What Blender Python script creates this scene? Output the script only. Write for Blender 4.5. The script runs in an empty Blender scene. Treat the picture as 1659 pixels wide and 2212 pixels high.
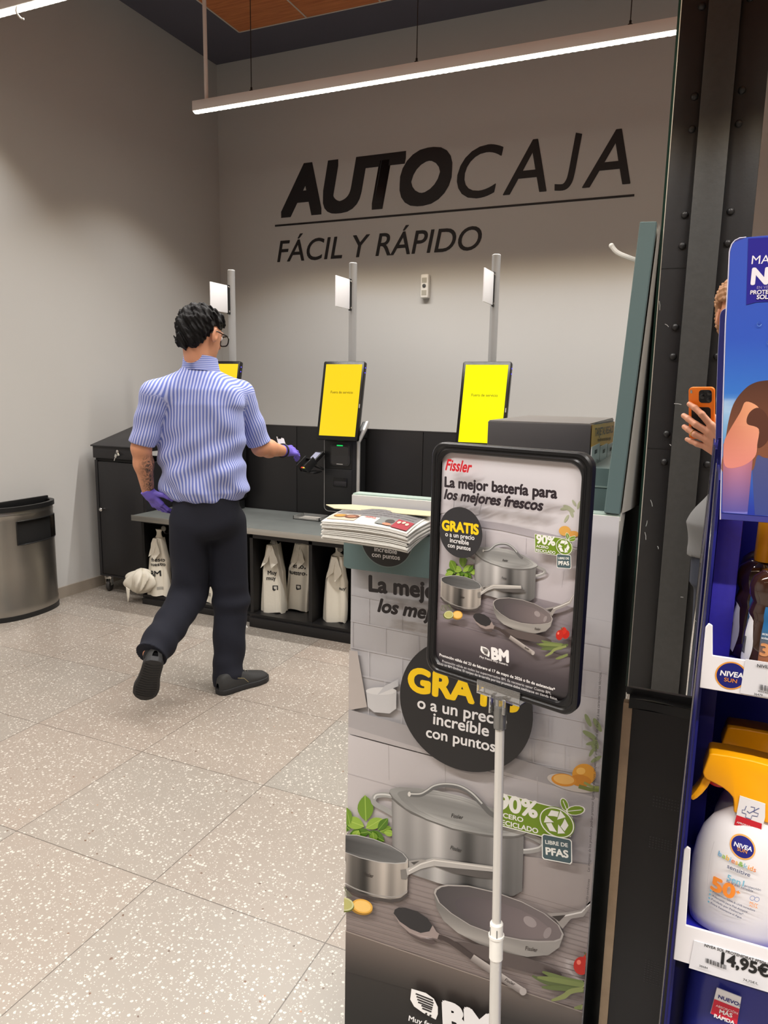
import bpy, bmesh, math, random
import numpy as np
from mathutils import Vector, Matrix
from mathutils.geometry import tessellate_polygon

random.seed(7)
scene = bpy.context.scene
COLL = scene.collection

# ------------------------------------------------------------------ camera
PX_W, PX_H = 1659.0, 2212.0
FPX = 1563.352
YAW, PITCH, ROLL = -0.414020864, 0.170619698, 0.0171910491
CAM_Z = 1.44508
_cy, _sy = math.cos(YAW), math.sin(YAW)
_cp, _sp = math.cos(PITCH), math.sin(PITCH)
CFW = Vector((_sy * _cp, _cy * _cp, -_sp))
_r = Vector((_cy, -_sy, 0.0))
_u = _r.cross(CFW)
CR = _r * math.cos(ROLL) + _u * math.sin(ROLL)
CU = -_r * math.sin(ROLL) + _u * math.cos(ROLL)
CAM = Vector((0.0, 0.0, CAM_Z))
cam_data = bpy.data.cameras.new('camera')
cam_data.sensor_fit = 'HORIZONTAL'
cam_data.sensor_width = 36.0
cam_data.lens = FPX / PX_W * 36.0
cam_data.clip_start = 0.002
cam_data.clip_end = 60
cam = bpy.data.objects.new('camera', cam_data)
COLL.objects.link(cam)
cam.matrix_world = Matrix(((CR.x, CU.x, -CFW.x, CAM.x), (CR.y, CU.y, -CFW.y, CAM.y), (CR.z, CU.z, -CFW.z, CAM.z), (0, 0, 0, 1)))
scene.camera = cam

# ------------------------------------------------------------------ world, exposure, light levels
world = bpy.data.worlds.new('world')
scene.world = world
world.use_nodes = True
world.node_tree.nodes['Background'].inputs[0].default_value = (0.75, 0.82, 1.0, 1)
world.node_tree.nodes['Background'].inputs[1].default_value = 0.05
vs = scene.view_settings
vs.view_transform = 'Standard'
vs.look = 'None'
vs.exposure = 0.38
vs.gamma = 1.0
try:
    vs.use_curve_mapping = False
except Exception:
    pass
scene.cycles.max_bounces = 8
scene.cycles.diffuse_bounces = 4
scene.cycles.glossy_bounces = 4
scene.cycles.transmission_bounces = 6
scene.cycles.transparent_max_bounces = 10
scene.cycles.caustics_reflective = False
scene.cycles.caustics_refractive = False
scene.cycles.sample_clamp_indirect = 6.0
ROW_WATTS = 40.0        # ceiling rows of LED luminaires, watts per 3 m
W_FAR, W_NEAR, W_MID, W_BACK = 62.0, 46.0, 36.0, 80.0
ROW_COLOR = (1.0, 0.97, 0.925)
LENS_STRENGTH = 4.0

# ------------------------------------------------------------------ room numbers (metres)
WALL_X = -3.90          # left wall
WALL_Y = 5.32           # back wall
CEIL = 4.015
TILE_X, TILE_Y = 0.57, 0.5774
TILE_OX, TILE_OY = -0.23193, 0.91136


# ------------------------------------------------------------------ helpers: sight lines onto known planes
def ray(x, y):
    return (CFW * FPX + CR * (x - PX_W / 2) - CU * (y - PX_H / 2)).normalized()


def pl(x, y, axis, val):
    d = ray(x, y)
    return CAM + d * ((val - CAM[axis]) / d[axis])


def plg(x, y, p0, n):
    d = ray(x, y)
    return CAM + d * ((Vector(p0) - CAM).dot(n) / d.dot(n))


# ------------------------------------------------------------------ helpers: colours and materials
def lin(c):
    return tuple(((v / 255.0) / 12.92 if v / 255.0 <= 0.04045 else ((v / 255.0 + 0.055) / 1.055) ** 2.4) for v in c)


MATS = {}


def mat(name, rgb, rough=0.5, metal=0.0, bump=0.0, bscale=200.0, var=0.0, vscale=8.0, spec=0.5, trans=0.0, alpha=1.0,
        emit=None, estr=0.0, coat=0.0, stretch=None, ior=1.45, sub=0.0):
    if name in MATS:
        return MATS[name]
    m = bpy.data.materials.new(name)
    m.use_nodes = True
    nt = m.node_tree
    b = nt.nodes['Principled BSDF']
    col = lin(rgb) + (1.0,)
    b.inputs['Base Color'].default_value = col
    b.inputs['Roughness'].default_value = rough
    b.inputs['Metallic'].default_value = metal
    b.inputs['Specular IOR Level'].default_value = spec
    b.inputs['IOR'].default_value = ior
    b.inputs['Transmission Weight'].default_value = trans
    b.inputs['Alpha'].default_value = alpha
    b.inputs['Coat Weight'].default_value = coat
    if sub:
        b.inputs['Subsurface Weight'].default_value = sub
        b.inputs['Subsurface Radius'].default_value = (0.012, 0.005, 0.003)
    if emit is not None:
        b.inputs['Emission Color'].default_value = lin(emit) + (1.0,)
        b.inputs['Emission Strength'].default_value = estr
    tc = nt.nodes.new('ShaderNodeTexCoord')
    src = tc.outputs['Object']
    if stretch:
        mp = nt.nodes.new('ShaderNodeMapping')
        mp.inputs['Scale'].default_value = stretch
        nt.links.new(src, mp.inputs['Vector'])
        src = mp.outputs['Vector']
    if var > 0:
        nz = nt.nodes.new('ShaderNodeTexNoise')
        nz.inputs['Scale'].default_value = vscale
        nz.inputs['Detail'].default_value = 4
        nt.links.new(src, nz.inputs['Vector'])
        mx = nt.nodes.new('ShaderNodeMix')
        mx.data_type = 'RGBA'
        mx.inputs['A'].default_value = tuple(v * (1 - var) for v in col[:3]) + (1,)
        mx.inputs['B'].default_value = tuple(min(1, v * (1 + var)) for v in col[:3]) + (1,)
        nt.links.new(nz.outputs['Fac'], mx.inputs['Factor'])
        nt.links.new(mx.outputs['Result'], b.inputs['Base Color'])
    if bump > 0:
        nb = nt.nodes.new('ShaderNodeTexNoise')
        nb.inputs['Scale'].default_value = bscale
        nb.inputs['Detail'].default_value = 3
        nt.links.new(src, nb.inputs['Vector'])
        bp = nt.nodes.new('ShaderNodeBump')
        bp.inputs['Strength'].default_value = bump
        bp.inputs['Distance'].default_value = 0.002
        nt.links.new(nb.outputs['Fac'], bp.inputs['Height'])
        nt.links.new(bp.outputs['Normal'], b.inputs['Normal'])
    MATS[name] = m
    return m


def print_mat(name, rough=0.45, spec=0.4, emit=0.0):
    """printed artwork: the ink colours are stored per vertex"""
    if name in MATS:
        return MATS[name]
    m = bpy.data.materials.new(name)
    m.use_nodes = True
    nt = m.node_tree
    b = nt.nodes['Principled BSDF']
    b.inputs['Roughness'].default_value = rough
    b.inputs['Specular IOR Level'].default_value = spec
    a = nt.nodes.new('ShaderNodeAttribute')
    a.attribute_name = 'ink'
    nt.links.new(a.outputs['Color'], b.inputs['Base Color'])
    if emit:
        nt.links.new(a.outputs['Color'], b.inputs['Emission Color'])
        b.inputs['Emission Strength'].default_value = emit
    MATS[name] = m
    return m


# ------------------------------------------------------------------ helpers: objects
ROOT = {}


def thing(name, label, cat, loc=(0, 0, 0), group=None):
    o = bpy.data.objects.new(name, None)
    o.empty_display_size = 0.05
    COLL.objects.link(o)
    o.location = loc
    o['label'] = label
    o['category'] = cat
    if group:
        o['group'] = group
    ROOT[o.name] = Vector(loc)
    return o


def obj(name, bm, m, parent=None, sharp=35, label=None, kind=None, cat=None, group=None):
    """link a bmesh (world coordinates) as ONE mesh object, kept in the space of its thing"""
    me = bpy.data.meshes.new(name)
    if isinstance(bm, bmesh.types.BMesh):
        bm.normal_update()
        bm.to_mesh(me)
        bm.free()
    else:
        me = bm
    off = ROOT.get(parent.name, Vector((0, 0, 0))) if parent else Vector((0, 0, 0))
    if off.length > 0:
        me.transform(Matrix.Translation(-off))
    if len(me.polygons):
        me.polygons.foreach_set('use_smooth', [True] * len(me.polygons))
        if sharp < 180:
            me.set_sharp_from_angle(angle=math.radians(sharp))
    for mm in (m if isinstance(m, (list, tuple)) else [m]):
        me.materials.append(mm)
    o = bpy.data.objects.new(name, me)
    COLL.objects.link(o)
    if parent:
        o.parent = parent
        ROOT[o.name] = off
    if label:
        o['label'] = label
    if kind:
        o['kind'] = kind
    if cat:
        o['category'] = cat
    if group:
        o['group'] = group
    return o


def dup(root, delta, label=None, rotz=0.0):
    """a copy of a thing together with copies of its parts and their parts"""
    r = root.copy()
    COLL.objects.link(r)
    r.location = root.location + Vector(delta)
    r.rotation_euler.z += rotz
    if label:
        r['label'] = label
    for ch in list(root.children):
        c = ch.copy()
        COLL.objects.link(c)
        c.parent = r
        for g in list(ch.children):
            d = g.copy()
            COLL.objects.link(d)
            d.parent = c
    return r


def B():
    return bmesh.new()


def box(bm, lo, hi, bev=0.0, seg=2, mtx=None):
    lo, hi = Vector(lo), Vector(hi)
    t = bmesh.new()
    bmesh.ops.create_cube(t, size=1.0)
    for v in t.verts:
        v.co = Vector(((lo.x + hi.x) / 2 + v.co.x * (hi.x - lo.x), (lo.y + hi.y) / 2 + v.co.y * (hi.y - lo.y), (lo.z + hi.z) / 2 + v.co.z * (hi.z - lo.z)))
    if bev > 0:
        bmesh.ops.bevel(t, geom=t.edges[:], offset=bev, segments=seg, profile=0.5, affect='EDGES')
    join(bm, t, mtx)


def join(bm, t, mtx=None):
    if mtx is not None:
        t.transform(mtx)
    me = bpy.data.meshes.new('tmp')
    t.to_mesh(me)
    t.free()
    bm.from_mesh(me)
    bpy.data.meshes.remove(me)


def tube(bm, pts, r, n=12, closed=False, caps=True):
    pts = [Vector(p) for p in pts]
    N = len(pts)
    rs = r if isinstance(r, (list, tuple)) else [r] * N
    rings = []
    ref = None
    for i, p in enumerate(pts):
        if closed:
            d = (pts[(i + 1) % N] - pts[i - 1])
        else:
            d = pts[min(i + 1, N - 1)] - pts[max(i - 1, 0)]
        d.normalize()
        if ref is None:
            ref = d.orthogonal().normalized()
        ref = (ref - d * ref.dot(d)).normalized()
        w = d.cross(ref)
        rings.append([bm.verts.new(p + (ref * math.cos(2 * math.pi * k / n) + w * math.sin(2 * math.pi * k / n)) * rs[i]) for k in range(n)])
    for i in range(N if closed else N - 1):
        a, b = rings[i], rings[(i + 1) % N]
        for k in range(n):
            bm.faces.new((a[k], a[(k + 1) % n], b[(k + 1) % n], b[k]))
    if caps and not closed:
        bm.faces.new(list(reversed(rings[0])))
        bm.faces.new(rings[-1])


def smoothpath(pts, k=6):
    """Catmull-Rom through the points"""
    P = [Vector(p) for p in pts]
    out = []
    for i in range(len(P) - 1):
        p0, p1, p2, p3 = P[max(i - 1, 0)], P[i], P[i + 1], P[min(i + 2, len(P) - 1)]
        for j in range(k):
            t = j / k
            out.append(0.5 * ((2 * p1) + (p2 - p0) * t + (2 * p0 - 5 * p1 + 4 * p2 - p3) * t * t + (3 * p1 - p0 - 3 * p2 + p3) * t ** 3))
    out.append(P[-1])
    return out


def lathe(bm, prof, c, n=32, sx=1.0, sy=1.0, cap=True):
    """profile of (radius, z) about a vertical axis at c; sx, sy squash the section"""
    c = Vector(c)
    rings = []
    for (r, z) in prof:
        rings.append([bm.verts.new(c + Vector((r * sx * math.cos(2 * math.pi * k / n), r * sy * math.sin(2 * math.pi * k / n), z))) for k in range(n)])
    for i in range(len(rings) - 1):
        for k in range(n):
            bm.faces.new((rings[i][k], rings[i][(k + 1) % n], rings[i + 1][(k + 1) % n], rings[i + 1][k]))
    if cap:
        bm.faces.new(list(reversed(rings[0])))
        bm.faces.new(rings[-1])


def prism(bm, pts3, depth, bev=0.0, seg=2):
    """a planar outline (3-D points) given thickness along the vector depth"""
    t = bmesh.new()
    vs_ = [t.verts.new(Vector(p)) for p in pts3]
    f = t.faces.new(vs_)
    r = bmesh.ops.extrude_face_region(t, geom=[f])
    bmesh.ops.translate(t, verts=[g for g in r['geom'] if isinstance(g, bmesh.types.BMVert)], vec=Vector(depth))
    bmesh.ops.recalc_face_normals(t, faces=t.faces[:])
    if bev > 0:
        bmesh.ops.bevel(t, geom=[e for e in t.edges], offset=bev, segments=seg, profile=0.5, affect='EDGES', clamp_overlap=True)
    join(bm, t)


def grid(bm, fn, nu, nv, closed_u=False):
    vs_ = [[bm.verts.new(fn(i / nu, j / nv)) for j in range(nv + 1)] for i in range(nu if closed_u else nu + 1)]
    for i in range(nu):
        a, b = vs_[i], vs_[(i + 1) % len(vs_)]
        for j in range(nv):
            bm.faces.new((a[j], b[j], b[j + 1], a[j + 1]))


def rrect(w, h, r, n=6):
    """rounded rectangle outline centred on 0"""
    out = []
    for cx, cy, a0 in ((w / 2 - r, h / 2 - r, 0), (-w / 2 + r, h / 2 - r, 90), (-w / 2 + r, -h / 2 + r, 180), (w / 2 - r, -h / 2 + r, 270)):
        for k in range(n + 1):
            a = math.radians(a0 + 90 * k / n)
            out.append((cx + r * math.cos(a), cy + r * math.sin(a)))
    return out


def sphere(bm, c, r, seg=16, sc=(1, 1, 1)):
    t = bmesh.new()
    bmesh.ops.create_uvsphere(t, u_segments=seg, v_segments=max(6, seg // 2), radius=1.0)
    for v in t.verts:
        v.co = Vector(c) + Vector((v.co.x * r * sc[0], v.co.y * r * sc[1], v.co.z * r * sc[2]))
    join(bm, t)


# ------------------------------------------------------------------ helpers: lettering and printed artwork
_tcache = {}


def glyphs(s, bold=0.0, shear=0.0, square=False):
    key = (s, round(bold, 4), round(shear, 3), square)
    if key in _tcache:
        return _tcache[key]
    cu = bpy.data.curves.new('lettering', 'FONT')
    cu.body = s
    cu.size = 1.0
    cu.shear = shear
    cu.resolution_u = 5
    o = bpy.data.objects.new('lettering', cu)
    COLL.objects.link(o)
    me = o.to_mesh()
    V = [(v.co.x, v.co.y) for v in me.vertices]
    Fc = [tuple(p.vertices) for p in me.polygons]
    o.to_mesh_clear()
    bpy.data.objects.remove(o)
    bpy.data.curves.remove(cu)
    if bold > 0:
        if square:
            offs = [(a * bold, b * bold) for a in (-1, 1) for b in (-1, -.67, -.33, 0, .33, .67, 1)] + [(a * bold, b * bold) for b in (-1, 1) for a in (-.67, -.33, 0, .33, .67)]
        else:
            offs = [(math.cos(k * math.pi / 4) * bold, math.sin(k * math.pi / 4) * bold) for k in range(8)]
        V2, F2 = [], []
        for (dx, dy) in offs:
            b0 = len(V2)
            V2 += [(x + dx, y + dy) for x, y in V]
            F2 += [tuple(i + b0 for i in f) for f in Fc]
        V, Fc = V2, F2
    if V:
        x0 = min(v[0] for v in V)
        V = [(v[0] - x0, v[1]) for v in V]
        w = max(v[0] for v in V)
    else:
        w = 1.0
    _tcache[key] = (V, Fc, w)
    return _tcache[key]


def colr(c):
    return lin(c)


class Canvas:
    """flat artwork laid on a plane (origin O, axes U and V, normal N); every shape is a thin ink layer above the last.
    Points may be given in metres or as sight lines (to2) that are met with the plane."""

    def __init__(self, O, U, V, gain=1.0, eps=0.00008, warp=None, lift=0.0003):
        self.O, self.U, self.V = Vector(O), Vector(U).normalized(), Vector(V).normalized()
        self.N = self.U.cross(self.V)
        self.vs, self.fs, self.cs = [], [], []
        self.k = 0
        self.gain, self.eps, self.warp, self.lift = gain, eps, warp, lift
        self.tf = None
        self.clip = None

    def to2(self, x, y):
        q = plg(x, y, self.O, self.N) - self.O
        return (q.dot(self.U), q.dot(self.V))

    def pt(self, p):
        if self.tf:
            p = self.tf(p)
        if self.clip:
            c = self.clip
            p = (min(max(p[0], c[0]), c[2]), min(max(p[1], c[1]), c[3]))
        return p

    def p3(self, p):
        h = self.lift + self.k * self.eps
        if self.warp:
            return self.warp(p[0], p[1], h)
        return self.O + self.U * p[0] + self.V * p[1] + self.N * h

    def add(self, pts, faces, cols):
        b0 = len(self.vs)
        self.vs += [self.p3(p) for p in pts]
        self.cs += cols
        self.fs += [tuple(i + b0 for i in f) for f in faces]

    def col(self, c):
        return tuple(min(1.0, v * self.gain) for v in colr(c))

    def poly(self, pts, c, raw=False):
        self.k += 1
        P = [tuple(p) for p in pts] if raw else [self.pt(p) for p in pts]
        tri = tessellate_polygon([[Vector((p[0], p[1], 0)) for p in P]])
        cols = [self.col(c(*q) if callable(c) else c) for q in pts]
        self.add(P, [tuple(t) for t in tri], cols)

    def patch(self, pos, c, nu=12, nv=12, raw=False):
        self.k += 1
        P, C_, F_ = [], [], []
        for i in range(nu + 1):
            for j in range(nv + 1):
                u, v = i / nu, j / nv
                q = pos(u, v)
                P.append(q if raw else self.pt(q))
                C_.append(self.col(c(u, v)))
        for i in range(nu):
            for j in range(nv):
                a = i * (nv + 1) + j
                F_.append((a, a + nv + 1, a + nv + 2, a + 1))
        self.add(P, F_, C_)

    def ellipse(self, cx, cy, rx, ry, c, rot=0.0, n=40, raw=False):
        r = math.radians(rot)
        self.poly([(cx + rx * math.cos(t) * math.cos(r) - ry * math.sin(t) * math.sin(r), cy + rx * math.cos(t) * math.sin(r) + ry * math.sin(t) * math.cos(r))
                   for t in [2 * math.pi * k / n for k in range(n)]], c, raw)

    def ring(self, cx, cy, rx, ry, w, c, n=48, raw=False):
        self.patch(lambda u, v: (cx + (rx - w * v) * math.cos(u * 2 * math.pi), cy + (ry - w * v) * math.sin(u * 2 * math.pi)), lambda u, v: c, n, 1, raw)

    def stroke(self, pts, w, c, raw=False, smooth=False):
        P = [Vector((p[0], p[1], 0)) for p in pts]
        if smooth:
            P = smoothpath(P, 5)
        n = len(P)
        ws = w if isinstance(w, (list, tuple)) else None
        L = []
        for i in range(n):
            d = P[min(i + 1, n - 1)] - P[max(i - 1, 0)]
            d.normalize()
            L.append(Vector((-d.y, d.x, 0)))

        def wid(i):
            if ws is None:
                return w
            t = i / (n - 1) * (len(ws) - 1)
            a = int(min(t, len(ws) - 2))
            return ws[a] + (ws[a + 1] - ws[a]) * (t - a)
        m = 4
        cc = c if callable(c) else (lambda u, v: c)
        self.patch(lambda u, v: tuple((P[round(u * (n - 1))] + L[round(u * (n - 1))] * (v - 0.5) * wid(round(u * (n - 1))))[:2]), cc, n - 1, m, raw)

    def text(self, s, a, b, c, bold=0.0, shear=0.0, hs=1.0, upto=None, raw=False, square=False):
        """baseline runs from a to b (where the prefix upto, or the whole string, ends)"""
        self.k += 1
        V, F_, w = glyphs(s, bold, shear, square)
        wr = glyphs(upto, bold, shear, square)[2] if upto else w
        if not raw:
            a, b = self.pt(a), self.pt(b)
        A, Bv = Vector((a[0], a[1])), Vector((b[0], b[1]))
        d = (Bv - A) / wr
        n = Vector((-d.y, d.x)) * hs
        P = [tuple(A + d * x + n * y) for x, y in V]
        if self.clip:
            q = self.clip
            P = [(min(max(x, q[0]), q[2]), min(max(y, q[1]), q[3])) for x, y in P]
        ns = (24 if square else 8) if bold > 0 else 1      # weight is laid on in passes, each a hair above the last
        nv, nf = len(P) // ns, len(F_) // ns
        for i in range(ns):
            if i:
                self.k += 0.25 if ns == 8 else 0.12
            self.add(P[i * nv:(i + 1) * nv], [tuple(q - i * nv for q in f) for f in F_[i * nf:(i + 1) * nf]], [self.col(c)] * nv)

    def build(self, name, m, parent, label=None, **kw):
        me = bpy.data.meshes.new(name)
        me.from_pydata([tuple(v) for v in self.vs], [], self.fs)
        at = me.color_attributes.new('ink', 'FLOAT_COLOR', 'POINT')
        buf = []
        for c in self.cs:
            buf += [c[0], c[1], c[2], 1.0]
        at.data.foreach_set('color', buf)
        me.update()
        # all faces look the same way as the sheet
        bm = bmesh.new()
        bm.from_mesh(me)
        bm.normal_update()
        if not self.warp:
            fl = [f for f in bm.faces if f.normal.dot(self.N) < 0]
            bmesh.ops.reverse_faces(bm, faces=fl)
        bm.to_mesh(me)
        bm.free()
        return obj(name, me, m, parent, sharp=180, label=label, **kw)


def crop(x0, y0, k, cv=None):
    """returns f(X, Y) giving frame coordinates for coordinates read off an enlargement"""
    return lambda X, Y: (x0 + X * k, y0 + Y * k)


def mixc(a, b, t):
    t = min(1, max(0, t))
    return tuple(a[i] + (b[i] - a[i]) * t for i in range(3))


def ramp(stops):
    """piecewise-linear ramp of (position, value) where value is a number or a colour"""
    def f(t):
        if t <= stops[0][0]:
            return stops[0][1]
        for (a, va), (b, vb) in zip(stops, stops[1:]):
            if t <= b:
                k = (t - a) / (b - a)
                return mixc(va, vb, k) if isinstance(va, tuple) else va + (vb - va) * k
        return stops[-1][1]
    return f

# ================================================================== the setting
def wall_material():
    m = mat('wall_paint', (192, 191, 189), rough=0.55, bump=0.12, bscale=350, var=0.025, vscale=1.3, spec=0.35)
    return m


def floor_material():
    m = bpy.data.materials.new('terrazzo')
    m.use_nodes = True
    nt = m.node_tree
    N = nt.nodes
    L = nt.links
    b = N['Principled BSDF']
    geo = N.new('ShaderNodeNewGeometry')

    def math_(op, a, bb=None, c=None):
        n = N.new('ShaderNodeMath')
        n.operation = op
        for i, v in enumerate((a, bb, c)):
            if v is None:
                continue
            if isinstance(v, (int, float)):
                n.inputs[i].default_value = v
            else:
                L.new(v, n.inputs[i])
        return n.outputs[0]

    def mixrgb(f, a, c):
        n = N.new('ShaderNodeMix')
        n.data_type = 'RGBA'
        for k, v in (('Factor', f), ('A', a), ('B', c)):
            if isinstance(v, (tuple, float, int)):
                n.inputs[k].default_value = v if not isinstance(v, tuple) else v + (1,) if len(v) == 3 else v
            else:
                L.new(v, n.inputs[k])
        return n.outputs['Result']
    sep = N.new('ShaderNodeSeparateXYZ')
    L.new(geo.outputs['Position'], sep.inputs[0])
    tx = math_('DIVIDE', math_('SUBTRACT', sep.outputs[0], TILE_OX), TILE_X)
    ty = math_('DIVIDE', math_('SUBTRACT', sep.outputs[1], TILE_OY), TILE_Y)
    fx, fy = math_('FLOOR', tx), math_('FLOOR', ty)
    comb = N.new('ShaderNodeCombineXYZ')
    L.new(fx, comb.inputs[0])
    L.new(fy, comb.inputs[1])
    wn = N.new('ShaderNodeTexWhiteNoise')
    wn.noise_dimensions = '3D'
    L.new(comb.outputs[0], wn.inputs['Vector'])
    # base of each tile leans grey-green or warm
    nz = N.new('ShaderNodeTexNoise')
    nz.inputs['Scale'].default_value = 2.2
    L.new(geo.outputs['Position'], nz.inputs['Vector'])
    tint = math_('ADD', math_('MULTIPLY', wn.outputs['Value'], 0.75), math_('MULTIPLY', nz.outputs['Fac'], 0.35))
    base = mixrgb(tint, lin((137, 134, 127)), lin((145, 133, 122)))

    def chips(scale, thr, ra):
        v = N.new('ShaderNodeTexVoronoi')
        v.inputs['Scale'].default_value = scale
        v.inputs['Randomness'].default_value = 1.0
        off = N.new('ShaderNodeVectorMath')
        off.operation = 'ADD'
        n2 = N.new('ShaderNodeTexNoise')
        n2.inputs['Scale'].default_value = scale * 2.3
        L.new(geo.outputs['Position'], n2.inputs['Vector'])
        sc = N.new('ShaderNodeVectorMath')
        sc.operation = 'SCALE'
        L.new(n2.outputs['Color'], sc.inputs[0])
        sc.inputs['Scale'].default_value = 0.35 / scale
        L.new(geo.outputs['Position'], off.inputs[0])
        L.new(sc.outputs[0], off.inputs[1])
        L.new(off.outputs[0], v.inputs['Vector'])
        sc2 = N.new('ShaderNodeSeparateColor')
        L.new(v.outputs['Color'], sc2.inputs[0])
        rad = math_('MULTIPLY', sc2.outputs[1], ra)
        inside = math_('LESS_THAN', v.outputs['Distance'], rad)
        pick = math_('GREATER_THAN', sc2.outputs[0], thr)
        return math_('MULTIPLY', inside, pick), sc2.outputs[2]
    c1, r1 = chips(95, 0.35, 0.46)
    c2, r2 = chips(200, 0.45, 0.42)
    c3, r3 = chips(60, 0.93, 0.26)
    white = lin((192, 187, 178))
    col = mixrgb(math_('MULTIPLY', c2, 0.65), base, white)
    col = mixrgb(math_('MULTIPLY', c1, 0.85), col, white)
    dk = mixrgb(r3, lin((70, 60, 54)), lin((165, 110, 70)))
    col = mixrgb(math_('MULTIPLY', c3, 0.9), col, dk)
    # joints
    dx = math_('ABSOLUTE', math_('SUBTRACT', tx, math_('ROUND', tx)))
    dy = math_('ABSOLUTE', math_('SUBTRACT', ty, math_('ROUND', ty)))
    j = math_('LESS_THAN', math_('MINIMUM', dx, dy), 0.0026)
    col = mixrgb(math_('MULTIPLY', j, 0.8), col, lin((72, 64, 58)))
    L.new(col, b.inputs['Base Color'])
    b.inputs['Roughness'].default_value = 0.34
    b.inputs['Specular IOR Level'].default_value = 0.45
    return m


WALL = wall_material()
bm = B(); box(bm, (WALL_X - 0.15, -4.6, -0.12), (5.2, WALL_Y + 0.15, 0.0)); obj('floor', bm, floor_material(), kind='structure')
bm = B(); box(bm, (WALL_X - 0.15, -4.6, 0.0), (WALL_X, WALL_Y + 0.15, CEIL)); obj('wall_left', bm, WALL, kind='structure')
bm = B(); box(bm, (WALL_X, WALL_Y, 0.0), (5.2, WALL_Y + 0.15, CEIL)); obj('wall_back', bm, WALL, kind='structure')
bm = B(); box(bm, (5.05, -4.6, 0.0), (5.2, WALL_Y, CEIL)); obj('wall_right', bm, WALL, kind='structure')
bm = B(); box(bm, (WALL_X, -4.6, 0.0), (5.05, -4.45, CEIL)); obj('wall_front', bm, WALL, kind='structure')
CEIL_M = mat('ceiling_paint', (86, 85, 96), rough=0.8, bump=0.05)
bm = B(); box(bm, (WALL_X - 0.15, -4.6, CEIL), (5.2, WALL_Y + 0.15, CEIL + 0.12)); obj('ceiling', bm, CEIL_M, kind='structure')


def wood_material():
    m = bpy.data.materials.new('ceiling_wood')
    m.use_nodes = True
    nt = m.node_tree
    b = nt.nodes['Principled BSDF']
    g = nt.nodes.new('ShaderNodeNewGeometry')
    mp = nt.nodes.new('ShaderNodeMapping')
    mp.inputs['Scale'].default_value = (2.0, 26.0, 2.0)
    nt.links.new(g.outputs['Position'], mp.inputs['Vector'])
    nz = nt.nodes.new('ShaderNodeTexNoise')
    nz.inputs['Scale'].default_value = 2.0
    nz.inputs['Detail'].default_value = 6
    nz.inputs['Distortion'].default_value = 0.7
    nt.links.new(mp.outputs['Vector'], nz.inputs['Vector'])
    cr = nt.nodes.new('ShaderNodeValToRGB')
    cr.color_ramp.elements[0].position = 0.3
    cr.color_ramp.elements[0].color = lin((176, 98, 50)) + (1,)
    cr.color_ramp.elements[1].position = 0.7
    cr.color_ramp.elements[1].color = lin((206, 128, 74)) + (1,)
    nt.links.new(nz.outputs['Fac'], cr.inputs['Fac'])
    nt.links.new(cr.outputs['Color'], b.inputs['Base Color'])
    b.inputs['Roughness'].default_value = 0.45
    return m


WOOD = wood_material()
WX, WY = -3.377, 4.89
bm = B()
for i in range(14):
    for j in range(16):
        x0, y1 = WX + i * 0.57, WY - j * 0.57
        box(bm, (x0 + 0.006, y1 - 0.564, CEIL - 0.018), (x0 + 0.564, y1 - 0.006, CEIL))
obj('trim_1', bm, WOOD, kind='structure')
bm = B()
for i in range(15):
    box(bm, (WX + i * 0.57 - 0.006, WY - 16 * 0.57, CEIL - 0.02), (WX + i * 0.57 + 0.006, WY, CEIL))
for j in range(17):
    box(bm, (WX, WY - j * 0.57 - 0.006, CEIL - 0.0195), (WX + 14 * 0.57, WY - j * 0.57 + 0.006, CEIL))
obj('trim_2', bm, mat('ceiling_grid', (200, 190, 180), rough=0.5), kind='structure')

SKIRT = mat('skirting', (150, 140, 128), rough=0.4, var=0.12, vscale=180)
bm = B(); box(bm, (WALL_X, -4.45, 0.0), (WALL_X + 0.012, WALL_Y, 0.075)); obj('baseboard_left', bm, SKIRT, kind='structure')
bm = B(); box(bm, (WALL_X + 0.012, WALL_Y - 0.012, 0.0), (5.05, WALL_Y, 0.075)); obj('baseboard_back', bm, SKIRT, kind='structure')


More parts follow.
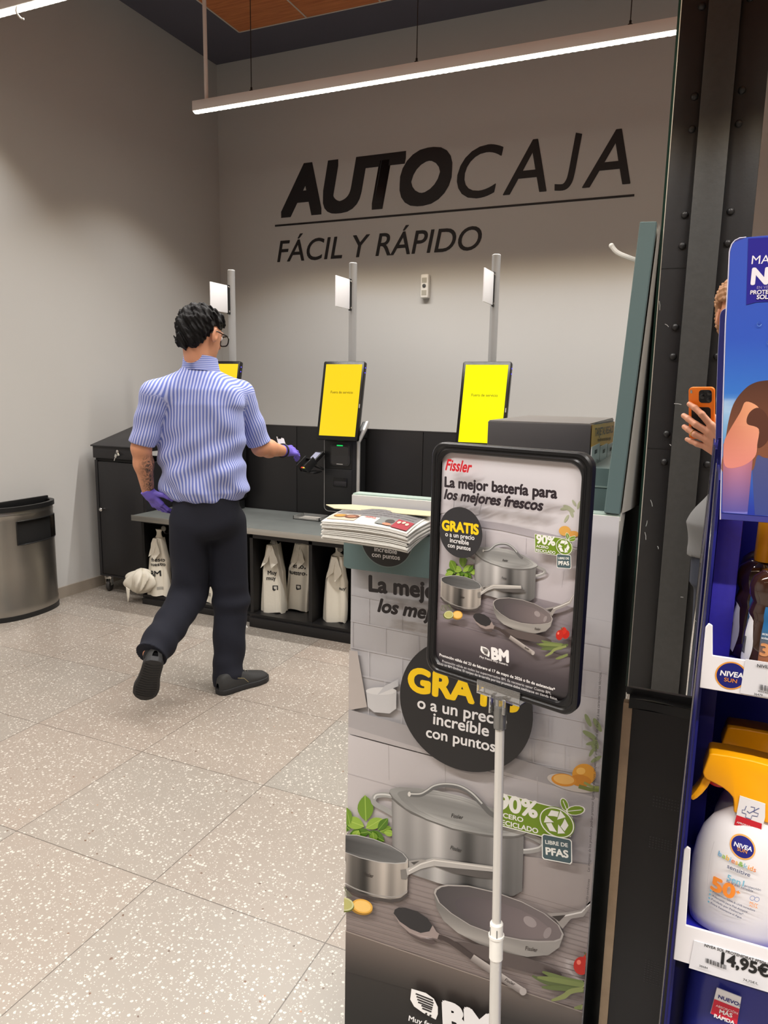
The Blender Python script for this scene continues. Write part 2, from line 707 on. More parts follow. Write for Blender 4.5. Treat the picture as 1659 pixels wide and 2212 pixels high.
# ------------------------------------------------------------------ luminaires
def cone_light(name, loc, sx, sy, watts, parent=None):
    """a lens row that throws a cone of about 112 degrees with a soft rim, like the LED optics in the rows"""
    ld = bpy.data.lights.new(name, 'AREA')
    ld.shape = 'RECTANGLE'
    ld.size = sx
    ld.size_y = sy
    ld.energy = watts
    ld.color = ROW_COLOR
    ld.use_nodes = True
    nt = ld.node_tree
    em = nt.nodes['Emission']
    g = nt.nodes.new('ShaderNodeNewGeometry')
    dt = nt.nodes.new('ShaderNodeVectorMath')
    dt.operation = 'DOT_PRODUCT'
    nt.links.new(g.outputs['Normal'], dt.inputs[0])
    nt.links.new(g.outputs['Incoming'], dt.inputs[1])
    ab = nt.nodes.new('ShaderNodeMath')
    ab.operation = 'ABSOLUTE'
    nt.links.new(dt.outputs['Value'], ab.inputs[0])
    mr = nt.nodes.new('ShaderNodeMapRange')
    mr.interpolation_type = 'SMOOTHSTEP'
    mr.inputs['From Min'].default_value = math.cos(math.radians(59.5))
    mr.inputs['From Max'].default_value = math.cos(math.radians(50))
    mr.inputs['To Min'].default_value = 0.015
    mr.inputs['To Max'].default_value = 1.0
    nt.links.new(ab.outputs[0], mr.inputs['Value'])
    nt.links.new(mr.outputs['Result'], em.inputs['Strength'])
    # the optics throw a warmer rim, as white LED lenses do
    cr = nt.nodes.new('ShaderNodeValToRGB')
    cr.color_ramp.elements[0].position = math.cos(math.radians(57.5))
    cr.color_ramp.elements[0].color = (1.0, 0.80, 0.50, 1)
    cr.color_ramp.elements[1].position = math.cos(math.radians(50.5))
    cr.color_ramp.elements[1].color = (1.0, 1.0, 1.0, 1)
    nt.links.new(ab.outputs[0], cr.inputs['Fac'])
    nt.links.new(cr.outputs['Color'], em.inputs['Color'])
    lo = bpy.data.objects.new(name, ld)
    COLL.objects.link(lo)
    lo.location = loc
    return lo


HOUSING = mat('luminaire_housing', (236, 230, 226), rough=0.5, metal=0.0)
LENS = mat('luminaire_lens', (255, 250, 238), rough=0.3, emit=(255, 247, 232), estr=LENS_STRENGTH)
CABLE = mat('steel_cable', (60, 58, 58), rough=0.4, metal=0.6)
BLACKP = mat('black_plastic', (24, 24, 25), rough=0.4)
WHITEP = mat('white_plastic', (228, 226, 220), rough=0.4)


def luminaire(x0, x1, y, z, label, cables, conduit=None, hook=None, watts=ROW_WATTS):
    t = thing('linear_luminaire', label, 'lamp', ((x0 + x1) / 2, y, z), group='linear ceiling luminaires')
    bm = B()
    box(bm, (x0, y - 0.03, z + 0.012), (x1, y + 0.03, z + 0.07), 0.002)
    h = obj('housing', bm, HOUSING, t)
    bm = B()
    n = int((x1 - x0) / 0.035)
    w = (x1 - x0) / n
    grid(bm, lambda u, v: Vector((x0 + u * (x1 - x0), y + (v - 0.5) * 0.05, z + 0.012 - 0.010 * math.sin(v * math.pi) - 0.002 * abs(math.sin(u * n * math.pi)))), n * 2, 6)
    obj('lens', bm, LENS, t, sharp=180)
    for cx in cables:
        bm = B()
        tube(bm, [(cx, y, z + 0.07), (cx, y, CEIL - 0.01)], 0.0028, 6)
        c = obj('cable', bm, CABLE, t)
        bm = B()
        lathe(bm, [(0.013, 0.0), (0.013, 0.012), (0.006, 0.016), (0.006, 0.03)], (cx, y, z + 0.07), 12)
        obj('gripper', bm, BLACKP, c)
    if conduit is not None:
        bm = B()
        tube(bm, [(conduit, y, z + 0.07), (conduit, y, CEIL)], 0.0125, 12)
        obj('conduit', bm, HOUSING, t)
    if hook is not None:
        bm = B()
        tube(bm, smoothpath([(hook, y - 0.02, z + 0.012), (hook + 0.01, y - 0.035, z - 0.02), (hook + 0.035, y - 0.035, z - 0.05), (hook + 0.05, y - 0.03, z - 0.055)], 5), 0.004, 8)
        obj('hook', bm, WHITEP, t)
    lo = cone_light('luminaire_light', ((x0 + x1) / 2, y, z - 0.004), x1 - x0 - 0.02, 0.04, watts * (x1 - x0) / 3.0)
    lo.parent = t
    lo.location = (0, 0, -0.004)
    return t


ZL = 3.16
luminaire(-3.18, 1.6, 4.1, ZL, 'long white linear luminaire hung on three cables in front of the black wall lettering', [pl(543, 190, 1, 4.1).x, pl(900, 128, 1, 4.1).x, pl(1362, 43, 1, 4.1).x], conduit=pl(446, 213, 1, 4.1).x, watts=W_FAR)
luminaire(-3.72, 1.0, 2.73, ZL, 'bright linear luminaire at the top left corner with a small white hook under it', [-3.2, -1.8], hook=pl(45, 22, 1, 2.73).x, watts=W_NEAR)
for yy, ww in ((1.3, W_MID), (-0.3, W_BACK), (-2.0, W_BACK)):
    luminaire(-3.3, -0.4, yy, ZL, 'linear luminaire hung behind the photographer over the shop floor', [-3.0, -0.6], watts=ww)
    luminaire(0.2, 3.1, yy, ZL, 'linear luminaire hung behind the photographer over the shop floor', [0.4, 2.9], watts=ww)

# ------------------------------------------------------------------ lettering on the back wall
VINYL = mat('black_vinyl', (28, 25, 28), rough=0.5)
t = thing('wall_lettering', 'large black vinyl lettering AUTOCAJA over FÁCIL Y RÁPIDO on the grey back wall', 'sign', (-1.95, WALL_Y - 0.004, 2.4))
CW = (WALL_X, WALL_Y, 0.0)


def wallword(name, s, a, b, bold, hs, shear=0.2, square=False):
    cv = Canvas(CW, (1, 0, 0), (0, 0, 1), lift=0.002)
    A, Bp = cv.to2(*a), cv.to2(*b)
    Bp = (Bp[0], A[1])
    cv.text(s, A, Bp, (28, 25, 28), bold, shear, hs, raw=True, square=square)
    cv.build(name, VINYL, t)


wallword('bold_word', 'AUTO', (607, 465), (975, 432), 0.042, 1.03, 0.2, True)
cv = Canvas(CW, (1, 0, 0), (0, 0, 1), lift=0.002)
zb_ = cv.to2(607, 465)[1]
for s_, xa, xb in (('C', 986, 1084), ('A', 1086, 1181), ('A', 1256, 1361)):
    xa_, xb_ = cv.to2(xa, 425)[0], cv.to2(xb, 410)[0]
    V_, F_, w_ = glyphs(s_, 0.0, 0.2)
    cv.text(s_, (xa_, zb_), (xb_, zb_), (28, 25, 28), 0.007, 0.2, 0.352 / (0.69 * (xb_ - xa_) / w_), raw=True)
cv.tf = lambda p: cv.to2(*p)
cv.stroke([(1251, 288), (1243, 330), (1235, 372), (1229, 392), (1218, 404), (1198, 405)], 14.0, (28, 25, 28), smooth=True)
cv.build('light_word', VINYL, t)
wallword('slogan', 'FÁCIL Y RÁPIDO', (599, 566), (1040, 537), 0.008, 1.0, 0.2)
bm = B(); box(bm, (-3.352, WALL_Y - 0.004, 2.722), (-0.562, WALL_Y, 2.736)); obj('underline', bm, VINYL, t)

# small white freshener unit on the wall
t = thing('air_freshener', 'slim white air freshener unit on the back wall between two kiosk poles', 'dispenser', (-2.02, WALL_Y, 2.11))
bm = B(); box(bm, (-2.05, WALL_Y - 0.05, 2.112), (-1.987, WALL_Y, 2.286), 0.01, 3); obj('case', bm, WHITEP, t)
bm = B(); lathe(bm, [(0.014, 0), (0.014, 0.004), (0.008, 0.006)], (0, 0, 0), 16); bm.transform(Matrix.Translation((-2.019, WALL_Y - 0.05, 2.2)) @ Matrix.Rotation(math.pi / 2, 4, 'X')); obj('nozzle', bm, mat('grey_dot', (70, 70, 70)), t)
for zz in (2.225, 2.135):
    bm = B()
    box(bm, (-2.038, WALL_Y - 0.0512, zz - 0.003), (-1.999, WALL_Y - 0.05, zz + 0.034))
    for k in range(4):
        box(bm, (-2.036, WALL_Y - 0.0520, zz + k * 0.009), (-2.001, WALL_Y - 0.0508, zz + 0.004 + k * 0.009))
    obj('grille', bm, mat('cream_slots', (176, 172, 160)), t)

# ================================================================== self-checkout area
BLACKB = mat('black_laminate', (25, 24, 25), rough=0.42, bump=0.05, bscale=600)
BLACKM = mat('black_metal', (36, 35, 37), rough=0.42, bump=0.04, bscale=500)
DARKV = mat('dark_interior', (14, 14, 15), rough=0.7)
STEEL = mat('brushed_steel', (176, 172, 166), rough=0.34, metal=1.0, bump=0.12, bscale=60, stretch=(1, 1, 0.04))
STEELTOP = mat('worktop_steel', (126, 130, 128), rough=0.42, metal=0.55, var=0.12, vscale=14)
STEELEDGE = mat('worktop_edge_steel', (196, 194, 188), rough=0.3, metal=0.85)
CHROME = mat('chrome', (215, 213, 208), rough=0.12, metal=1.0)
SILVER = mat('silver_trim', (196, 194, 192), rough=0.3, metal=0.5)
ALU = mat('anodised_aluminium', (178, 178, 178), rough=0.36, metal=0.45)
ACRYL = mat('frosted_acrylic', (240, 239, 242), rough=0.35, spec=0.4)
RUBBER = mat('grey_rubber', (58, 56, 55), rough=0.6)

ZT = 0.606
YF = 3.54
YP = 4.17

# worktop
t = thing('worktop', 'continuous grey steel worktop with a bright front edge along the checkout bench', 'counter', (-1.2, 3.85, 0.57))
bm = B(); box(bm, (-3.33, YF + 0.004, 0.576), (0.9, YP - 0.01, ZT), 0.002); obj('top', bm, STEELTOP, t)
bm = B(); box(bm, (-3.334, YF, 0.572), (0.9, YF + 0.006, ZT + 0.0015), 0.001); obj('front_edge', bm, STEELEDGE, t)


def bench(x0, x1, y0, divs, label, kick_h, lip):
    t = thing('checkout_bench', label, 'cabinet', ((x0 + x1) / 2, 3.85, 0.0), group='open black benches under the steel worktop')
    bm = B(); box(bm, (x0, y0 + 0.03, kick_h), (x0 + 0.022, YP - 0.03, 0.572)); obj('side_panel', bm, BLACKB, t)
    bm = B(); box(bm, (x1 - 0.022, y0 + 0.03, kick_h), (x1, YP - 0.03, 0.572)); obj('side_panel', bm, BLACKB, t)
    for d in divs:
        bm = B(); box(bm, (d - 0.011, y0 + 0.03, kick_h), (d + 0.011, YP - 0.05, 0.565)); obj('divider', bm, BLACKB, t)
    bm = B(); box(bm, (x0 + 0.022, YP - 0.05, kick_h), (x1 - 0.022, YP - 0.035, 0.572)); obj('back_panel', bm, DARKV, t)
    bm = B(); box(bm, (x0, y0 + 0.02, kick_h - 0.02), (x1, YP - 0.05, kick_h)); obj('bottom_board', bm, BLACKB, t)
    bm = B(); box(bm, (x0 + 0.01, y0, 0.0), (x1 - 0.01, y0 + 0.02, kick_h - 0.02 + lip), 0.002); obj('kickboard', bm, BLACKB, t)
    bm = B(); box(bm, (x0, y0 + 0.03, 0.545), (x1, y0 + 0.05, 0.572)); obj('top_rail', bm, BLACKB, t)
    return t


bench(-3.335, -2.455, 3.60, [], 'open black bench at the left with the employee standing in front of it', 0.06, 0.0)
bench(-2.44, -1.24, 3.53, [-2.024], 'open black bench between the employee and the cookware cardboard stand', 0.078, 0.0)
bench(-1.23, 0.85, 3.53, [-0.83, -0.4, 0.2], 'open black bench hidden behind the cookware cardboard stand', 0.078, 0.0)

# black panel behind the kiosks
t = thing('rear_panel', 'long black upstand panel behind the kiosks on the steel worktop', 'panel', (-1.2, YP + 0.02, 0.0))
for i, (a, b_) in enumerate(((-3.36, -2.475), (-2.472, -1.58), (-1.577, -0.68), (-0.677, 0.9))):
    bm = B(); box(bm, (a, YP, 0.0), (b_, YP + 0.035, 1.178), 0.0015); obj('board', bm, BLACKB, t)
bm = B(); box(bm, (-3.36, YP - 0.001, 1.178), (0.9, YP + 0.037, 1.184)); obj('top_edge', bm, mat('edge_dark', (52, 50, 50), rough=0.4), t)


# ------------------------------------------------------------------ kiosks
TILT = math.radians(12)
SDN = Vector((0, -math.sin(TILT), -math.cos(TILT)))      # down the screen face: towards the customer
SN = Vector((0, -math.cos(TILT), math.sin(TILT)))        # face normal, towards the customer and up
YELLOW = mat('yellow_screen', (60, 50, 8), rough=0.2, emit=(252, 216, 30), estr=0.76)
YELLOW2 = mat('bright_yellow_screen', (60, 58, 4), rough=0.2, emit=(255, 252, 0), estr=0.85)
SCRTXT = mat('screen_text', (40, 34, 6), rough=0.3, emit=(120, 96, 8), estr=0.5)
SCREENB = mat('screen_bezel', (13, 13, 14), rough=0.25)
GLASSD = mat('scanner_glass', (16, 15, 18), rough=0.06, spec=0.8)
GREENL = mat('green_led', (20, 190, 90), rough=0.3, emit=(20, 200, 90), estr=0.9)
BLUEL = mat('blue_led', (70, 60, 220), rough=0.3, emit=(70, 50, 230), estr=1.2)


def kiosk(x, label, estr=None):
    t = thing('self_checkout_kiosk', label, 'kiosk', (x, 4.05, ZT), group='self checkout kiosks on the worktop')
    # screen
    top = Vector((x + 0.004, 4.03, 1.598))
    c = top + SDN * 0.243
    U = Vector((1, 0, 0)); V = -SDN
    bm = B()
    out = [c + U * a + V * b_ for a, b_ in rrect(0.282, 0.486, 0.012, 4)]
    prism(bm, out, -SN * 0.028, 0.003, 2)
    s = obj('screen', bm, SCREENB, t)
    bm = B()
    prism(bm, [c - SN * 0.028 + U * a + V * b_ for a, b_ in rrect(0.22, 0.36, 0.03, 4)], -SN * 0.03, 0.008, 2)
    obj('screen_back', bm, BLACKP, s)
    bm = B()
    q = [c + SN * 0.0006 + U * a + V * b_ for a, b_ in ((-0.1235, -0.218), (0.1235, -0.218), (0.1235, 0.224), (-0.1235, 0.224))]
    bm.faces.new([bm.verts.new(p) for p in q])
    obj('display', bm, YELLOW, s)
    cv = Canvas(c + SN * 0.001, U, V)
    cv.text('Fuera de servicio', (-0.072, 0.044), (0.080, 0.044), (120, 96, 0), 0.01, raw=True)
    cv.build('display_text', SCRTXT, s)
    bm = B()
    box(bm, (-0.003, -0.012, -0.0005), (0.003, 0.012, 0.001))
    m = Matrix((( U.x, V.x, SN.x, 0), (U.y, V.y, SN.y, 0), (U.z, V.z, SN.z, 0), (0, 0, 0, 1)))
    m.translation = c + U * 0.1325 - V * 0.03 + SN * 0.0006
    bm.transform(m)
    obj('side_sensor', bm, SILVER, s)
    for dz in (0.205, 0.175):
        bm = B(); sphere(bm, c + U * 0.1405 + V * dz - SN * 0.01, 0.004, 8); obj('status_light', bm, BLUEL, s)
    # body
    x0, x1, yb = x - 0.117, x + 0.108, 4.0
    z0, z1 = 0.668, 1.14
    w, h = x1 - x0, z1 - z0
    cx, cz = (x0 + x1) / 2, (z0 + z1) / 2
    prof = rrect(w, h, 0.028, 6)
    bm = B()
    prism(bm, [Vector((cx + a, yb, cz + b_)) for a, b_ in prof], (0, 0.13, 0), 0.004, 2)
    bd = obj('body', bm, BLACKP, t)
    bm = B()
    tube(bm, [Vector((cx + a * 1.012, yb + 0.004, cz + b_ * 1.006)) for a, b_ in prof], 0.0024, 8, closed=True)
    obj('edge_trim', bm, SILVER, bd)
    bm = B()
    box(bm, (x0 + 0.006, yb - 0.004, 0.94), (x1 - 0.03, yb + 0.01, 1.125), 0.004); obj('scanner_panel', bm, BLACKP, bd)
    bm = B()
    box(bm, (x0 + 0.006, yb - 0.003, 0.69), (x1 - 0.03, yb + 0.01, 0.935), 0.003); obj('receipt_panel', bm, BLACKP, bd)
    # scanner window
    sc = Vector((x - 0.002, yb - 0.004, 1.025))
    bm = B()
    prism(bm, [sc + Vector((a, 0, b_)) for a, b_ in rrect(0.136, 0.132, 0.02, 5)], (0, -0.008, 0), 0.003, 2)
    sf = obj('scanner', bm, mat('scanner_frame', (46, 45, 46), rough=0.4), t)
    bm = B()
    prism(bm, [sc + Vector((a, -0.0082, b_ - 0.002)) for a, b_ in rrect(0.118, 0.112, 0.014, 5)], (0, -0.001, 0))
    obj('scanner_window', bm, GLASSD, sf)
    bm = B(); box(bm, (sc.x - 0.021, sc.y - 0.0115, 1.082), (sc.x + 0.021, sc.y - 0.007, 1.089), 0.002); obj('ready_light', bm, GREENL, sf)
    bm = B(); box(bm, (sc.x - 0.022, sc.y - 0.0098, 0.968), (sc.x + 0.022, sc.y - 0.008, 0.972)); obj('nameplate', bm, SILVER, sf)
    bm = B()
    prism(bm, [Vector((sc.x + a, yb - 0.0035, 0.855 + b_)) for a, b_ in rrect(0.098, 0.058, 0.006, 4)], (0, -0.003, 0), 0.001)
    rs = obj('receipt_slot', bm, SCREENB, t)
    bm = B(); box(bm, (sc.x - 0.044, yb - 0.009, 0.832), (sc.x + 0.044, yb - 0.006, 0.862), 0.002); obj('slot_flap', bm, mat('flap_dark', (34, 32, 35), rough=0.5), rs)
    # bent side bracket that carries the screen
    pts = [Vector((x1 + 0.014, yb + 0.0, 0.70)), Vector((x1 + 0.014, yb + 0.0, 1.105))]
    prof2 = [(yb, 0.69), (yb, 1.115), (yb + 0.115, 1.235), (yb + 0.15, 1.235), (yb + 0.13, 1.20), (yb + 0.012, 1.108), (yb + 0.012, 0.69)]
    bm = B()
    prism(bm, [Vector((x1 + 0.004, a, b_)) for a, b_ in prof2], (0.016, 0, 0), 0.002)
    obj('bracket', bm, SILVER, t)
    bm = B()
    prism(bm, [Vector((x1 - 0.02, a, b_)) for a, b_ in ((yb + 0.02, 1.13), (yb + 0.12, 1.23), (yb + 0.15, 1.23), (yb + 0.15, 1.13))], (0.024, 0, 0), 0.002)
    obj('bracket_web', bm, BLACKP, t)
    # foot
    bm = B(); box(bm, (x - 0.09, yb + 0.03, ZT), (x + 0.09, yb + 0.13, z0), 0.004); obj('foot', bm, BLACKP, t)
    # pole and flag
    bm = B()
    n = 16
    tube(bm, [(x, 4.145, ZT), (x, 4.145, 2.185)], 0.0245, n)
    po = obj('pole', bm, ALU, t, sharp=30)
    bm = B(); lathe(bm, [(0.0245, 0), (0.025, 0.004), (0.02, 0.007)], (x, 4.145, 2.185), 16); obj('pole_cap', bm, mat('light_cap', (205, 205, 205)), po)
    bm = B(); box(bm, (x - 0.0045, 4.095, 1.905), (x + 0.0045, 4.125, 2.092), 0.001)
    br = obj('flag_bracket', bm, BLACKP, po)
    bm = B(); box(bm, (x - 0.003, 3.915, 1.912), (x + 0.003, 4.105, 2.088), 0.0015)
    fl = obj('lamp_flag', bm, ACRYL, t)
    for z in (1.922, 2.078):
        bm = B()
        lathe(bm, [(0.0065, 0), (0.0065, 0.003), (0.004, 0.005)], (0, 0, 0), 10)
        bm.transform(Matrix.Translation((x + 0.0045, 4.108, z)) @ Matrix.Rotation(math.pi / 2, 4, 'Y'))
        obj('screw', bm, CHROME, fl)
    # card terminal on an arm
    tc = Vector((x - 0.163, 3.93, 0.985))
    ta = math.radians(38)
    tm = Matrix.Translation(tc) @ Matrix.Rotation(math.radians(-22), 4, 'Z') @ Matrix.Rotation(-ta, 4, 'X').inverted()
    bm = B()
    box(bm, (-0.036, -0.085, -0.012), (0.036, 0.085, 0.012), 0.005, 2, tm)
    te = obj('card_terminal', bm, BLACKP, t)
    bm = B(); box(bm, (-0.026, 0.012, 0.0121), (0.026, 0.068, 0.0128), 0, 1, tm); obj('terminal_screen', bm, mat('lcd_grey', (150, 152, 172), rough=0.3, emit=(150, 152, 180), estr=0.12), te)
    bm = B()
    box(bm, (-0.040, -0.09, -0.014), (-0.033, 0.0, 0.042), 0.003, 2, tm)
    box(bm, (0.033, -0.09, -0.014), (0.040, 0.0, 0.042), 0.003, 2, tm)
    box(bm, (-0.040, -0.01, 0.012), (0.040, -0.004, 0.03), 0.002, 2, tm)
    obj('keypad_shield', bm, BLACKP, te)
    for k, c3 in enumerate(((190, 40, 30), (225, 180, 60), (120, 160, 60))):
        bm = B(); box(bm, (-0.024 + k * 0.017, -0.082, 0.0121), (-0.010 + k * 0.017, -0.072, 0.015), 0.001, 1, tm)
        obj('key', bm, mat('key_%d' % k, c3, rough=0.4, emit=c3, estr=0.15), te, label=('red', 'yellow', 'green')[k] + ' terminal key')
    bm = B()
    tube(bm, smoothpath([tc + Vector((0.0, 0.03, -0.03)), tc + Vector((0.03, 0.07, -0.05)), Vector((x0 + 0.01, 4.07, 0.92))], 5), 0.009, 8)
    box(bm, (tc.x - 0.045, tc.y - 0.06, tc.z - 0.075), (tc.x + 0.04, tc.y + 0.05, tc.z - 0.062), 0.003)
    obj('terminal_arm', bm, BLACKP, t)
    return t


kx = [-2.955, -2.056, -1.157, -0.257]
k0 = kiosk(kx[1], 'self checkout kiosk with yellow screen in the middle of the picture, right of the employee')
dup(k0, (kx[0] - kx[1], 0, 0), 'self checkout kiosk with yellow screen mostly hidden behind the head and shoulder of the employee')
k2 = dup(k0, (kx[2] - kx[1], 0, 0), 'self checkout kiosk with yellow screen behind the black framed poster and gift card box')
dup(k0, (kx[3] - kx[1], 0, 0), 'self checkout kiosk whose screen edge peeks out beside the tall green board')

for c_ in k2.children:
    for g_ in c_.children:
        if g_.name.startswith('display') and not g_.name.startswith('display_text'):
            g_.data = g_.data.copy()
            g_.data.materials[0] = YELLOW2

# small clear tray on the worktop
t = thing('coin_tray', 'low clear plastic tray lying on the worktop beside the leaflets', 'tray', (-2.24, 4.02, ZT))
bm = B()
tx0, tx1, ty0, ty1 = -2.36, -2.17, 3.93, 4.06
box(bm, (tx0, ty0, ZT), (tx1, ty1, ZT + 0.004))
box(bm, (tx0, ty0, ZT), (tx1, ty0 + 0.004, ZT + 0.022)); box(bm, (tx0, ty1 - 0.004, ZT), (tx1, ty1, ZT + 0.022))
box(bm, (tx0, ty0, ZT), (tx0 + 0.004, ty1, ZT + 0.022)); box(bm, (tx1 - 0.004, ty0, ZT), (tx1, ty1, ZT + 0.022))
obj('tray_shell', bm, mat('clear_plastic', (225, 225, 222), rough=0.08, trans=0.75), t)
bm = B(); box(bm, (tx0 + 0.03, ty0 + 0.02, ZT + 0.005), (tx1 - 0.04, ty1 - 0.03, ZT + 0.009), 0.001); obj('tray_insert', bm, mat('pale_insert', (196, 190, 182)), t)

# ------------------------------------------------------------------ rolling cabinet
t = thing('rolling_cabinet', 'black metal rolling cabinet with a sloping top against the left wall', 'cabinet', (-3.57, 3.95, 0.0))
cx0, cx1, cy0, cy1 = -3.797, -3.352, 3.70, 4.15
bm = B()
prism(bm, [Vector((cx0 - 0.004, y, z)) for y, z in ((cy0 + 0.004, 1.0), (cy0 + 0.004, 1.024), (cy1, 1.14), (cy1, 1.0))], (cx1 - cx0 + 0.008, 0, 0), 0.002)
obj('desk_top', bm, BLACKM, t)
bm = B()
prism(bm, [Vector((cx0 - 0.012, y, z)) for y, z in ((cy0 - 0.008, 1.018), (cy0 - 0.008, 1.027), (cy1 + 0.002, 1.148), (cy1 + 0.002, 1.138))], (cx1 - cx0 + 0.024, 0, 0), 0.001)
obj('lid', bm, BLACKM, t)
bm = B(); box(bm, (cx0, cy0, 0.94), (cx1, cy0 + 0.02, 1.018), 0.002); dr = obj('drawer', bm, BLACKM, t)
kx_, kz_ = -3.572, 0.993
bm = B(); lathe(bm, [(0.011, 0), (0.011, 0.008), (0.008, 0.01)], (0, 0, 0), 16); bm.transform(Matrix.Translation((kx_, cy0, kz_)) @ Matrix.Rotation(math.pi / 2, 4, 'X')); obj('lock', bm, CHROME, dr)
bm = B()
tube(bm, [Vector((kx_ + 0.010 * math.cos(a), cy0 - 0.014, kz_ - 0.016 + 0.010 * math.sin(a))) for a in [k * math.pi / 6 for k in range(12)]], 0.0012, 6, closed=True)
box(bm, (-0.009, -0.001, -0.03), (0.009, 0.001, -0.008), 0.0008, 1, Matrix.Translation((kx_ - 0.003, cy0 - 0.014, kz_ - 0.012)) @ Matrix.Rotation(0.4, 4, 'Y'))
box(bm, (-0.003, -0.001, -0.055), (0.003, 0.001, -0.028), 0.0004, 1, Matrix.Translation((kx_ - 0.003, cy0 - 0.014, kz_ - 0.012)) @ Matrix.Rotation(0.4, 4, 'Y'))
box(bm, (-0.008, -0.001, -0.03), (0.008, 0.001, -0.01), 0.0008, 1, Matrix.Translation((kx_ + 0.004, cy0 - 0.016, kz_ + 0.0)) @ Matrix.Rotation(-0.5, 4, 'Y'))
obj('keys', bm, CHROME, dr)
bm = B(); box(bm, (cx0 + 0.012, cy0 + 0.012, 0.92), (cx1, cy0 + 0.02, 0.94)); obj('drawer_gap', bm, DARKV, t)
bm = B()
box(bm, (cx0 + 0.008, cy0 + 0.004, 0.115), (cx0 + 0.03, cy1, 0.925)); box(bm, (cx1 - 0.022, cy0 + 0.004, 0.115), (cx1, cy1, 0.925))
box(bm, (cx0 + 0.03, cy1 - 0.02, 0.115), (cx1 - 0.022, cy1, 0.925)); box(bm, (cx0 + 0.03, cy0 + 0.004, 0.115), (cx1 - 0.022, cy1, 0.128))
obj('carcass', bm, BLACKM, t)
bm = B(); box(bm, (cx0 + 0.034, cy0 + 0.006, 0.13), (cx1 - 0.026, cy0 + 0.024, 0.915), 0.002); d = obj('door', bm, BLACKM, t)
bm = B(); lathe(bm, [(0.010, 0), (0.010, 0.012), (0.013, 0.014), (0.013, 0.024), (0.009, 0.028)], (0, 0, 0), 16); bm.transform(Matrix.Translation((cx0 + 0.062, cy0 + 0.006, 0.588)) @ Matrix.Rotation(math.pi / 2, 4, 'X')); obj('door_knob', bm, CHROME, d)
for (x, y) in ((cx0 + 0.05, cy0 + 0.045), (cx1 - 0.05, cy0 + 0.045), (cx0 + 0.05, cy1 - 0.06), (cx1 - 0.05, cy1 - 0.06)):
    bm = B()
    lathe(bm, [(0.036, -0.012), (0.04, -0.006), (0.04, 0.006), (0.036, 0.012)], (0, 0, 0), 24)
    bm.transform(Matrix.Translation((x, y, 0.04)) @ Matrix.Rotation(0.35, 4, 'Z') @ Matrix.Rotation(math.pi / 2, 4, 'Y'))
    ca = obj('caster', bm, RUBBER, t)
    bm = B()
    m = Matrix.Translation((x, y, 0.0)) @ Matrix.Rotation(0.35, 4, 'Z')
    box(bm, (-0.019, -0.02, 0.04), (-0.015, 0.02, 0.09), 0.001, 1, m); box(bm, (0.015, -0.02, 0.04), (0.019, 0.02, 0.09), 0.001, 1, m)
    box(bm, (-0.024, -0.024, 0.088), (0.024, 0.024, 0.114), 0.004, 2, m)
    lathe(bm, [(0.007, -0.021), (0.007, 0.021)], (0, 0, 0), 10)
    obj('caster_fork', bm, CHROME, ca)

# ------------------------------------------------------------------ half-round bin
t = thing('litter_bin', 'half round brushed steel litter bin with a black rim against the left wall', 'bin', (-3.82, 3.12, 0.0))
BX, BY = -3.885, 3.125


def binpt(a, z, k=1.0):
    """a: 0..1 around the curved front"""
    th = -math.pi / 2 + math.pi * a
    return Vector((BX + 0.155 * k * max(0.0, math.cos(th)) ** 0.8, BY + 0.252 * k * math.sin(th), z))


zs = sorted(set([0.03, 0.032, 0.075, 0.08, 0.3, 0.62, 0.645, 0.65, 0.655, 0.68] + [0.465, 0.61]))
us = [k / 60 for k in range(61)]
ua, ub = 22 / 60, 51 / 60
bm = B()
grid_ = {}
for i, u in enumerate(us):
    for j, z in enumerate(zs):
        k = 1.0 + (0.012 if z in (0.65,) else 0) + (0.012 if z in (0.075,) else 0)
        grid_[i, j] = bm.verts.new(binpt(u, z, k))
for i in range(60):
    for j in range(len(zs) - 1):
        if ua - 1e-6 <= us[i] and us[i + 1] <= ub + 1e-6 and 0.4649 <= zs[j] and zs[j + 1] <= 0.6101:
            continue
        bm.faces.new((grid_[i, j], grid_[i + 1, j], grid_[i + 1, j + 1], grid_[i, j + 1]))
bm.faces.new([grid_[0, 0], grid_[0, len(zs) - 1], grid_[60, len(zs) - 1], grid_[60, 0]])
obj('shell', bm, STEEL, t, sharp=50)
bm = B()
grid(bm, lambda u, v: binpt(0.5 + (u - 0.5) * 0.98, 0.03 + 0.64 * v, 0.9), 40, 1)
obj('liner', bm, DARKV, t)
bm = B()
rim = [binpt(u, 0.69, 1.045) for u in us]
rimi = [binpt(0.02 + 0.96 * u, 0.69, 0.93) for u in us]
for (za, zb, pa, pb) in ((0.672, 0.70, rim, rim), (0.70, 0.70, rim, rimi), (0.70, 0.66, rimi, rimi)):
    va = [bm.verts.new((p.x, p.y, za)) for p in pa]
    vb = [bm.verts.new((p.x, p.y, zb)) for p in pb]
    for i in range(60):
        bm.faces.new((va[i], va[i + 1], vb[i + 1], vb[i]))
box(bm, (BX - 0.012, BY - 0.262, 0.672), (BX + 0.004, BY + 0.262, 0.715), 0.003)
obj('rim', bm, BLACKP, t, sharp=40)
bm = B()
bm.faces.new([bm.verts.new(binpt(u, 0.66, 0.93)) for u in us])
obj('ash_tray', bm, DARKV, t)
bm = B()
bs = [bm.verts.new(binpt(u, 0.0, 1.02)) for u in us]
bt = [bm.verts.new(binpt(u, 0.03, 1.02)) for u in us]
for i in range(60):
    bm.faces.new((bs[i], bs[i + 1], bt[i + 1], bt[i]))
bm.faces.new(bt)
obj('base', bm, BLACKP, t)
bm = B()
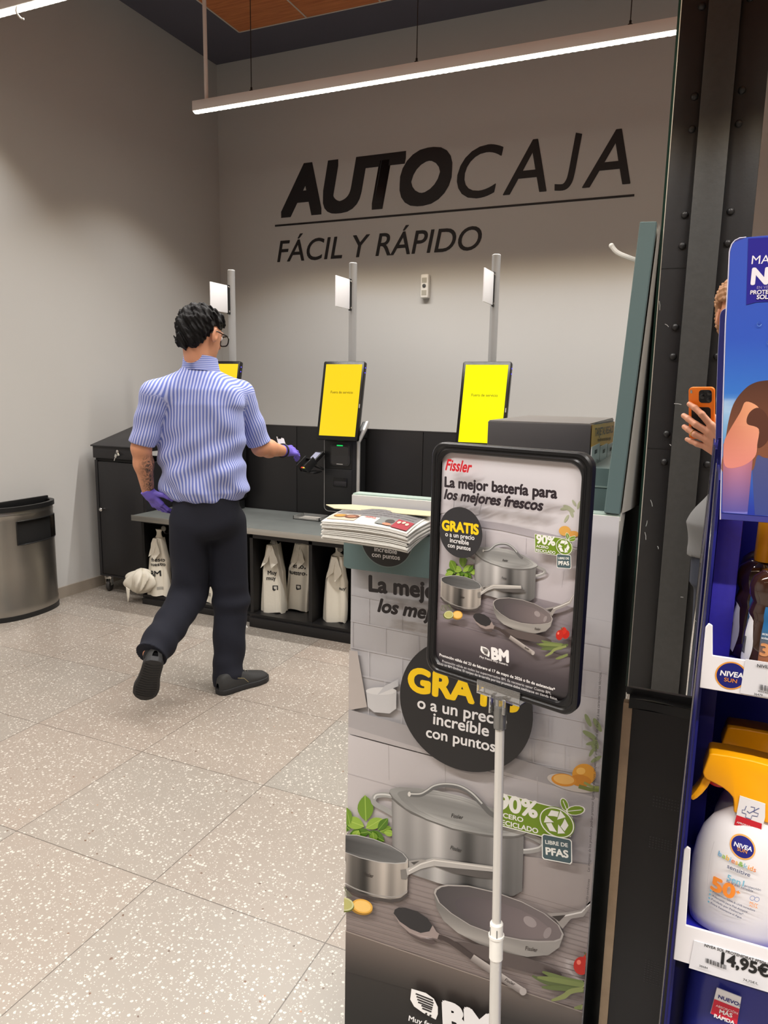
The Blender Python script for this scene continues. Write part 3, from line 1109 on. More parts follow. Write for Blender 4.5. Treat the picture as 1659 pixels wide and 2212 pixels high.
loop = [binpt(ua + (ub - ua) * k / 14, 0.465, 1.012) for k in range(15)] + [binpt(ub - (ub - ua) * k / 14, 0.61, 1.012) for k in range(15)]
tube(bm, loop, 0.0035, 8, closed=True)
obj('slot_trim', bm, BLACKP, t)

# ------------------------------------------------------------------ carrier bags on hooks under the worktop
BAG = mat('cream_carrier_bag', (226, 221, 208), rough=0.5, spec=0.4, bump=0.35, bscale=70)
BAGINK = print_mat('bag_ink', rough=0.6)


def bag(x, y, ztop, zbot, w, dpt, seed, label, words, lean=0.0, tw=0.35, group='carrier bags under the worktop', fold=5, gather=0.12):
    t = thing('carrier_bag', label, 'bag', (x, y, zbot), group=group)
    rnd = random.Random(seed)
    ph = [rnd.uniform(0, 6.28) for _ in range(4)]
    H = ztop - zbot

    def sec(u, v, sgn=1):
        z = zbot + H * v
        full = 1.0 if v < 0.62 else 1.0 - (1.0 - tw) * ((v - 0.62) / 0.38) ** 0.8
        full *= 1.0 + 0.06 * math.sin(5 * v + ph[0])
        th = u * 2 * math.pi
        f = 1.0 + 0.26 * math.sin(fold * th + ph[1] + 1.5 * v) * (0.35 + 0.65 * v) + 0.12 * math.sin((fold + 4) * th + ph[2] + 3 * v)
        px = w / 2 * full * math.copysign(abs(math.cos(th)) ** 0.55, math.cos(th))
        py = dpt / 2 * (0.75 + 0.35 * (1 - v)) * math.copysign(abs(math.sin(th)) ** 0.8, math.sin(th)) * f
        py += 0.006 * math.sin(9 * px / w + ph[3] + 2 * v)
        jag = 0.006 * math.sin(23 * u + ph[0]) if v < 0.02 else 0
        return Vector((x + px + lean * (v - 0.5), y + py, z + jag))
    bm = B()
    grid(bm, lambda u, v: sec(u, v), 56, 26, closed_u=True)
    obj('bag_body', bm, BAG, t, sharp=60)
    # gathered neck and handles
    bm = B()
    top = Vector((x + lean * 0.5, y, ztop))
    nk = [(w / 2 * tw, 0.0), (w * gather, 0.018), (w * gather * 0.9, 0.034), (w * gather * 1.3, 0.055)]
    lathe(bm, [(max(0.006, a), b_) for a, b_ in nk], top, 18, 1.0, 0.55)
    obj('neck', bm, BAG, t, sharp=60)
    # turned-down handle flaps
    for k in range(2):
        bm = B()
        a = rnd.uniform(-0.06, 0.06) + (0.12 if k else -0.22)
        q = [Vector((x - w * 0.10, y - dpt * 0.42, ztop - 0.004)), Vector((x + w * 0.10, y - dpt * 0.44, ztop - 0.004)),
             Vector((x + w * (a + 0.24), y - dpt * 0.60, ztop - H * 0.24)), Vector((x + w * (a - 0.06), y - dpt * 0.66, ztop - H * rnd.uniform(0.32, 0.40)))]
        vs4 = [bm.verts.new(p) for p in q]
        vs4b = [bm.verts.new(p + Vector((0, 0.003, 0))) for p in q]
        bm.faces.new(vs4); bm.faces.new(list(reversed(vs4b)))
        for i in range(4):
            bm.faces.new((vs4[i], vs4b[i], vs4b[(i + 1) % 4], vs4[(i + 1) % 4]))
        bmesh.ops.subdivide_edges(bm, edges=bm.edges[:], cuts=3, use_grid_fill=True)
        for v_ in bm.verts:
            v_.co.y += 0.006 * math.sin(90 * v_.co.x + ph[k]) * math.cos(60 * v_.co.z)
        obj('handle_flap', bm, BAG, t, sharp=60)
    # printing on the front, following the surface
    if words:
        def warp(px, pz, hgt):
            best = y
            u0 = 0.75
            lo_, hi_ = 0.5, 1.0
            v = (pz - zbot) / H
            for _ in range(24):
                mid = (lo_ + hi_) / 2
                if sec(mid, v).x < px:
                    lo_ = mid
                else:
                    hi_ = mid
            p = sec((lo_ + hi_) / 2, v)
            return Vector((px, p.y - 0.0015 - hgt, pz))
        cv = Canvas((0, 0, 0), (1, 0, 0), (0, 0, 1), warp=warp)
        for it in words:
            if it[0] == 'logo':
                _, u, v, s = it
                cx_, cz_ = x + u * w, zbot + v * H
                cv.poly([(cx_ - s, cz_ + s * .8), (cx_ + s * .9, cz_ + s), (cx_ + s, cz_ - s * .5), (cx_ - s * .6, cz_ - s), (cx_ - s, cz_ - s * .6)], (30, 30, 32), raw=True)
                cv.poly([(cx_ - s * .7, cz_ + s * .5), (cx_ + s * .6, cz_ + s * .7), (cx_ + s * .7, cz_ - s * .2), (cx_ - s * .3, cz_ - s * .4)], (205, 202, 194), raw=True)
            elif it[0] == 'bars':
                _, u, v, s = it
                for k in range(9):
                    xx = x + u * w + (k - 4) * s * 0.2
                    cv.poly([(xx, zbot + v * H), (xx + s * 0.1, zbot + v * H), (xx + s * 0.1, zbot + v * H + s), (xx, zbot + v * H + s)], (140, 138, 134), raw=True)
            else:
                s_, u0, u1, v = it
                a = (x + u0 * w, zbot + v * H)
                b_ = (x + u1 * w, zbot + v * H + 0.004)
                cv.text(s_, a, b_, (34, 34, 36), 0.022, raw=True)
        cv.build('print', BAGINK, t)
    return t


def hook(x, y, label, rot=0.0):
    t = thing('bag_hook', label, 'hook', (x, y, 0.545), group='bag hooks under the worktop')
    bm = B()
    box(bm, (x - 0.02, y - 0.02, 0.545), (x + 0.02, y + 0.02, 0.572), 0.003)
    obj('mount', bm, BLACKP, t)
    bm = B()
    tube(bm, smoothpath([(x, y, 0.55), (x, y - 0.005, 0.50), (x, y - 0.03, 0.478), (x, y - 0.055, 0.485), (x, y - 0.062, 0.505)], 5), 0.006, 8)
    obj('arm', bm, BLACKM, t)
    bm = B()
    lathe(bm, [(0.018, 0), (0.018, 0.006), (0.012, 0.01)], (0, 0, 0), 14)
    bm.transform(Matrix.Translation((x, y - 0.063, 0.515)) @ Matrix.Rotation(math.pi / 2, 4, 'X'))
    obj('button', bm, mat('hook_grey', (120, 118, 112), rough=0.4), t)


hook(-3.17, 3.72, 'black hook with a grey button at the left end under the worktop')
hook(-2.86, 3.72, 'black hook behind the legs of the employee under the worktop')
hook(-2.32, 3.70, 'black hook holding the gathered bags in the middle bay')
hook(-2.19, 3.78, 'black hook holding the flat bag behind in the middle bay')
hook(-1.88, 3.72, 'black hook beside the cookware stand under the worktop')

bag(-3.225, 3.66, 0.45, 0.062, 0.165, 0.075, 3, 'upright cream carrier bag hanging at the left end of the bench, BM printed low', [('fresco', -0.12, 0.42, 0.60), ('nuestro', -0.16, 0.44, 0.525), ('BM', -0.16, 0.24, 0.345), ('bars', 0.22, 0.12, 0.02)], lean=0.02)
bag(-2.88, 3.68, 0.43, 0.062, 0.19, 0.06, 5, 'cream carrier bag glimpsed between the legs of the employee', [('BM', -0.10, 0.28, 0.42), ('bars', 0.28, 0.12, 0.024), ('nuestro', -0.2, 0.34, 0.70)], lean=-0.03)
bag(-2.335, 3.66, 0.50, 0.08, 0.155, 0.10, 8, 'cream carrier bag with folded flaps in front, in the middle bay', [('Muy', -0.10, 0.28, 0.56), ('muy', -0.14, 0.24, 0.48), ('logo', 0.22, 0.37, 0.018)], lean=0.0, fold=6)
bag(-2.195, 3.74, 0.50, 0.085, 0.17, 0.07, 11, 'flatter cream carrier bag behind the folded one in the middle bay', [('fresco,', -0.38, 0.30, 0.64), ('nuestro.', -0.40, 0.34, 0.54), ('logo', 0.05, 0.36, 0.018)], lean=0.05, tw=0.7, gather=0.2)
bag(-1.905, 3.66, 0.475, 0.08, 0.15, 0.07, 14, 'cream carrier bag half hidden by the cookware stand in the right bay', [('muy', 0.2, 0.5, 0.5)], lean=0.02, tw=0.55)

# bunched-up bag lying at the left end of the bench
t = thing('carrier_bag', 'bunched up cream carrier bag slumped at the left end of the bench floor', 'bag', (-3.31, 3.6, 0.08), group='carrier bags under the worktop')
bm = B()
rn = random.Random(21)


def slump(u, v):
    th, ph_ = u * 2 * math.pi, (v - 0.5) * math.pi
    r = 1 + 0.22 * math.sin(5 * th + 4 * v) + 0.16 * math.sin(11 * th - 7 * v) * math.cos(ph_)
    return Vector((-3.335 + 0.10 * math.cos(ph_) * math.cos(th) * r + 0.02 * math.sin(ph_), 3.60 + 0.055 * math.cos(ph_) * math.sin(th) * r, 0.155 + 0.082 * math.sin(ph_) * (1 + 0.1 * math.sin(3 * th))))


grid(bm, slump, 60, 24, closed_u=True)
obj('bag_body', bm, BAG, t, sharp=60)
bm = B()
prism(bm, [Vector((-3.40, 3.535, 0.12)), Vector((-3.365, 3.53, 0.11)), Vector((-3.372, 3.53, 0.055)), Vector((-3.385, 3.532, 0.02))], (0, 0.006, 0), 0.001)
obj('handle', bm, BAG, t)
t = thing('paper_scrap', 'small white scrap of paper standing against the bench kickboard', 'paper', (-2.46, 3.50, 0.0))
bm = B(); prism(bm, [Vector((-2.475, 3.50, 0.0)), Vector((-2.43, 3.512, 0.0)), Vector((-2.478, 3.515, 0.05))], (0.001, 0.0015, 0)); obj('paper', bm, mat('white_paper', (235, 233, 228), rough=0.7), t)

# ================================================================== cookware promotion: cardboard stand, leaflets, framed poster
YD = 1.165
GREEN = mat('green_cardboard', (92, 112, 112), rough=0.55, bump=0.05)
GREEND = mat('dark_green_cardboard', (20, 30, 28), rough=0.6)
CARDW = mat('white_cardboard', (222, 220, 212), rough=0.6)
CARDG = mat('pale_cardboard_back', (196, 194, 186), rough=0.6)
PRINT = print_mat('printed_board', rough=0.42)
PRINTG = print_mat('printed_poster', rough=0.35)
CLEAR = mat('clear_acrylic', (240, 242, 242), rough=0.05, trans=0.92, ior=1.47)

FB = crop(740, 1640, 620 / 1659.0)      # lower enlargement of the stand
FC = crop(740, 1240, 620 / 1659.0)      # upper enlargement of the stand
FA = crop(900, 880, 520 / 1659.0)       # enlargement of the framed poster


def steel(u, base=150, amp=1.0, seed=0.0):
    """brushed-steel streaks as they are printed across a pot"""
    v = 40 * math.sin(7.3 * u + seed) + 26 * math.sin(17.1 * u + 1.3 + seed) + 12 * math.sin(41 * u + seed * 2)
    return max(40, min(225, base + amp * v))


def cookware(cv):
    """the photographed pots and food on the print, in coordinates of the lower enlargement FB"""
    P = cv.patch
    # tomato, beans and handle side first (furthest back: herb, casserole)
    def leafy(cx, cy, L, ang, w, c):
        a = math.radians(ang)
        pts = []
        for k in range(9):
            t_ = k / 8
            pts.append((cx + L * t_ * math.cos(a) - w * math.sin(t_ * math.pi) ** 0.8 * math.sin(a), cy + L * t_ * math.sin(a) + w * math.sin(t_ * math.pi) ** 0.8 * math.cos(a)))
        for k in range(8, -1, -1):
            t_ = k / 8
            pts.append((cx + L * t_ * math.cos(a) + w * math.sin(t_ * math.pi) ** 0.8 * math.sin(a), cy + L * t_ * math.sin(a) - w * math.sin(t_ * math.pi) ** 0.8 * math.cos(a)))
        cv.poly(pts[:-1], c)
        cv.stroke([(cx, cy), (cx + L * math.cos(a), cy + L * math.sin(a))], w * 0.12, mixc(c, (200, 220, 120), 0.45))
    G1, G2, G3 = (104, 138, 40), (74, 112, 28), (138, 168, 64)
    for (cx, cy, L, a, w, c) in ((170, 400, 120, 170, 34, G2), (160, 400, 110, 30, 32, G2), (60, 390, 120, 200, 36, G2), (230, 400, 70, -20, 26, G1), (150, 340, 150, -92, 46, G1), (140, 370, 120, -160, 36, G3),
                                 (150, 380, 110, -30, 32, G3), (60, 360, 130, -120, 42, G1), (40, 380, 100, 170, 34, G3), (220, 390, 90, -50, 24, G2), (190, 400, 60, 80, 24, G1), (110, 390, 60, 120, 24, G3), (255, 400, 60, 10, 20, G3)):
        leafy(cx, cy, L, a, w, c)
    # casserole handles
    cv.stroke([(330, 200), (270, 186), (215, 190), (195, 212), (205, 238), (260, 268), (345, 318)], 30, (152, 152, 150), smooth=True)
    cv.stroke([(330, 200), (270, 184), (213, 186), (198, 208)], 9, (206, 206, 204), smooth=True)
    cv.stroke([(1000, 492), (1060, 508), (1140, 496), (1172, 468), (1135, 440), (1065, 408)], 28, (150, 148, 146), smooth=True)
    cv.stroke([(1000, 484), (1060, 498), (1138, 486), (1160, 468)], 9, (205, 204, 202), smooth=True)
    # casserole body
    lidlow = ramp([(0, 190.0), (0.05, 225.0), (0.14, 275.0), (0.3, 325.0), (0.46, 366.0), (0.66, 402.0), (0.8, 416.0), (0.93, 418.0), (1, 404.0)])
    botm = ramp([(0, 560.0), (0.15, 640.0), (0.35, 690.0), (0.58, 738.0), (0.8, 768.0), (0.93, 765.0), (1, 735.0)])

    def bodyx(u, v):
        return 300 + 758 * u - 14 * v * (u - 0.3)
    P(lambda u, v: (bodyx(u, v), lidlow(u) + (botm(u) - lidlow(u)) * v),
      lambda u, v: (lambda g: (g, g * 0.985, g * 0.975))(steel(u, 148 - 26 * v, 1.0) * (0.72 + 0.3 * math.sin(min(1, u * 1.05) * math.pi) ** 0.5)), 46, 8)
    cv.stroke([(300 + 758 * k / 20, lidlow(k / 20) + 14) for k in range(21)], 5, (96, 94, 92))
    # lid
    lid = [(285, 165), (296, 150), (345, 140), (450, 146), (560, 160), (700, 192), (800, 226), (900, 272), (1000, 332), (1062, 378), (1078, 396), (1060, 408), (1000, 420), (900, 419), (800, 406), (650, 376), (500, 322), (380, 262), (310, 202)]
    cv.poly([(x, y + 10) for x, y in lid], (104, 102, 100))
    cx, cy = 680, 290
    rings = 3
    for k in range(rings):
        s = 1 - k * 0.12
        g = 160 - 4 * k if k % 2 else 164 - 4 * k
        cv.poly([(cx + (x - cx) * s, cy + (y - cy) * s) for x, y in lid], lambda x, y, g=g: (lambda q: (q, q, q * 0.99))(g + 26 * math.sin(x * 0.011 + y * 0.004)))
    cv.stroke([(402, 182), (462, 184), (500, 166), (545, 138), (610, 126), (690, 138), (760, 178), (820, 240), (860, 284), (892, 304)], 26, (104, 104, 104), smooth=True)
    cv.stroke([(405, 178), (462, 178), (500, 160), (545, 131), (610, 120), (690, 132), (760, 172), (820, 234)], 9, (196, 196, 194), smooth=True)
    cv.ellipse(402, 180, 9, 14, (214, 212, 208))
    cv.text('Fissler', (642, 312), (712, 324), (50, 48, 48), 0.01, 0.3, 1.25)
    cv.text('Fissler', (636, 494), (702, 514), (60, 58, 58), 0.01, 0.3, 1.35)
    # saucepan
    rim = [(-95, 420), (-60, 408), (14, 404), (100, 412), (200, 436), (300, 476), (370, 520), (397, 554), (388, 574), (330, 580), (230, 572), (120, 546), (14, 508), (-60, 474), (-92, 446)]
    topy = ramp([(0, 430.0), (0.1, 470.0), (0.22, 506.0), (0.44, 546.0), (0.66, 570.0), (0.86, 580.0), (0.97, 574.0), (1, 558.0)])
    boty = ramp([(0, 610.0), (0.1, 660.0), (0.22, 694.0), (0.4, 738.0), (0.6, 768.0), (0.8, 782.0), (0.92, 774.0), (1, 744.0)])
    cv.stroke([(-92 + 484 * k / 16, boty(k / 16) + 8) for k in range(17)], 22, (70, 64, 62))
    P(lambda u, v: (-94 + 490 * u - 6 * v * u, topy(u) + (boty(u) - topy(u)) * v),
      lambda u, v: (lambda g: (g * 1.02, g * 0.97, g * 0.92))(steel(u, 132 - 18 * v, 1.15, 1.7)), 40, 6)
    cv.stroke([(-92 + 484 * k / 16, boty(k / 16) - 12) for k in range(17)], 7, (150, 146, 142))
    cv.poly(rim, (176, 174, 172))
    c0 = (150, 490)
    cv.poly([(c0[0] + (x - c0[0]) * 0.965, c0[1] + (y - c0[1]) * 0.93) for x, y in rim], lambda x, y: (lambda g: (g, g, g))(70 + 46 * max(0, min(1, (x + 80) / 460)) + 14 * math.sin(x * .03)))
    cv.text('1.0L — — 1.0 QT', (120, 500), (232, 530), (84, 82, 82), 0, 0, 1.1)
    cv.text('Fissler', (140, 646), (198, 660), (54, 48, 44), 0.01, 0.3, 1.4)
    cv.poly([(352, 612), (395, 606), (398, 650), (385, 668), (356, 664)], (120, 116, 112))
    cv.poly([(385, 606), (470, 560), (545, 543), (700, 566), (884, 590), (890, 622), (700, 604), (540, 590), (470, 606), (392, 644)], (176, 172, 168))
    cv.poly([(540, 588), (700, 604), (884, 624), (930, 640), (928, 664), (800, 654), (660, 630)], (88, 84, 82))
    cv.stroke([(400, 618), (470, 578), (545, 556), (880, 600)], 7, (216, 212, 206))
    cv.poly([(400, 560), (475, 550), (505, 556), (440, 584), (404, 600)], (150, 146, 142))
    cv.poly([(412, 568), (462, 560), (430, 582)], (74, 70, 68))
    # shadow side of the table under the pan, printed
    cv.ellipse(960, 1120, 330, 42, (88, 78, 76), 16)
    # frying pan
    pan = [(545, 742), (552, 720), (580, 702), (620, 695), (740, 699), (900, 736), (1050, 790), (1180, 858), (1262, 925), (1288, 978), (1262, 1052), (1200, 1096), (1080, 1107), (950, 1082), (800, 1032), (680, 970), (600, 902), (562, 832)]
    cv.poly(pan, lambda x, y: (lambda g: (g, g * 0.97, g * 0.94))(118 + 34 * math.sin(x * 0.012) + 16 * math.sin(x * 0.031)))
    rimp = [(545, 742), (552, 720), (580, 702), (620, 695), (740, 699), (900, 736), (1050, 790), (1180, 858), (1262, 925), (1288, 978), (1278, 1006), (1240, 1020), (1150, 1022), (1050, 1014), (900, 984), (750, 928), (640, 858), (570, 796)]
    cv.poly(rimp, (168, 162, 158))
    c1 = (905, 860)
    cv.poly([(c1[0] + (x - c1[0]) * 0.972, c1[1] + (y - c1[1]) * 0.955) for x, y in rimp], lambda x, y: (lambda t_: mixc((70, 66, 68), (118, 108, 108), t_))((x - 560) / 720))
    cv.poly([(c1[0] + 26 + (x - c1[0]) * 0.74, c1[1] + 26 + (y - c1[1]) * 0.72) for x, y in rimp], lambda x, y: (lambda t_: mixc((76, 70, 74), (128, 116, 116), t_))((x - 640) / 600))
    cv.ellipse(1095, 905, 42, 26, (150, 140, 140), 35)
    cv.ellipse(1195, 968, 20, 34, (146, 136, 136), 25)
    cv.text('Fissler', (1068, 1066), (1140, 1078), (70, 62, 60), 0.01, 0.3, 1.3)
    cv.poly([(1192, 856), (1300, 850), (1390, 836), (1500, 800), (1700, 770), (1700, 810), (1510, 842), (1400, 874), (1330, 886), (1282, 944), (1266, 926), (1240, 890)], (150, 144, 140))
    cv.stroke([(1290, 870), (1390, 848), (1500, 818), (1700, 786)], 9, (214, 210, 206))
    cv.poly([(1220, 872), (1300, 864), (1262, 902)], (58, 52, 50))
    # spoon
    cv.ellipse(470, 992, 90, 22, (84, 72, 70), 24)
    bowl = [(315, 858), (322, 836), (345, 824), (385, 826), (450, 846), (508, 884), (540, 928), (560, 962), (600, 990), (576, 1006), (540, 998), (470, 996), (405, 968), (350, 920)]
    cv.poly([(x + 4, y + 8) for x, y in bowl], (104, 92, 90))
    cv.poly(bowl, (150, 136, 132))
    cv.poly([(315, 858), (322, 836), (345, 824), (385, 826), (450, 846), (508, 884), (538, 926), (520, 960), (470, 970), (410, 946), (350, 905)], (44, 42, 44))
    cv.stroke([(570, 990), (640, 1018), (768, 1110)], 28, (66, 56, 54), smooth=True)
    cv.stroke([(764, 1108), (860, 1172), (960, 1240), (1055, 1302)], 40, lambda u, v: mixc((186, 178, 174), (116, 108, 104), v))
    cv.ellipse(1056, 1302, 20, 22, (170, 162, 158))
    cv.text('Fissler', (950, 1240), (1008, 1270), (58, 52, 50), 0.01, 0.3, 1.3)
    # citrus, rosemary
    for k in range(16):
        cv.stroke([(-60 + 6 * k, 700), (-80 + 10 * k, 700 + 26 * math.sin(k) + 30), (-40 + 8 * k, 760)], 4, (104, 108, 84))
    cv.ellipse(132, 822, 66, 42, (150, 110, 36), 14)
    cv.ellipse(138, 814, 60, 40, (224, 170, 72), 14)
    cv.ellipse(138, 814, 50, 32, (240, 196, 112), 14)
    cv.ellipse(30, 808, 62, 40, (92, 96, 28), 10)
    cv.ellipse(34, 802, 56, 38, (200, 200, 150), 10)
    cv.ellipse(34, 802, 46, 30, (182, 178, 112), 10)
    # tomatoes, beans
    cv.ellipse(1470, 1150, 46, 46, (176, 30, 20))
    cv.ellipse(1440, 1110, 40, 38, (196, 40, 26))
    cv.ellipse(1392, 1148, 46, 52, (182, 34, 22))
    cv.ellipse(1376, 1128, 12, 14, (232, 120, 100))
    cv.stroke([(1410, 1070), (1424, 1100), (1440, 1080)], 7, (70, 90, 40))
    for (pts, c) in ((((1110, 1206), (1200, 1244), (1320, 1252), (1500, 1262)), (84, 96, 54)), (((1168, 1182), (1280, 1222), (1430, 1250)), (104, 118, 66)), (((1140, 1214), (1260, 1232), (1420, 1262)), (118, 130, 74)),
                     (((1165, 1270), (1280, 1276), (1430, 1290)), (92, 106, 58)), (((1220, 1346), (1290, 1322), (1340, 1290), (1480, 1272)), (132, 140, 84)), (((1350, 1388), (1420, 1378), (1500, 1360)), (116, 126, 74))):
        cv.stroke(pts, [10, 30, 30, 24], c, smooth=True)


def badge(cv, f):
    """green recycled-steel badge and the slate tag below it; f maps enlargement coordinates to the badge's own"""
    W_ = (236, 236, 230)
    GR = (112, 142, 34)
    cv.poly([f(893, 152), f(1300, 255), f(1340, 300), f(1352, 350), f(1330, 412), f(1168, 412), f(897, 342)], W_)
    cv.poly([f(898, 158), f(1298, 260), f(1335, 302), f(1346, 350), f(1325, 407), f(1170, 407), f(902, 337)], GR)
    cv.text('90%', f(910, 248), f(1142, 304), W_, 0.04, 0, 1.0)
    cv.text('ACERO', f(912, 292), f(1060, 328), W_, 0.028, 0, 0.9)
    cv.text('RECICLADO', f(912, 334), f(1145, 392), W_, 0.028, 0, 1.0)
    cv.poly([f(1252 + 102 * math.cos(k * math.pi / 20), 328 + 88 * math.sin(k * math.pi / 20) + 24 * math.cos(k * math.pi / 20)) for k in range(40)], GR)
    cv.patch(lambda u, v: f(1252 + (98 - 6 * v) * math.cos(u * 6.2832), 328 + (84 - 6 * v) * math.sin(u * 6.2832) + 24 * math.cos(u * 6.2832)), lambda u, v: W_, 40, 1)
    for k in range(3):
        a = math.radians(-90 + 120 * k)

        def rp(x, y):
            return f(1250 + x * math.cos(a) - y * math.sin(a), 325 + x * math.sin(a) + y * math.cos(a) + 0.2 * (x * math.cos(a) - y * math.sin(a)))
        cv.poly([rp(26, -50), rp(62, -30), rp(62, 14), rp(30, 6), rp(30, -18)], W_)
        cv.poly([rp(14, 4), rp(70, 22), rp(38, 52)], W_)
    for (cx, cy, ang, L) in ((1310, 258, -112, 72), (1312, 262, -6, 96)):
        a = math.radians(ang)
        for s, c in ((1.16, W_), (1.0, GR)):
            pts = []
            for k in range(13):
                t_ = k / 6 * math.pi
                pts.append(f(cx + L / 2 * math.cos(a) + s * L / 2 * math.cos(t_) * math.cos(a) - s * L * 0.26 * math.sin(t_) * math.sin(a), cy + L / 2 * math.sin(a) + s * L / 2 * math.cos(t_) * math.sin(a) + s * L * 0.26 * math.sin(t_) * math.cos(a)))
            cv.poly(pts[:-1], c)
        cv.stroke([f(cx, cy), f(cx + L * 0.85 * math.cos(a), cy + L * 0.85 * math.sin(a))], cv.badge_w, W_)
    cv.poly([f(1166, 398), f(1178, 390), f(1326, 420), f(1338, 432), f(1340, 552), f(1330, 564), f(1178, 536), f(1168, 524)], W_)
    cv.poly([f(1172, 402), f(1182, 396), f(1324, 425), f(1333, 436), f(1334, 548), f(1326, 558), f(1182, 531), f(1173, 520)], (72, 92, 98))
    cv.text('LIBRE DE', f(1187, 446), f(1316, 466), W_, 0.022)
    cv.text('PFAS', f(1190, 506), f(1320, 526), W_, 0.04)


def bmlogo(cv, f, dark):
    """white leaf-shaped cart mark with its dark bars"""
    W_ = (238, 236, 234)
    cv.poly([f(0, 0), f(.55, .06), f(.85, .22), f(1, .5), f(1, .78), f(.92, 1.0), f(.45, .84), f(.1, .66), f(-.05, .42)], W_)
    for k in range(6):
        y = .16 + .1 * k
        x0 = .16 + .03 * k + (.1 if k > 3 else 0)
        x1 = .84 - .02 * abs(k - 1)
        cv.stroke([f(x0, y), f(x1, y + .14 * (x1 - x0) / .7)], cv.logo_w, dark)
    cv.ellipse(*f(.56, .84), cv.logo_w * .7, cv.logo_w * .7, dark)
    cv.ellipse(*f(.72, .88), cv.logo_w * .7, cv.logo_w * .7, dark)


# ------------------------------------------------------------------ the stand
XL_, XR_ = -0.576, -0.1105
ZTOP = 1.252
TD = 0.42
stand = thing('promotion_stand', 'tall cardboard cookware promotion stand printed with steel pots, tall green board at its right', 'display', (-0.34, YD + 0.2, 0.0))
bm = B(); box(bm, (XL_, YD, 0.0), (XR_, YD + 0.006, ZTOP)); obj('front_panel', bm, CARDW, stand)
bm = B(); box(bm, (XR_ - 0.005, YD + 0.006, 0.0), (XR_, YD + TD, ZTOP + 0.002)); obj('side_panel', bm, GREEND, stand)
bm = B(); box(bm, (XL_, YD + 0.006, 0.0), (XL_ + 0.005, YD + TD, 1.09)); obj('side_panel', bm, GREEN, stand)
bm = B(); box(bm, (XL_ + 0.005, YD + TD - 0.006, 0.0), (XR_ - 0.005, YD + TD, 1.09)); obj('back_panel', bm, GREEN, stand)
bm = B(); box(bm, (XL_ + 0.005, YD + 0.006, 1.06), (XR_ - 0.005, YD + TD - 0.006, 1.065)); obj('top_deck', bm, GREEN, stand)
bm = B(); box(bm, (XL_, YD + 0.004, ZTOP - 0.002), (XR_, YD + 0.03, ZTOP + 0.0025)); obj('top_edge', bm, mat('pale_green_edge', (150, 168, 160), rough=0.6), stand)
bm = B(); box(bm, (XL_ + 0.21, 1.246, 1.065), (XR_ - 0.012, YD + TD - 0.006, 1.318)); ri = obj('riser', bm, GREEN, stand)
bm = B(); box(bm, (XL_ + 0.21, 1.2445, 1.286), (XR_ - 0.012, 1.246, 1.2885)); obj('riser_fold', bm, mat('green_fold', (128, 146, 142), rough=0.6), ri)

# tall board at the right edge, leaning a little, with a peg hook
bm = B()
b0, b1 = pl(1338, 1112, 1, YD), pl(1419, 478, 1, YD)
dirv = (b1 - b0)
nrm = Vector((dirv.z, 0, -dirv.x)).normalized()
wv = nrm * 0.0235
prism(bm, [b0 - wv, b0, b1, b1 - wv], (0, 0.012, 0), 0.0012, 1)
board = obj('header_edge', bm, GREEN, stand)
bm = B()
q = [b0 - wv * 0.15, b0, b1, b1 - wv * 0.15]
NV = 16


def backpt(u, v):
    p = b0 + dirv * v + Vector((0, 0.012 + u * 0.30, 0))
    return p + nrm * (0.002 + 0.030 * math.sin(u * math.pi * 0.5) * (1 - v) ** 0.8)


grid(bm, backpt, 14, NV)
grid(bm, lambda u, v: backpt(1 - u, v) - nrm * 0.004, 14, NV)
obj('header_back', bm, CARDG, stand, sharp=80)
bm = B()
grid(bm, lambda u, v: b0 - wv + dirv * v + Vector((0, 0.012 + u * 0.36, 0)), 4, 4)
obj('header_face', bm, GREEN, stand)
bm = B()
hb, ht = pl(1392, 568, 1, YD + 0.06), pl(1338, 548, 1, YD + 0.06)
he = pl(1321, 531, 1, YD + 0.06)
tube(bm, smoothpath([hb + (hb - ht) * 0.35, hb, ht, he], 8), 0.0036, 10)
sphere(bm, he, 0.0042, 10)
obj('peg_hook', bm, WHITEP, stand)
# small folded tab at the top right corner
bm = B()
c0_ = Vector((XR_, YD, ZTOP - 0.006))
prism(bm, [c0_, c0_ + Vector((0.0, 0.09, 0.075)), c0_ + Vector((0.0, 0.10, 0.03)), c0_ + Vector((0, 0.02, -0.06))], (0.0012, 0, 0))
obj('corner_tab', bm, CARDG, stand)

# front print
cv = Canvas((0, YD, 0), (1, 0, 0), (0, 0, 1), gain=1.0)
cl = cv.to2(746, 1500)
cv.clip = (XL_ + 0.0005, 0.002, XR_ - 0.0005, ZTOP)


def tfB(p):
    return cv.to2(*FB(*p))


def tfC(p):
    return cv.to2(*FC(*p))


cv.tf = tfC
# kitchen wall
cv.patch(lambda u, v: (-20 + 1640 * u, -700 + 1920 * v + 330 * u), lambda u, v: mixc(mixc((186, 186, 190), (206, 204, 206), u), mixc((166, 164, 168), (196, 192, 194), u), v), 8, 8)
for k in range(8):
    y = -40 + 150 * k
    cv.stroke([(0, y), (1640, y + 330)], 3, (188, 186, 190))
    for j in range(9):
        x = 60 + 190 * j + (95 if k % 2 else 0)
        cv.stroke([(x, y + 0.2 * x), (x, y + 150 + 0.2 * x)], 3, (186, 184, 188))
cv.poly([(0, 425), (95, 440), (150, 760), (0, 770)], (176, 168, 164))
cv.poly([(145, 665), (320, 668), (318, 770), (280, 798), (190, 790), (155, 760)], (192, 191, 193))
cv.ellipse(232, 668, 88, 22, (206, 205, 206))
cv.poly([(210, 690), (330, 640), (330, 600), (250, 640)], (186, 186, 190))
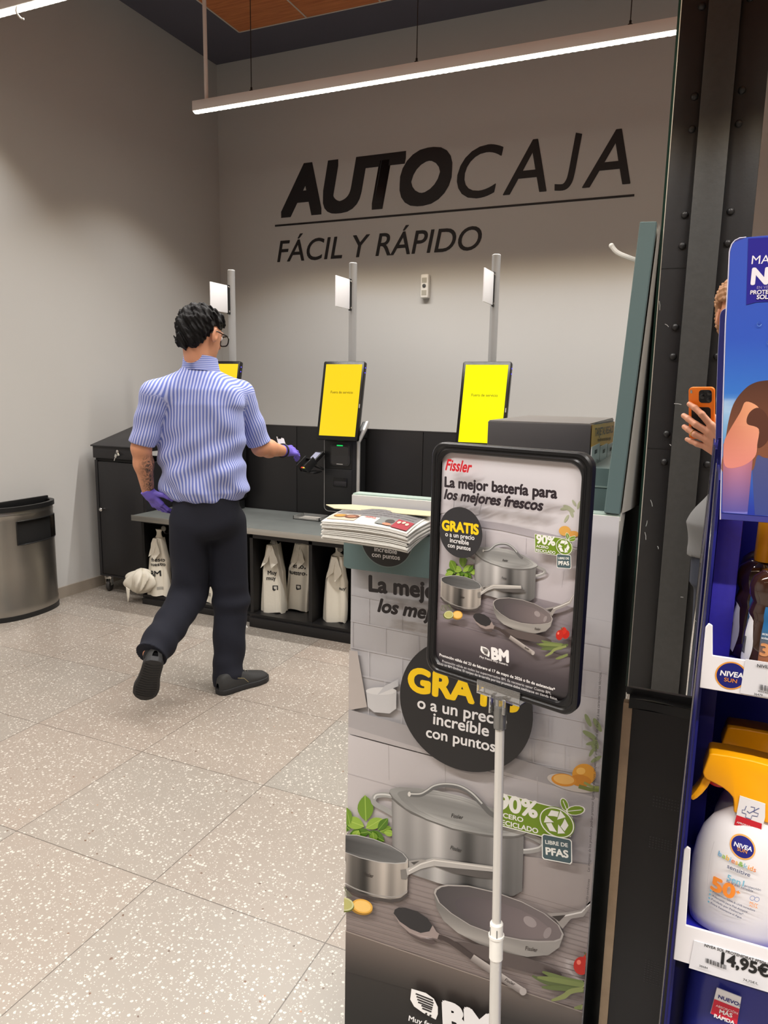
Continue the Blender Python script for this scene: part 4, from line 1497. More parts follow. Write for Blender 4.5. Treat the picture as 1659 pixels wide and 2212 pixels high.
# shelf band, then the lower wall
cv.poly([(-10, 762), (500, 900), (1640, 1235), (1640, 1320), (500, 1010), (-10, 862)], lambda x, y: mixc((164, 160, 162), (150, 146, 148), (x) / 1500))
cv.poly([(-10, 862), (500, 1010), (1640, 1320), (1640, 1335), (500, 1032), (-10, 900)], (178, 173, 174))
cv.patch(lambda u, v: (-10 + 1650 * u, 905 + (430 if True else 0) * u + 700 * v), lambda u, v: mixc(mixc((196, 191, 193), (168, 164, 167), u), mixc((176, 170, 170), (150, 145, 148), u), v), 8, 4)
for (a, b_) in (((275, 980), (278, 1180)), ((1130, 1160), (1135, 1320)), ((600, 1070), (603, 1240))):
    cv.stroke([a, b_], 4, (170, 165, 166))
cv.stroke([(-10, 1130), (300, 1215), (520, 1285)], 4, (172, 166, 168))
# sprig and citrus plate at the right
for (x, y, L, a) in ((1480, 1000, 80, -110), (1470, 940, 90, -150), (1480, 960, 70, 170), (1500, 900, 90, -120), (1460, 990, 60, 120), (1440, 870, 80, -115), (1500, 1040, 70, 150), (1440, 960, 60, 60)):
    t_ = math.radians(a)
    cv.ellipse(x + L / 2 * math.cos(t_), y + L / 2 * math.sin(t_), L / 2, L * 0.16, (136, 148, 104), a)
cv.ellipse(1330, 1195, 145, 44, (190, 182, 176), 14)
cv.ellipse(1400, 1145, 68, 62, (214, 150, 50))
cv.ellipse(1382, 1125, 26, 20, (232, 180, 90))
cv.ellipse(1380, 1180, 62, 34, (196, 128, 40), 8)
cv.ellipse(1284, 1176, 72, 36, (206, 136, 44), 8)
cv.ellipse(1284, 1172, 60, 28, (222, 172, 96), 8)
cv.stroke([(1370, 1212), (1440, 1232), (1520, 1240)], 22, (112, 122, 60))
cv.stroke([(1400, 1190), (1450, 1216), (1520, 1226)], 14, (136, 144, 80))
# table top and its front
cv.tf = tfB
cv.patch(lambda u, v: (-10 + 1650 * u, (400 + 220 * u) + v * ((960 + 560 * u) - (400 + 220 * u))), lambda u, v: mixc(mixc((134, 124, 122), (166, 158, 156), u), mixc((128, 116, 112), (132, 120, 116), u), v), 8, 8)
for k in range(22):
    y = 460 + 30 * k
    cv.stroke([(-10, y), (700, y + 200), (1640, y + 470)], 2.5, (126 + (k % 3) * 6, 116 + (k % 3) * 6, 113 + (k % 3) * 6))
cv.patch(lambda u, v: (-10 + 1650 * u, 958 + 562 * u + v * (240 - 90 * u)), lambda u, v: mixc(mixc((108, 96, 90), (104, 94, 88), u), (44, 40, 38), v ** 1.1), 6, 6)
cv.stroke([(-10, 958), (600, 1166), (1640, 1520)], 6, (146, 134, 126))
cv.patch(lambda u, v: (-10 + 1650 * u, 1190 + 480 * u + v * 700), lambda u, v: mixc((44, 40, 38), (26, 25, 25), v * 3), 4, 6)
cookware(cv)
cv.badge_w = 4.0
badge(cv, lambda x, y: (x, y))
# black disc
cv.tf = None
ctr = cv.to2(*FC(724, 735))
rad = abs(cv.to2(*FC(1102, 800))[0] - cv.to2(*FC(345, 690))[0]) / 2
cv.ellipse(ctr[0], ctr[1], rad, rad, (42, 41, 42), n=72)
cv.tf = tfC
WT = (232, 230, 230)
cv.text('GRATIS', (402, 640), (1040, 768), (250, 206, 20), 0.05, 0, 1.0)
cv.text('o a un precio', (458, 744), (968, 848), WT, 0.02)
cv.text('increíble', (548, 834), (866, 906), WT, 0.02)
cv.text('con puntos', (508, 908), (904, 994), WT, 0.02)
BK = (38, 34, 36)
cv.text('La mejor batería para', (182, 78), (500, 116), BK, 0.042, 0, 1.0, upto='La mej')
cv.text('los mejores frescos', (232, 194), (512, 236), BK, 0.042, 0.25, 1.0, upto='los me')
cv.tf = tfB
cv.logo_w = 9.0
cx_, cy_ = FB(425, 1285)
bmlogo(cv, lambda x, y: (425 + 150 * x, 1285 + 150 * y + 28 * x - 12), (46, 42, 42))
cv.text('BM', (604, 1486), (905, 1580), WT, 0.07, 0, 1.0)
cv.text('Muy fresco, muy nuestro.', (408, 1452), (672, 1530), WT, 0.02, 0.2, 1.0, upto='Muy fresco, m')
cv.tf = lambda p: cv.to2(*p)
cv.text('*Consulta condiciones', (1273, 1945), (1279, 1880), (60, 58, 58), 0.0, 0, 0.9)
cv.text('Las imágenes de los productos podrían presentar ligeras variaciones respecto al producto final sin afectar a sus características técnicas.', (1278.5, 1864), (1304, 1440), (60, 58, 58), 0.0, 0, 0.95)
cv.build('front_print', PRINT, stand)

# leaflet pocket with the lower half of a disc
PY = YD - 0.032
pc = [pl(747, 1165, 1, PY), pl(747, 1222, 1, PY), pl(756, 1230, 1, PY), pl(930, 1249, 1, PY), pl(932, 1115, 1, PY)]
bm = B()
pz0, pz1 = 1.123, 1.196
prism(bm, [Vector((XL_, PY, pz1)), Vector((XL_, PY, pz0 + 0.004)), Vector((XL_ + 0.006, PY, pz0)), Vector((-0.412, PY, pz0)), Vector((-0.412, PY, pz1))], (0, YD - PY - 0.0015, 0), 0.0008, 1)
pk = obj('leaflet_pocket', bm, GREEN, stand)
cv2 = Canvas((0, PY, 0), (1, 0, 0), (0, 0, 1))
cc = cv2.to2(835, 1165)
r_ = abs(cv2.to2(893, 1185)[0] - cv2.to2(779, 1185)[0]) / 2
pts = []
for k in range(41):
    a = math.pi + math.pi * k / 40
    pts.append((cc[0] + r_ * math.cos(a), cc[1] + r_ * math.sin(a)))
cv2.poly([(x, y) for x, y in pts], (112, 128, 126), raw=True)
cv2.poly([(cc[0] + (x - cc[0]) * 0.965, cc[1] + (y - cc[1]) * 0.965) for x, y in pts], (42, 41, 42), raw=True)
FP = crop(690, 1040, 270 / 1659.0)
cv2.tf = lambda p: cv2.to2(*FP(*p))
cv2.text('increíble', (730, 922), (1030, 965), WT, 0.02)
cv2.text('con puntos', (698, 994), (1070, 1042), WT, 0.02)
cv2.build('pocket_print', PRINT, pk)

# ------------------------------------------------------------------ leaflets
LEAF = mat('leaflet_paper', (204, 202, 196), rough=0.5)


def leafsurf(k, jx, jy, rot):
    def S(u, v, h=0.0):
        x = -0.550 + 0.151 * u + jx + rot * v
        y = 1.006 - 0.006 * u + 0.15 * v + jy
        z = 1.2025 + 0.0026 * k - 0.003 * u - 0.004 * max(0, u - 0.82) * 3 + 0.004 * math.sin(u * 3) * (k / 11) + 0.002 * math.sin(v * 3)
        z += 0.010 * max(0, 0.25 - v) * -0.6
        return Vector((x, y, z + h))
    return S


for k in range(12):
    rn = random.Random(40 + k)
    S = leafsurf(k, rn.uniform(-0.004, 0.004), rn.uniform(-0.004, 0.004), rn.uniform(-0.02, 0.0))
    lab = 'top leaflet of the stack, printed with food pictures, on the cookware stand' if k == 11 else ('lowest white leaflet sticking out under the stack on the cookware stand' if k == 0 else 'white leaflet in the middle of the stack on the cookware stand, only its edge showing')
    t = thing('leaflet', lab, 'leaflet', tuple(S(0.5, 0.5)), group='leaflets stacked on the cookware stand')
    bm = B()
    n1, n2 = 10, 8
    vt = [[bm.verts.new(S(i / n1, j / n2, 0.0019)) for j in range(n2 + 1)] for i in range(n1 + 1)]
    vb = [[bm.verts.new(S(i / n1, j / n2, 0.0)) for j in range(n2 + 1)] for i in range(n1 + 1)]
    for i in range(n1):
        for j in range(n2):
            bm.faces.new((vt[i][j], vt[i + 1][j], vt[i + 1][j + 1], vt[i][j + 1]))
            bm.faces.new((vb[i][j], vb[i][j + 1], vb[i + 1][j + 1], vb[i + 1][j]))
    for i in range(n1):
        bm.faces.new((vt[i][0], vb[i][0], vb[i + 1][0], vt[i + 1][0])); bm.faces.new((vt[i + 1][n2], vb[i + 1][n2], vb[i][n2], vt[i][n2]))
    for j in range(n2):
        bm.faces.new((vt[0][j + 1], vb[0][j + 1], vb[0][j], vt[0][j])); bm.faces.new((vt[n1][j], vb[n1][j], vb[n1][j + 1], vt[n1][j + 1]))
    obj('sheet', bm, LEAF, t, sharp=50)
    if k == 11:
        c3 = Canvas((0, 0, 0), (1, 0, 0), (0, 1, 0), warp=lambda a, b_, h: S(min(1, max(0, a)), min(1, max(0, b_)), 0.0021 + h), lift=0.0002)
        c3.patch(lambda u, v: (0.02 + 0.96 * u, 0.34 + 0.62 * v), lambda u, v: (112, 110, 112), 10, 6, raw=True)
        for q in range(5):
            y = 0.92 - 0.11 * q
            c3.text('promoción válida en todos los supermercados con tu tarjeta', (0.94, y), (0.12, y), (60, 58, 60), 0, 0, 2.0, raw=True)
        c3.poly([(0.02, 0.1), (0.36, 0.08), (0.36, 0.34), (0.02, 0.36)], (190, 170, 150), raw=True)
        c3.ellipse(0.13, 0.26, 0.08, 0.07, (118, 84, 30), raw=True); c3.ellipse(0.13, 0.26, 0.06, 0.05, (176, 128, 40), raw=True)
        c3.ellipse(0.28, 0.24, 0.085, 0.075, (96, 46, 26), raw=True); c3.ellipse(0.28, 0.23, 0.055, 0.045, (150, 100, 70), raw=True)
        c3.text('Fissler', (0.56, 0.30), (0.42, 0.30), (196, 44, 40), 0.02, -0.3, 1.6, raw=True)
        c3.poly([(0.6, 0.08), (0.8, 0.06), (0.8, 0.36), (0.6, 0.36)], (120, 124, 122), raw=True)
        c3.ellipse(0.74, 0.22, 0.05, 0.08, (58, 52, 48), raw=True)
        c3.ellipse(0.74, 0.10, 0.05, 0.04, (206, 120, 90), raw=True)
        c3.poly([(0.8, 0.04), (0.98, 0.04), (0.98, 0.36), (0.8, 0.36)], (152, 30, 48), raw=True)
        for q in range(3):
            c3.ellipse(0.84 + 0.045 * q, 0.24 + 0.03 * (q % 2), 0.018, 0.05, (214, 188, 170), raw=True)
        c3.build('leaflet_print', PRINT, t)
t = thing('leaflet', 'thin cream leaflet lying flat behind the stack against the white ledge', 'leaflet', (-0.5, 1.14, 1.238), group='leaflets stacked on the cookware stand')
bm = B(); prism(bm, [pl(704, 1091, 2, 1.236), pl(722, 1099, 2, 1.236), pl(930, 1116, 2, 1.236), pl(934, 1106, 2, 1.236), pl(760, 1091, 2, 1.236)], (0, 0, 0.0012)); obj('sheet', bm, mat('cream_paper', (186, 178, 146), rough=0.6), t)

# ------------------------------------------------------------------ gift card box
gift = thing('gift_card_box', 'dark grey cardboard gift card box with a yellow TARJETAS REGALO end', 'box', (-0.26, 1.41, 1.318))
gx0, gx1 = -0.352, -0.1745
gy0, gy1 = 1.25, 1.565
bm = B()
box(bm, (gx0, gy0, 1.318), (gx1, gy1, 1.3895), 0.0015)
obj('carton', bm, mat('grey_carton', (70, 68, 70), rough=0.38, bump=0.08, bscale=30), gift)
bm = B(); box(bm, (gx0 + 0.002, gy0 + 0.001, 1.3895), (gx1 - 0.002, gy1, 1.3912)); obj('carton_lid', bm, mat('grey_carton_lid', (122, 118, 116), rough=0.35), gift)
FG = crop(1020, 880, 340 / 1659.0)
gp = Canvas((gx1 + 0.001, 0, 0), (0, 1, 0), (0, 0, 1), gain=1.35)
gp.tf = lambda p: gp.to2(*FG(*p))
gp.poly([(1262, 182), (1330, 172), (1400, 166), (1500, 150), (1484, 372), (1400, 392), (1340, 404), (1248, 428)], (216, 160, 56))
gp.text('TARJETAS REGALO', (1288, 304), (1482, 262), (66, 50, 30), 0.03, 0, 0.62)
gp.text('tu saldo en una tarjeta regalo', (1318, 360), (1456, 340), (110, 80, 36), 0.01, 0, 0.6)
gp.poly([(1262, 184), (1300, 166), (1340, 160), (1370, 170)], (60, 56, 54))
gp.poly([(1406, 166), (1430, 148), (1462, 142), (1490, 150)], (60, 56, 54))
gp.build('end_print', PRINT, gift)
for i, (a, b_) in enumerate(((1258, 1340), (1346, 1418), (1424, 1484))):
    t = thing('gift_card', ('nearest', 'middle', 'furthest')[i] + ' white gift card hanging below the yellow end of the gift card box', 'card', (gx1 + 0.003, 1.3 + 0.1 * i, 1.32), group='gift cards on the gift card box')
    gc = Canvas((gx1 + 0.003, 0, 0), (0, 1, 0), (0, 0, 1))
    y0, y1 = gc.to2(*FG(a, 500))[0], gc.to2(*FG(b_, 500))[0]
    zt = gc.to2(*FG((a + b_) / 2, (400, 400, 384)[i]))[1]
    zb = 1.2835
    bm = B(); box(bm, (gx1 + 0.0015, y0, zb), (gx1 + 0.003, y1, zt)); obj('card_body', bm, mat('gift_card_white', (226, 226, 226), rough=0.3), t)
    w_ = y1 - y0
    gc.poly([(y0 + w_ * .35, zt - 0.008), (y0 + w_ * .65, zt - 0.008), (y0 + w_ * .65, zt - 0.015), (y0 + w_ * .35, zt - 0.015)], (40, 40, 40), raw=True)
    gc.text('Google Play', (y0 + w_ * .06, zt - 0.034), (y0 + w_ * .94, zt - 0.034), (120, 120, 120), 0.0, 0, 0.6, raw=True)
    gc.poly([(y0 + w_ * .25, zb + 0.002), (y0 + w_ * .6, zb + 0.002), (y0 + w_ * .3, zb + 0.026)], (110, 160, 110), raw=True)
    gc.poly([(y0 + w_ * .5, zb + 0.002), (y0 + w_ * .85, zb + 0.002), (y0 + w_ * .45, zb + 0.014)], (206, 180, 100) if i == 2 else (96, 140, 160), raw=True)
    gc.build('card_print', PRINT, t)

# ------------------------------------------------------------------ framed poster on its telescopic pole
YAWS = math.radians(16.5)
SU = Vector((math.cos(YAWS), -math.sin(YAWS), 0))
SV = Vector((0, 0, 1))
SNn = SU.cross(SV)
TLp = CAM + ray(937.6, 953) * 1.02
FWd, FHt = 0.2375, 0.336
SC = TLp + SU * FWd / 2 - SV * FHt / 2
sign = thing('poster_stand', 'black framed cookware poster on a white telescopic pole in front of the cardboard stand', 'sign', (SC.x, SC.y, 0.0))


def sp(a, b_, d=0.0):
    return SC + SU * a + SV * b_ + SNn * d


def frame_ring(bm, w0, h0, r0, d0, w1, h1, r1, d1):
    a, b_ = rrect(w0, h0, r0, 8), rrect(w1, h1, r1, 8)
    va = [bm.verts.new(sp(x, y, d0)) for x, y in a]
    vb = [bm.verts.new(sp(x, y, d1)) for x, y in b_]
    n = len(va)
    for i in range(n):
        bm.faces.new((va[i], va[(i + 1) % n], vb[(i + 1) % n], vb[i]))


bm = B()
steps = [(FWd, FHt, 0.020, -0.007), (FWd, FHt, 0.020, 0.003), (FWd - 0.004, FHt - 0.004, 0.019, 0.005), (FWd - 0.011, FHt - 0.011, 0.017, 0.005), (FWd - 0.014, FHt - 0.014, 0.017, 0.0035), (FWd - 0.017, FHt - 0.017, 0.017, 0.0035), (FWd - 0.020, FHt - 0.020, 0.017, 0.0048),
         (FWd - 0.025, FHt - 0.025, 0.019, 0.0040), (FWd - 0.028, FHt - 0.028, 0.019, 0.0012)]
for s0, s1 in zip(steps, steps[1:]):
    frame_ring(bm, *s0, *s1)
frame_ring(bm, FWd - 0.028, FHt - 0.028, 0.019, -0.007, FWd, FHt, 0.020, -0.007)
obj('frame', bm, mat('frame_black', (20, 20, 22), rough=0.3), sign, sharp=40)
bm = B()
prism(bm, [sp(x, y, -0.004) for x, y in rrect(FWd - 0.012, FHt - 0.012, 0.018, 6)], -SNn * 0.002)
obj('backing', bm, BLACKP, sign)

pv = Canvas(sp(0, 0, -0.0035), SU, SV, gain=1.05)
tfA = lambda p: pv.to2(*FA(*p))
PWd, PHt = FWd - 0.026, FHt - 0.026
pv.clip = (-PWd / 2, -PHt / 2, PWd / 2, PHt / 2)
pv.tf = tfA
pv.patch(lambda u, v: (100 + 1120 * u, 250 + 60 * u + 1000 * v), lambda u, v: mixc((218, 214, 218), mixc((190, 184, 188), (204, 198, 202), u), v), 6, 8)
for (x, y, L, a) in ((1080, 760, 70, -110), (1090, 720, 90, -150), (1060, 690, 70, 170), (1110, 700, 60, -70), (1050, 740, 60, 120), (1100, 680, 50, -120)):
    t_ = math.radians(a)
    pv.ellipse(x + L / 2 * math.cos(t_), y + L / 2 * math.sin(t_), L / 2, L * 0.17, (172, 176, 150), a)
pv.poly([(100, 640), (260, 640), (255, 720), (100, 720)], (204, 198, 202))
pv.poly([(330, 650), (450, 660), (430, 740), (350, 740)], (210, 205, 209))
pv.poly([(100, 730), (600, 800), (1220, 930), (1220, 985), (600, 850), (100, 770)], (170, 164, 170))
pv.patch(lambda u, v: (100 + 1120 * u, 775 + 215 * u + 420 * v), lambda u, v: mixc((196, 190, 194), (180, 173, 178), v), 6, 4)
for (a, b_) in (((1020, 1120), (1004, 1240)), ((760, 900), (758, 1010)), ((480, 850), (478, 960))):
    pv.stroke([a, b_], 2.0, (150, 144, 150))
pv.ellipse(1024, 850, 40, 34, (222, 168, 84)); pv.ellipse(1085, 872, 36, 22, (216, 158, 78))
pv.patch(lambda u, v: (100 + 1120 * u, 1130 + 280 * u + v * (340 + 30 * u)), lambda u, v: mixc(mixc((150, 140, 144), (140, 132, 137), u), mixc((132, 122, 126), (112, 104, 109), u), v), 6, 6)
for k in range(12):
    y = 1190 + 26 * k
    pv.stroke([(100, y), (600, y + 150), (1220, y + 330)], 1.6, (138 - 3 * (k % 3), 128 - 3 * (k % 3), 133 - 3 * (k % 3)))
pv.patch(lambda u, v: (100 + 1120 * u, 1452 + 310 * u + v * 160), lambda u, v: mixc((118, 108, 112), (72, 65, 69), v), 6, 4)
pv.patch(lambda u, v: (100 + 1120 * u, 1605 + 312 * u + v * 620), lambda u, v: mixc((72, 65, 69), (38, 36, 40), v * 3.5), 5, 6)
# the same cookware picture as on the stand, at the poster's size
cor = [((668, 497), (617, 1172)), ((678, 315), (620, 1053)), ((170, 650), (330, 1303)), ((1103, 1065), (858, 1515)), ((420, 895), (475, 1455)), ((1050, 1300), (825, 1680)), ((300, 300), (430, 1075)), ((1165, 470), (893, 1125)), ((1288, 978), (957, 1460)), ((545, 742), (545, 1325)), ((138, 814), (308, 1423))]
src = np.array([list(cv.to2(*FB(*a))) + [1.0] for a, b_ in cor])
dst = np.array([list(pv.to2(*FA(*b_))) for a, b_ in cor])
AF, _res, _rk, _sv = np.linalg.lstsq(src, dst, rcond=None)


def tfS(p):
    q = cv.to2(*FB(*p))
    r = np.array([q[0], q[1], 1.0]) @ AF
    return (float(r[0]), float(r[1]))


_kk = float(np.linalg.norm(AF[0]))


class Scaled:
    pass


pv.tf = tfS
cookware(pv)
pv.tf = tfA
pv.badge_w = 2.0
badge(pv, lambda x, y: (845 + (x - 893) * 0.57, 862 + (y - 152) * 0.66 - (x - 893) * 0.08))
pv.tf = None
c0 = pv.to2(*FA(343, 853))
rr = abs(pv.to2(*FA(490, 870))[0] - pv.to2(*FA(196, 836))[0]) / 2
pv.ellipse(c0[0], c0[1], rr, rr, (48, 47, 50), n=64)
pv.tf = tfA
pv.text('GRATIS', (216, 832), (469, 866), (248, 208, 24), 0.05, 0, 1.05)
pv.text('o a un precio', (240, 876), (440, 903), WT, 0.02, 0, 1.0)
pv.text('increíble', (272, 917), (402, 938), WT, 0.02, 0, 1.0)
pv.text('con puntos', (258, 950), (415, 976), WT, 0.02, 0, 1.0)
pv.text('Fissler', (242, 424), (425, 444), (200, 30, 42), 0.03, 0.3, 1.3)
pv.text('La mejor batería para', (237, 538), (1010, 618), (44, 36, 42), 0.042, 0, 1.0)
pv.text('los mejores frescos', (233, 620), (915, 702), (44, 36, 42), 0.042, 0.25, 1.0)
pv.logo_w = 4.0
bmlogo(pv, lambda x, y: (487 + 60 * x, 1624 + 66 * y + 10 * x), (66, 60, 62))
pv.text('BM', (560, 1708), (682, 1732), WT, 0.06, 0, 1.05)
pv.text('Muy fresco, muy nuestro.', (480, 1700), (676, 1757), WT, 0.01, 0.2, 1.0)
pv.text('Promoción válida del 23 de febrero al 17 de mayo de 2026 o fin de existencias*', (206, 1690), (997, 1926), WT, 0.022)
pv.text('Promoción válida en todos los supermercados BM. Es necesario tener Cuenta BM,', (226, 1732), (970, 1950), (196, 194, 196), 0.004)
pv.text('válida en BM Online. El canjeo de la cartilla por los premios debe realizarse en tienda física.', (190, 1745), (1015, 1990), (196, 194, 196), 0.004)
pv.build('poster', PRINTG, sign)

# clip, pole, collar, foot
cb = sp(0.006, -FHt / 2, 0.0)
ft = pl(1069, 2212, 1, cb.y - 0.03)
pd = (ft - cb).normalized()
foot = cb + pd * ((0.012 - cb.z) / pd.z)
bm = B()
m = Matrix(((SU.x, SNn.x, 0, 0), (SU.y, SNn.y, 0, 0), (SU.z, SNn.z, 1, 0), (0, 0, 0, 1)))
m.translation = cb
box(bm, (-0.034, 0.006, -0.006), (0.034, 0.0075, 0.012), 0.0005, 1, m)
box(bm, (-0.034, -0.0095, -0.006), (0.034, -0.008, 0.012), 0.0005, 1, m)
box(bm, (-0.034, -0.0095, -0.008), (0.034, 0.0075, -0.006), 0.0005, 1, m)
box(bm, (-0.012, -0.004, -0.03), (-0.009, 0.010, -0.004), 0.0008, 1, m)
box(bm, (0.009, -0.004, -0.026), (0.014, 0.010, -0.004), 0.0008, 1, m)
tube(bm, [cb + pd * 0.006, cb + pd * 0.05], 0.0088, 14)
obj('clear_clip', bm, CLEAR, sign)
POLE = mat('pole_white_aluminium', (212, 210, 206), rough=0.3, metal=0.35)
L_ = (foot - cb).length
colz = pl(1072, 2005, 1, (cb + pd * 0.33).y).z
tc_ = (colz - cb.z) / pd.z
bm = B(); tube(bm, [cb + pd * 0.02, cb + pd * (tc_ + 0.03)], 0.0064, 16); obj('upper_pole', bm, POLE, sign)
bm = B(); tube(bm, [cb + pd * (tc_ + 0.02), foot], 0.0084, 16); obj('lower_pole', bm, POLE, sign)
bm = B()
tube(bm, [cb + pd * t_ for t_ in (tc_ - 0.010, tc_ - 0.008, tc_ + 0.008, tc_ + 0.0085, tc_ + 0.012, tc_ + 0.0125, tc_ + 0.044)], [0.0082, 0.0094, 0.0094, 0.0112, 0.0112, 0.0098, 0.0098], 18)
co = obj('collar', bm, WHITEP, sign, sharp=30)
for s in (-1, 1):
    bm = B(); a = cb + pd * (tc_ - 0.004) + SU * (0.0055 * s) + SNn * 0.0078; tube(bm, [a, a + pd * 0.014], 0.0008, 6); obj('collar_slit', bm, mat('slit_grey', (110, 110, 110)), co)
bm = B(); lathe(bm, [(0.14, 0.0), (0.142, 0.006), (0.13, 0.011), (0.02, 0.014)], (foot.x, foot.y, 0.0), 40); obj('base_plate', bm, WHITEP, sign)

# ================================================================== mirrored column
YM = 1.22
MX0, MX1 = -0.0835, 0.47
MZ0 = 0.957
t = thing('mirror_panel', 'tall mirror panel reflecting a black riveted pillar and a hand with an orange phone', 'mirror', (0.2, YM, MZ0))
MIRR = mat('mirror_silvering', (250, 250, 250), rough=0.0, metal=1.0)
nt_ = MIRR.node_tree
bm = B(); box(bm, (MX0, YM, MZ0), (MX1, YM + 0.006, CEIL)); obj('mirror_glass', bm, MIRR, t)
bm = B(); box(bm, (MX0 - 0.0035, YM - 0.0002, MZ0), (MX0, YM + 0.006, CEIL)); obj('glass_edge', bm, mat('green_glass_edge', (30, 52, 44), rough=0.15), t)
bm = B(); box(bm, (MX0, YM - 0.0006, MZ0), (MX0 + 0.0012, YM, CEIL)); obj('bevel', bm, mat('bevel_light', (214, 206, 190), rough=0.2), t)
bm = B(); box(bm, (MX0 + 0.0, YM - 0.004, MZ0 - 0.012), (MX1, YM + 0.006, MZ0)); obj('bottom_rail', bm, BLACKP, t)
# scratches on the glass
rn = random.Random(5)
bm = B()
for (x, y, dx, dy) in ((1405, 1080, 4, 14), (1398, 1125, -3, 12), (1393, 1150, 2, 16), (1436, 700, 8, 6), (1456, 872, 16, 2), (1424, 650, 1, 20), (1420, 1180, 2, 6), (1500, 1340, 4, 3), (1470, 1290, 6, 1), (1446, 960, 3, 3)):
    a, b_ = pl(x, y, 1, YM - 0.0008), pl(x + dx, y + dy, 1, YM - 0.0008)
    tube(bm, [a, (a + b_) / 2 + Vector((0.0006, 0, 0.0004)), b_], 0.0005, 5)
obj('scratches', bm, mat('scratch_white', (190, 190, 186), rough=0.6), t, kind='stuff')

t = thing('column_plinth', 'black vinyl clad plinth under the mirror panel with a raw chipboard left edge', 'panel', (0.2, YM, 0.0))
bm = B(); box(bm, (MX0 + 0.012, YM - 0.022, 0.0), (MX1, YM - 0.004, 0.929), 0.001); obj('cladding', bm, mat('plinth_vinyl', (26, 24, 25), rough=0.5, bump=0.1, bscale=500), t)
bm = B(); box(bm, (MX0 - 0.003, YM - 0.021, 0.0), (MX0 + 0.0118, YM - 0.004, 0.936), 0.0006); obj('raw_edge', bm, mat('chipboard', (190, 166, 136), rough=0.8, var=0.12, vscale=60, bump=0.2), t)
bm = B()
grid(bm, lambda u, v: Vector((MX0 + 0.006 + u * (MX1 - MX0 - 0.006), YM - 0.024 + 0.002 * math.sin(17 * u), 0.929 + 0.017 * v + 0.0018 * math.sin(29 * u + 2 * v))), 30, 3)
grid(bm, lambda u, v: Vector((MX0 + 0.006 + u * (MX1 - MX0 - 0.006), YM - 0.024 + 0.02 * v, 0.946 + 0.001 * math.sin(25 * u))), 30, 2)
obj('tape_lip', bm, mat('black_tape', (20, 20, 20), rough=0.35), t, sharp=60)
# dotted ventilation patches printed in the vinyl
bm = B()
for (x0, y0, x1, y1) in ((1410, 1716, 1474, 1764), (1402, 1804, 1452, 1850), (1446, 1904, 1462, 1946), (1392, 2070, 1428, 2140)):
    a, b_ = pl(x0, y0, 1, YM - 0.0222), pl(x1, y1 - 6, 1, YM - 0.0222)
    nx, nz = max(3, int((b_.x - a.x) / 0.0045)), max(3, int((a.z - b_.z) / 0.0045))
    for i in range(nx):
        for j in range(nz):
            px_, pz_ = a.x + (i + 0.5) / nx * (b_.x - a.x), a.z - (j + 0.5) / nz * (a.z - b_.z)
            f = [bm.verts.new((px_ + s * 0.0013, YM - 0.0223, pz_ + q * 0.0013)) for s, q in ((-1, -1), (1, -1), (1, 1), (-1, 1))]
            bm.faces.new(f)
obj('dot_pattern', bm, mat('vinyl_dots', (46, 44, 45), rough=0.4), t, kind='stuff')
bm = B(); box(bm, (MX0 + 0.004, YM + 0.008, 0.0), (MX1, YM + 0.50, CEIL)); obj('trim_3', bm, BLACKB, kind='structure')

# ------------------------------------------------------------------ riveted pillar behind the photographer (seen in the mirror)
PYR = 2 * YM - 3.6
t = thing('riveted_pillar', 'black riveted steel pillar standing behind the photographer, seen only in the mirror', 'pillar', (-0.07, PYR, 0.0))
PILL = mat('pillar_black', (34, 33, 34), rough=0.42, bump=0.15, bscale=90, var=0.2, vscale=30)
PILL2 = mat('pillar_web', (62, 62, 61), rough=0.45, bump=0.25, bscale=60, var=0.2, vscale=40)
for s, xa, xb in ((-1, -0.262, -0.136), (1, -0.012, 0.112)):
    bm = B(); box(bm, (xa, PYR - 0.02, 0.0), (xb, PYR, CEIL), 0.002); fl = obj('flange', bm, PILL, t)
    for z in [1.2 + 0.48 * k + d for k in range(5) for d in (-0.075, 0.055)]:
        for xx in ((-0.162,) if s < 0 else (0.02,)):
            bm = B(); lathe(bm, [(0.016, 0), (0.0155, 0.004), (0.012, 0.009), (0.005, 0.012)], (0, 0, 0), 14)
            bm.transform(Matrix.Translation((xx, PYR, z)) @ Matrix.Rotation(-math.pi / 2, 4, 'X'))
            obj('rivet', bm, PILL, fl)
bm = B(); box(bm, (-0.136, PYR - 0.1, 0.0), (-0.012, PYR + 0.035, CEIL), 0.002); obj('web', bm, PILL2, t)
for z in (1.185, 1.99):
    bm = B(); box(bm, (-0.262, PYR, z), (-0.136, PYR + 0.0015, z + 0.003)); obj('seam', bm, BLACKP, t)

# ================================================================== sun care display
NY = 0.85
NBLUE = mat('display_blue', (44, 46, 176), rough=0.4, var=0.06, vscale=40)
NNAVY = mat('display_navy', (22, 24, 116), rough=0.45)
NRAIL = mat('rail_white', (228, 226, 230), rough=0.35)
ORANGE = mat('orange_yellow_plastic', (252, 172, 8), rough=0.3, sub=0.0, spec=0.5)
REDP = mat('red_plastic', (206, 34, 30), rough=0.35)
NX0, NX1 = 0.0195, 0.40
NT = print_mat('sun_print', rough=0.4)
stand2 = thing('sun_care_display', 'tall blue cardboard sun care display with white price rails at the right edge', 'display', (0.2, NY + 0.15, 0.0))
z1, z2, z3 = pl(1520, 1487, 1, NY).z, pl(1466, 2076, 1, NY).z, 0.43
bm = B(); box(bm, (NX0 + 0.002, NY + 0.22, 0.0), (NX1, NY + 0.225, 1.37)); obj('back_board', bm, NNAVY, stand2)
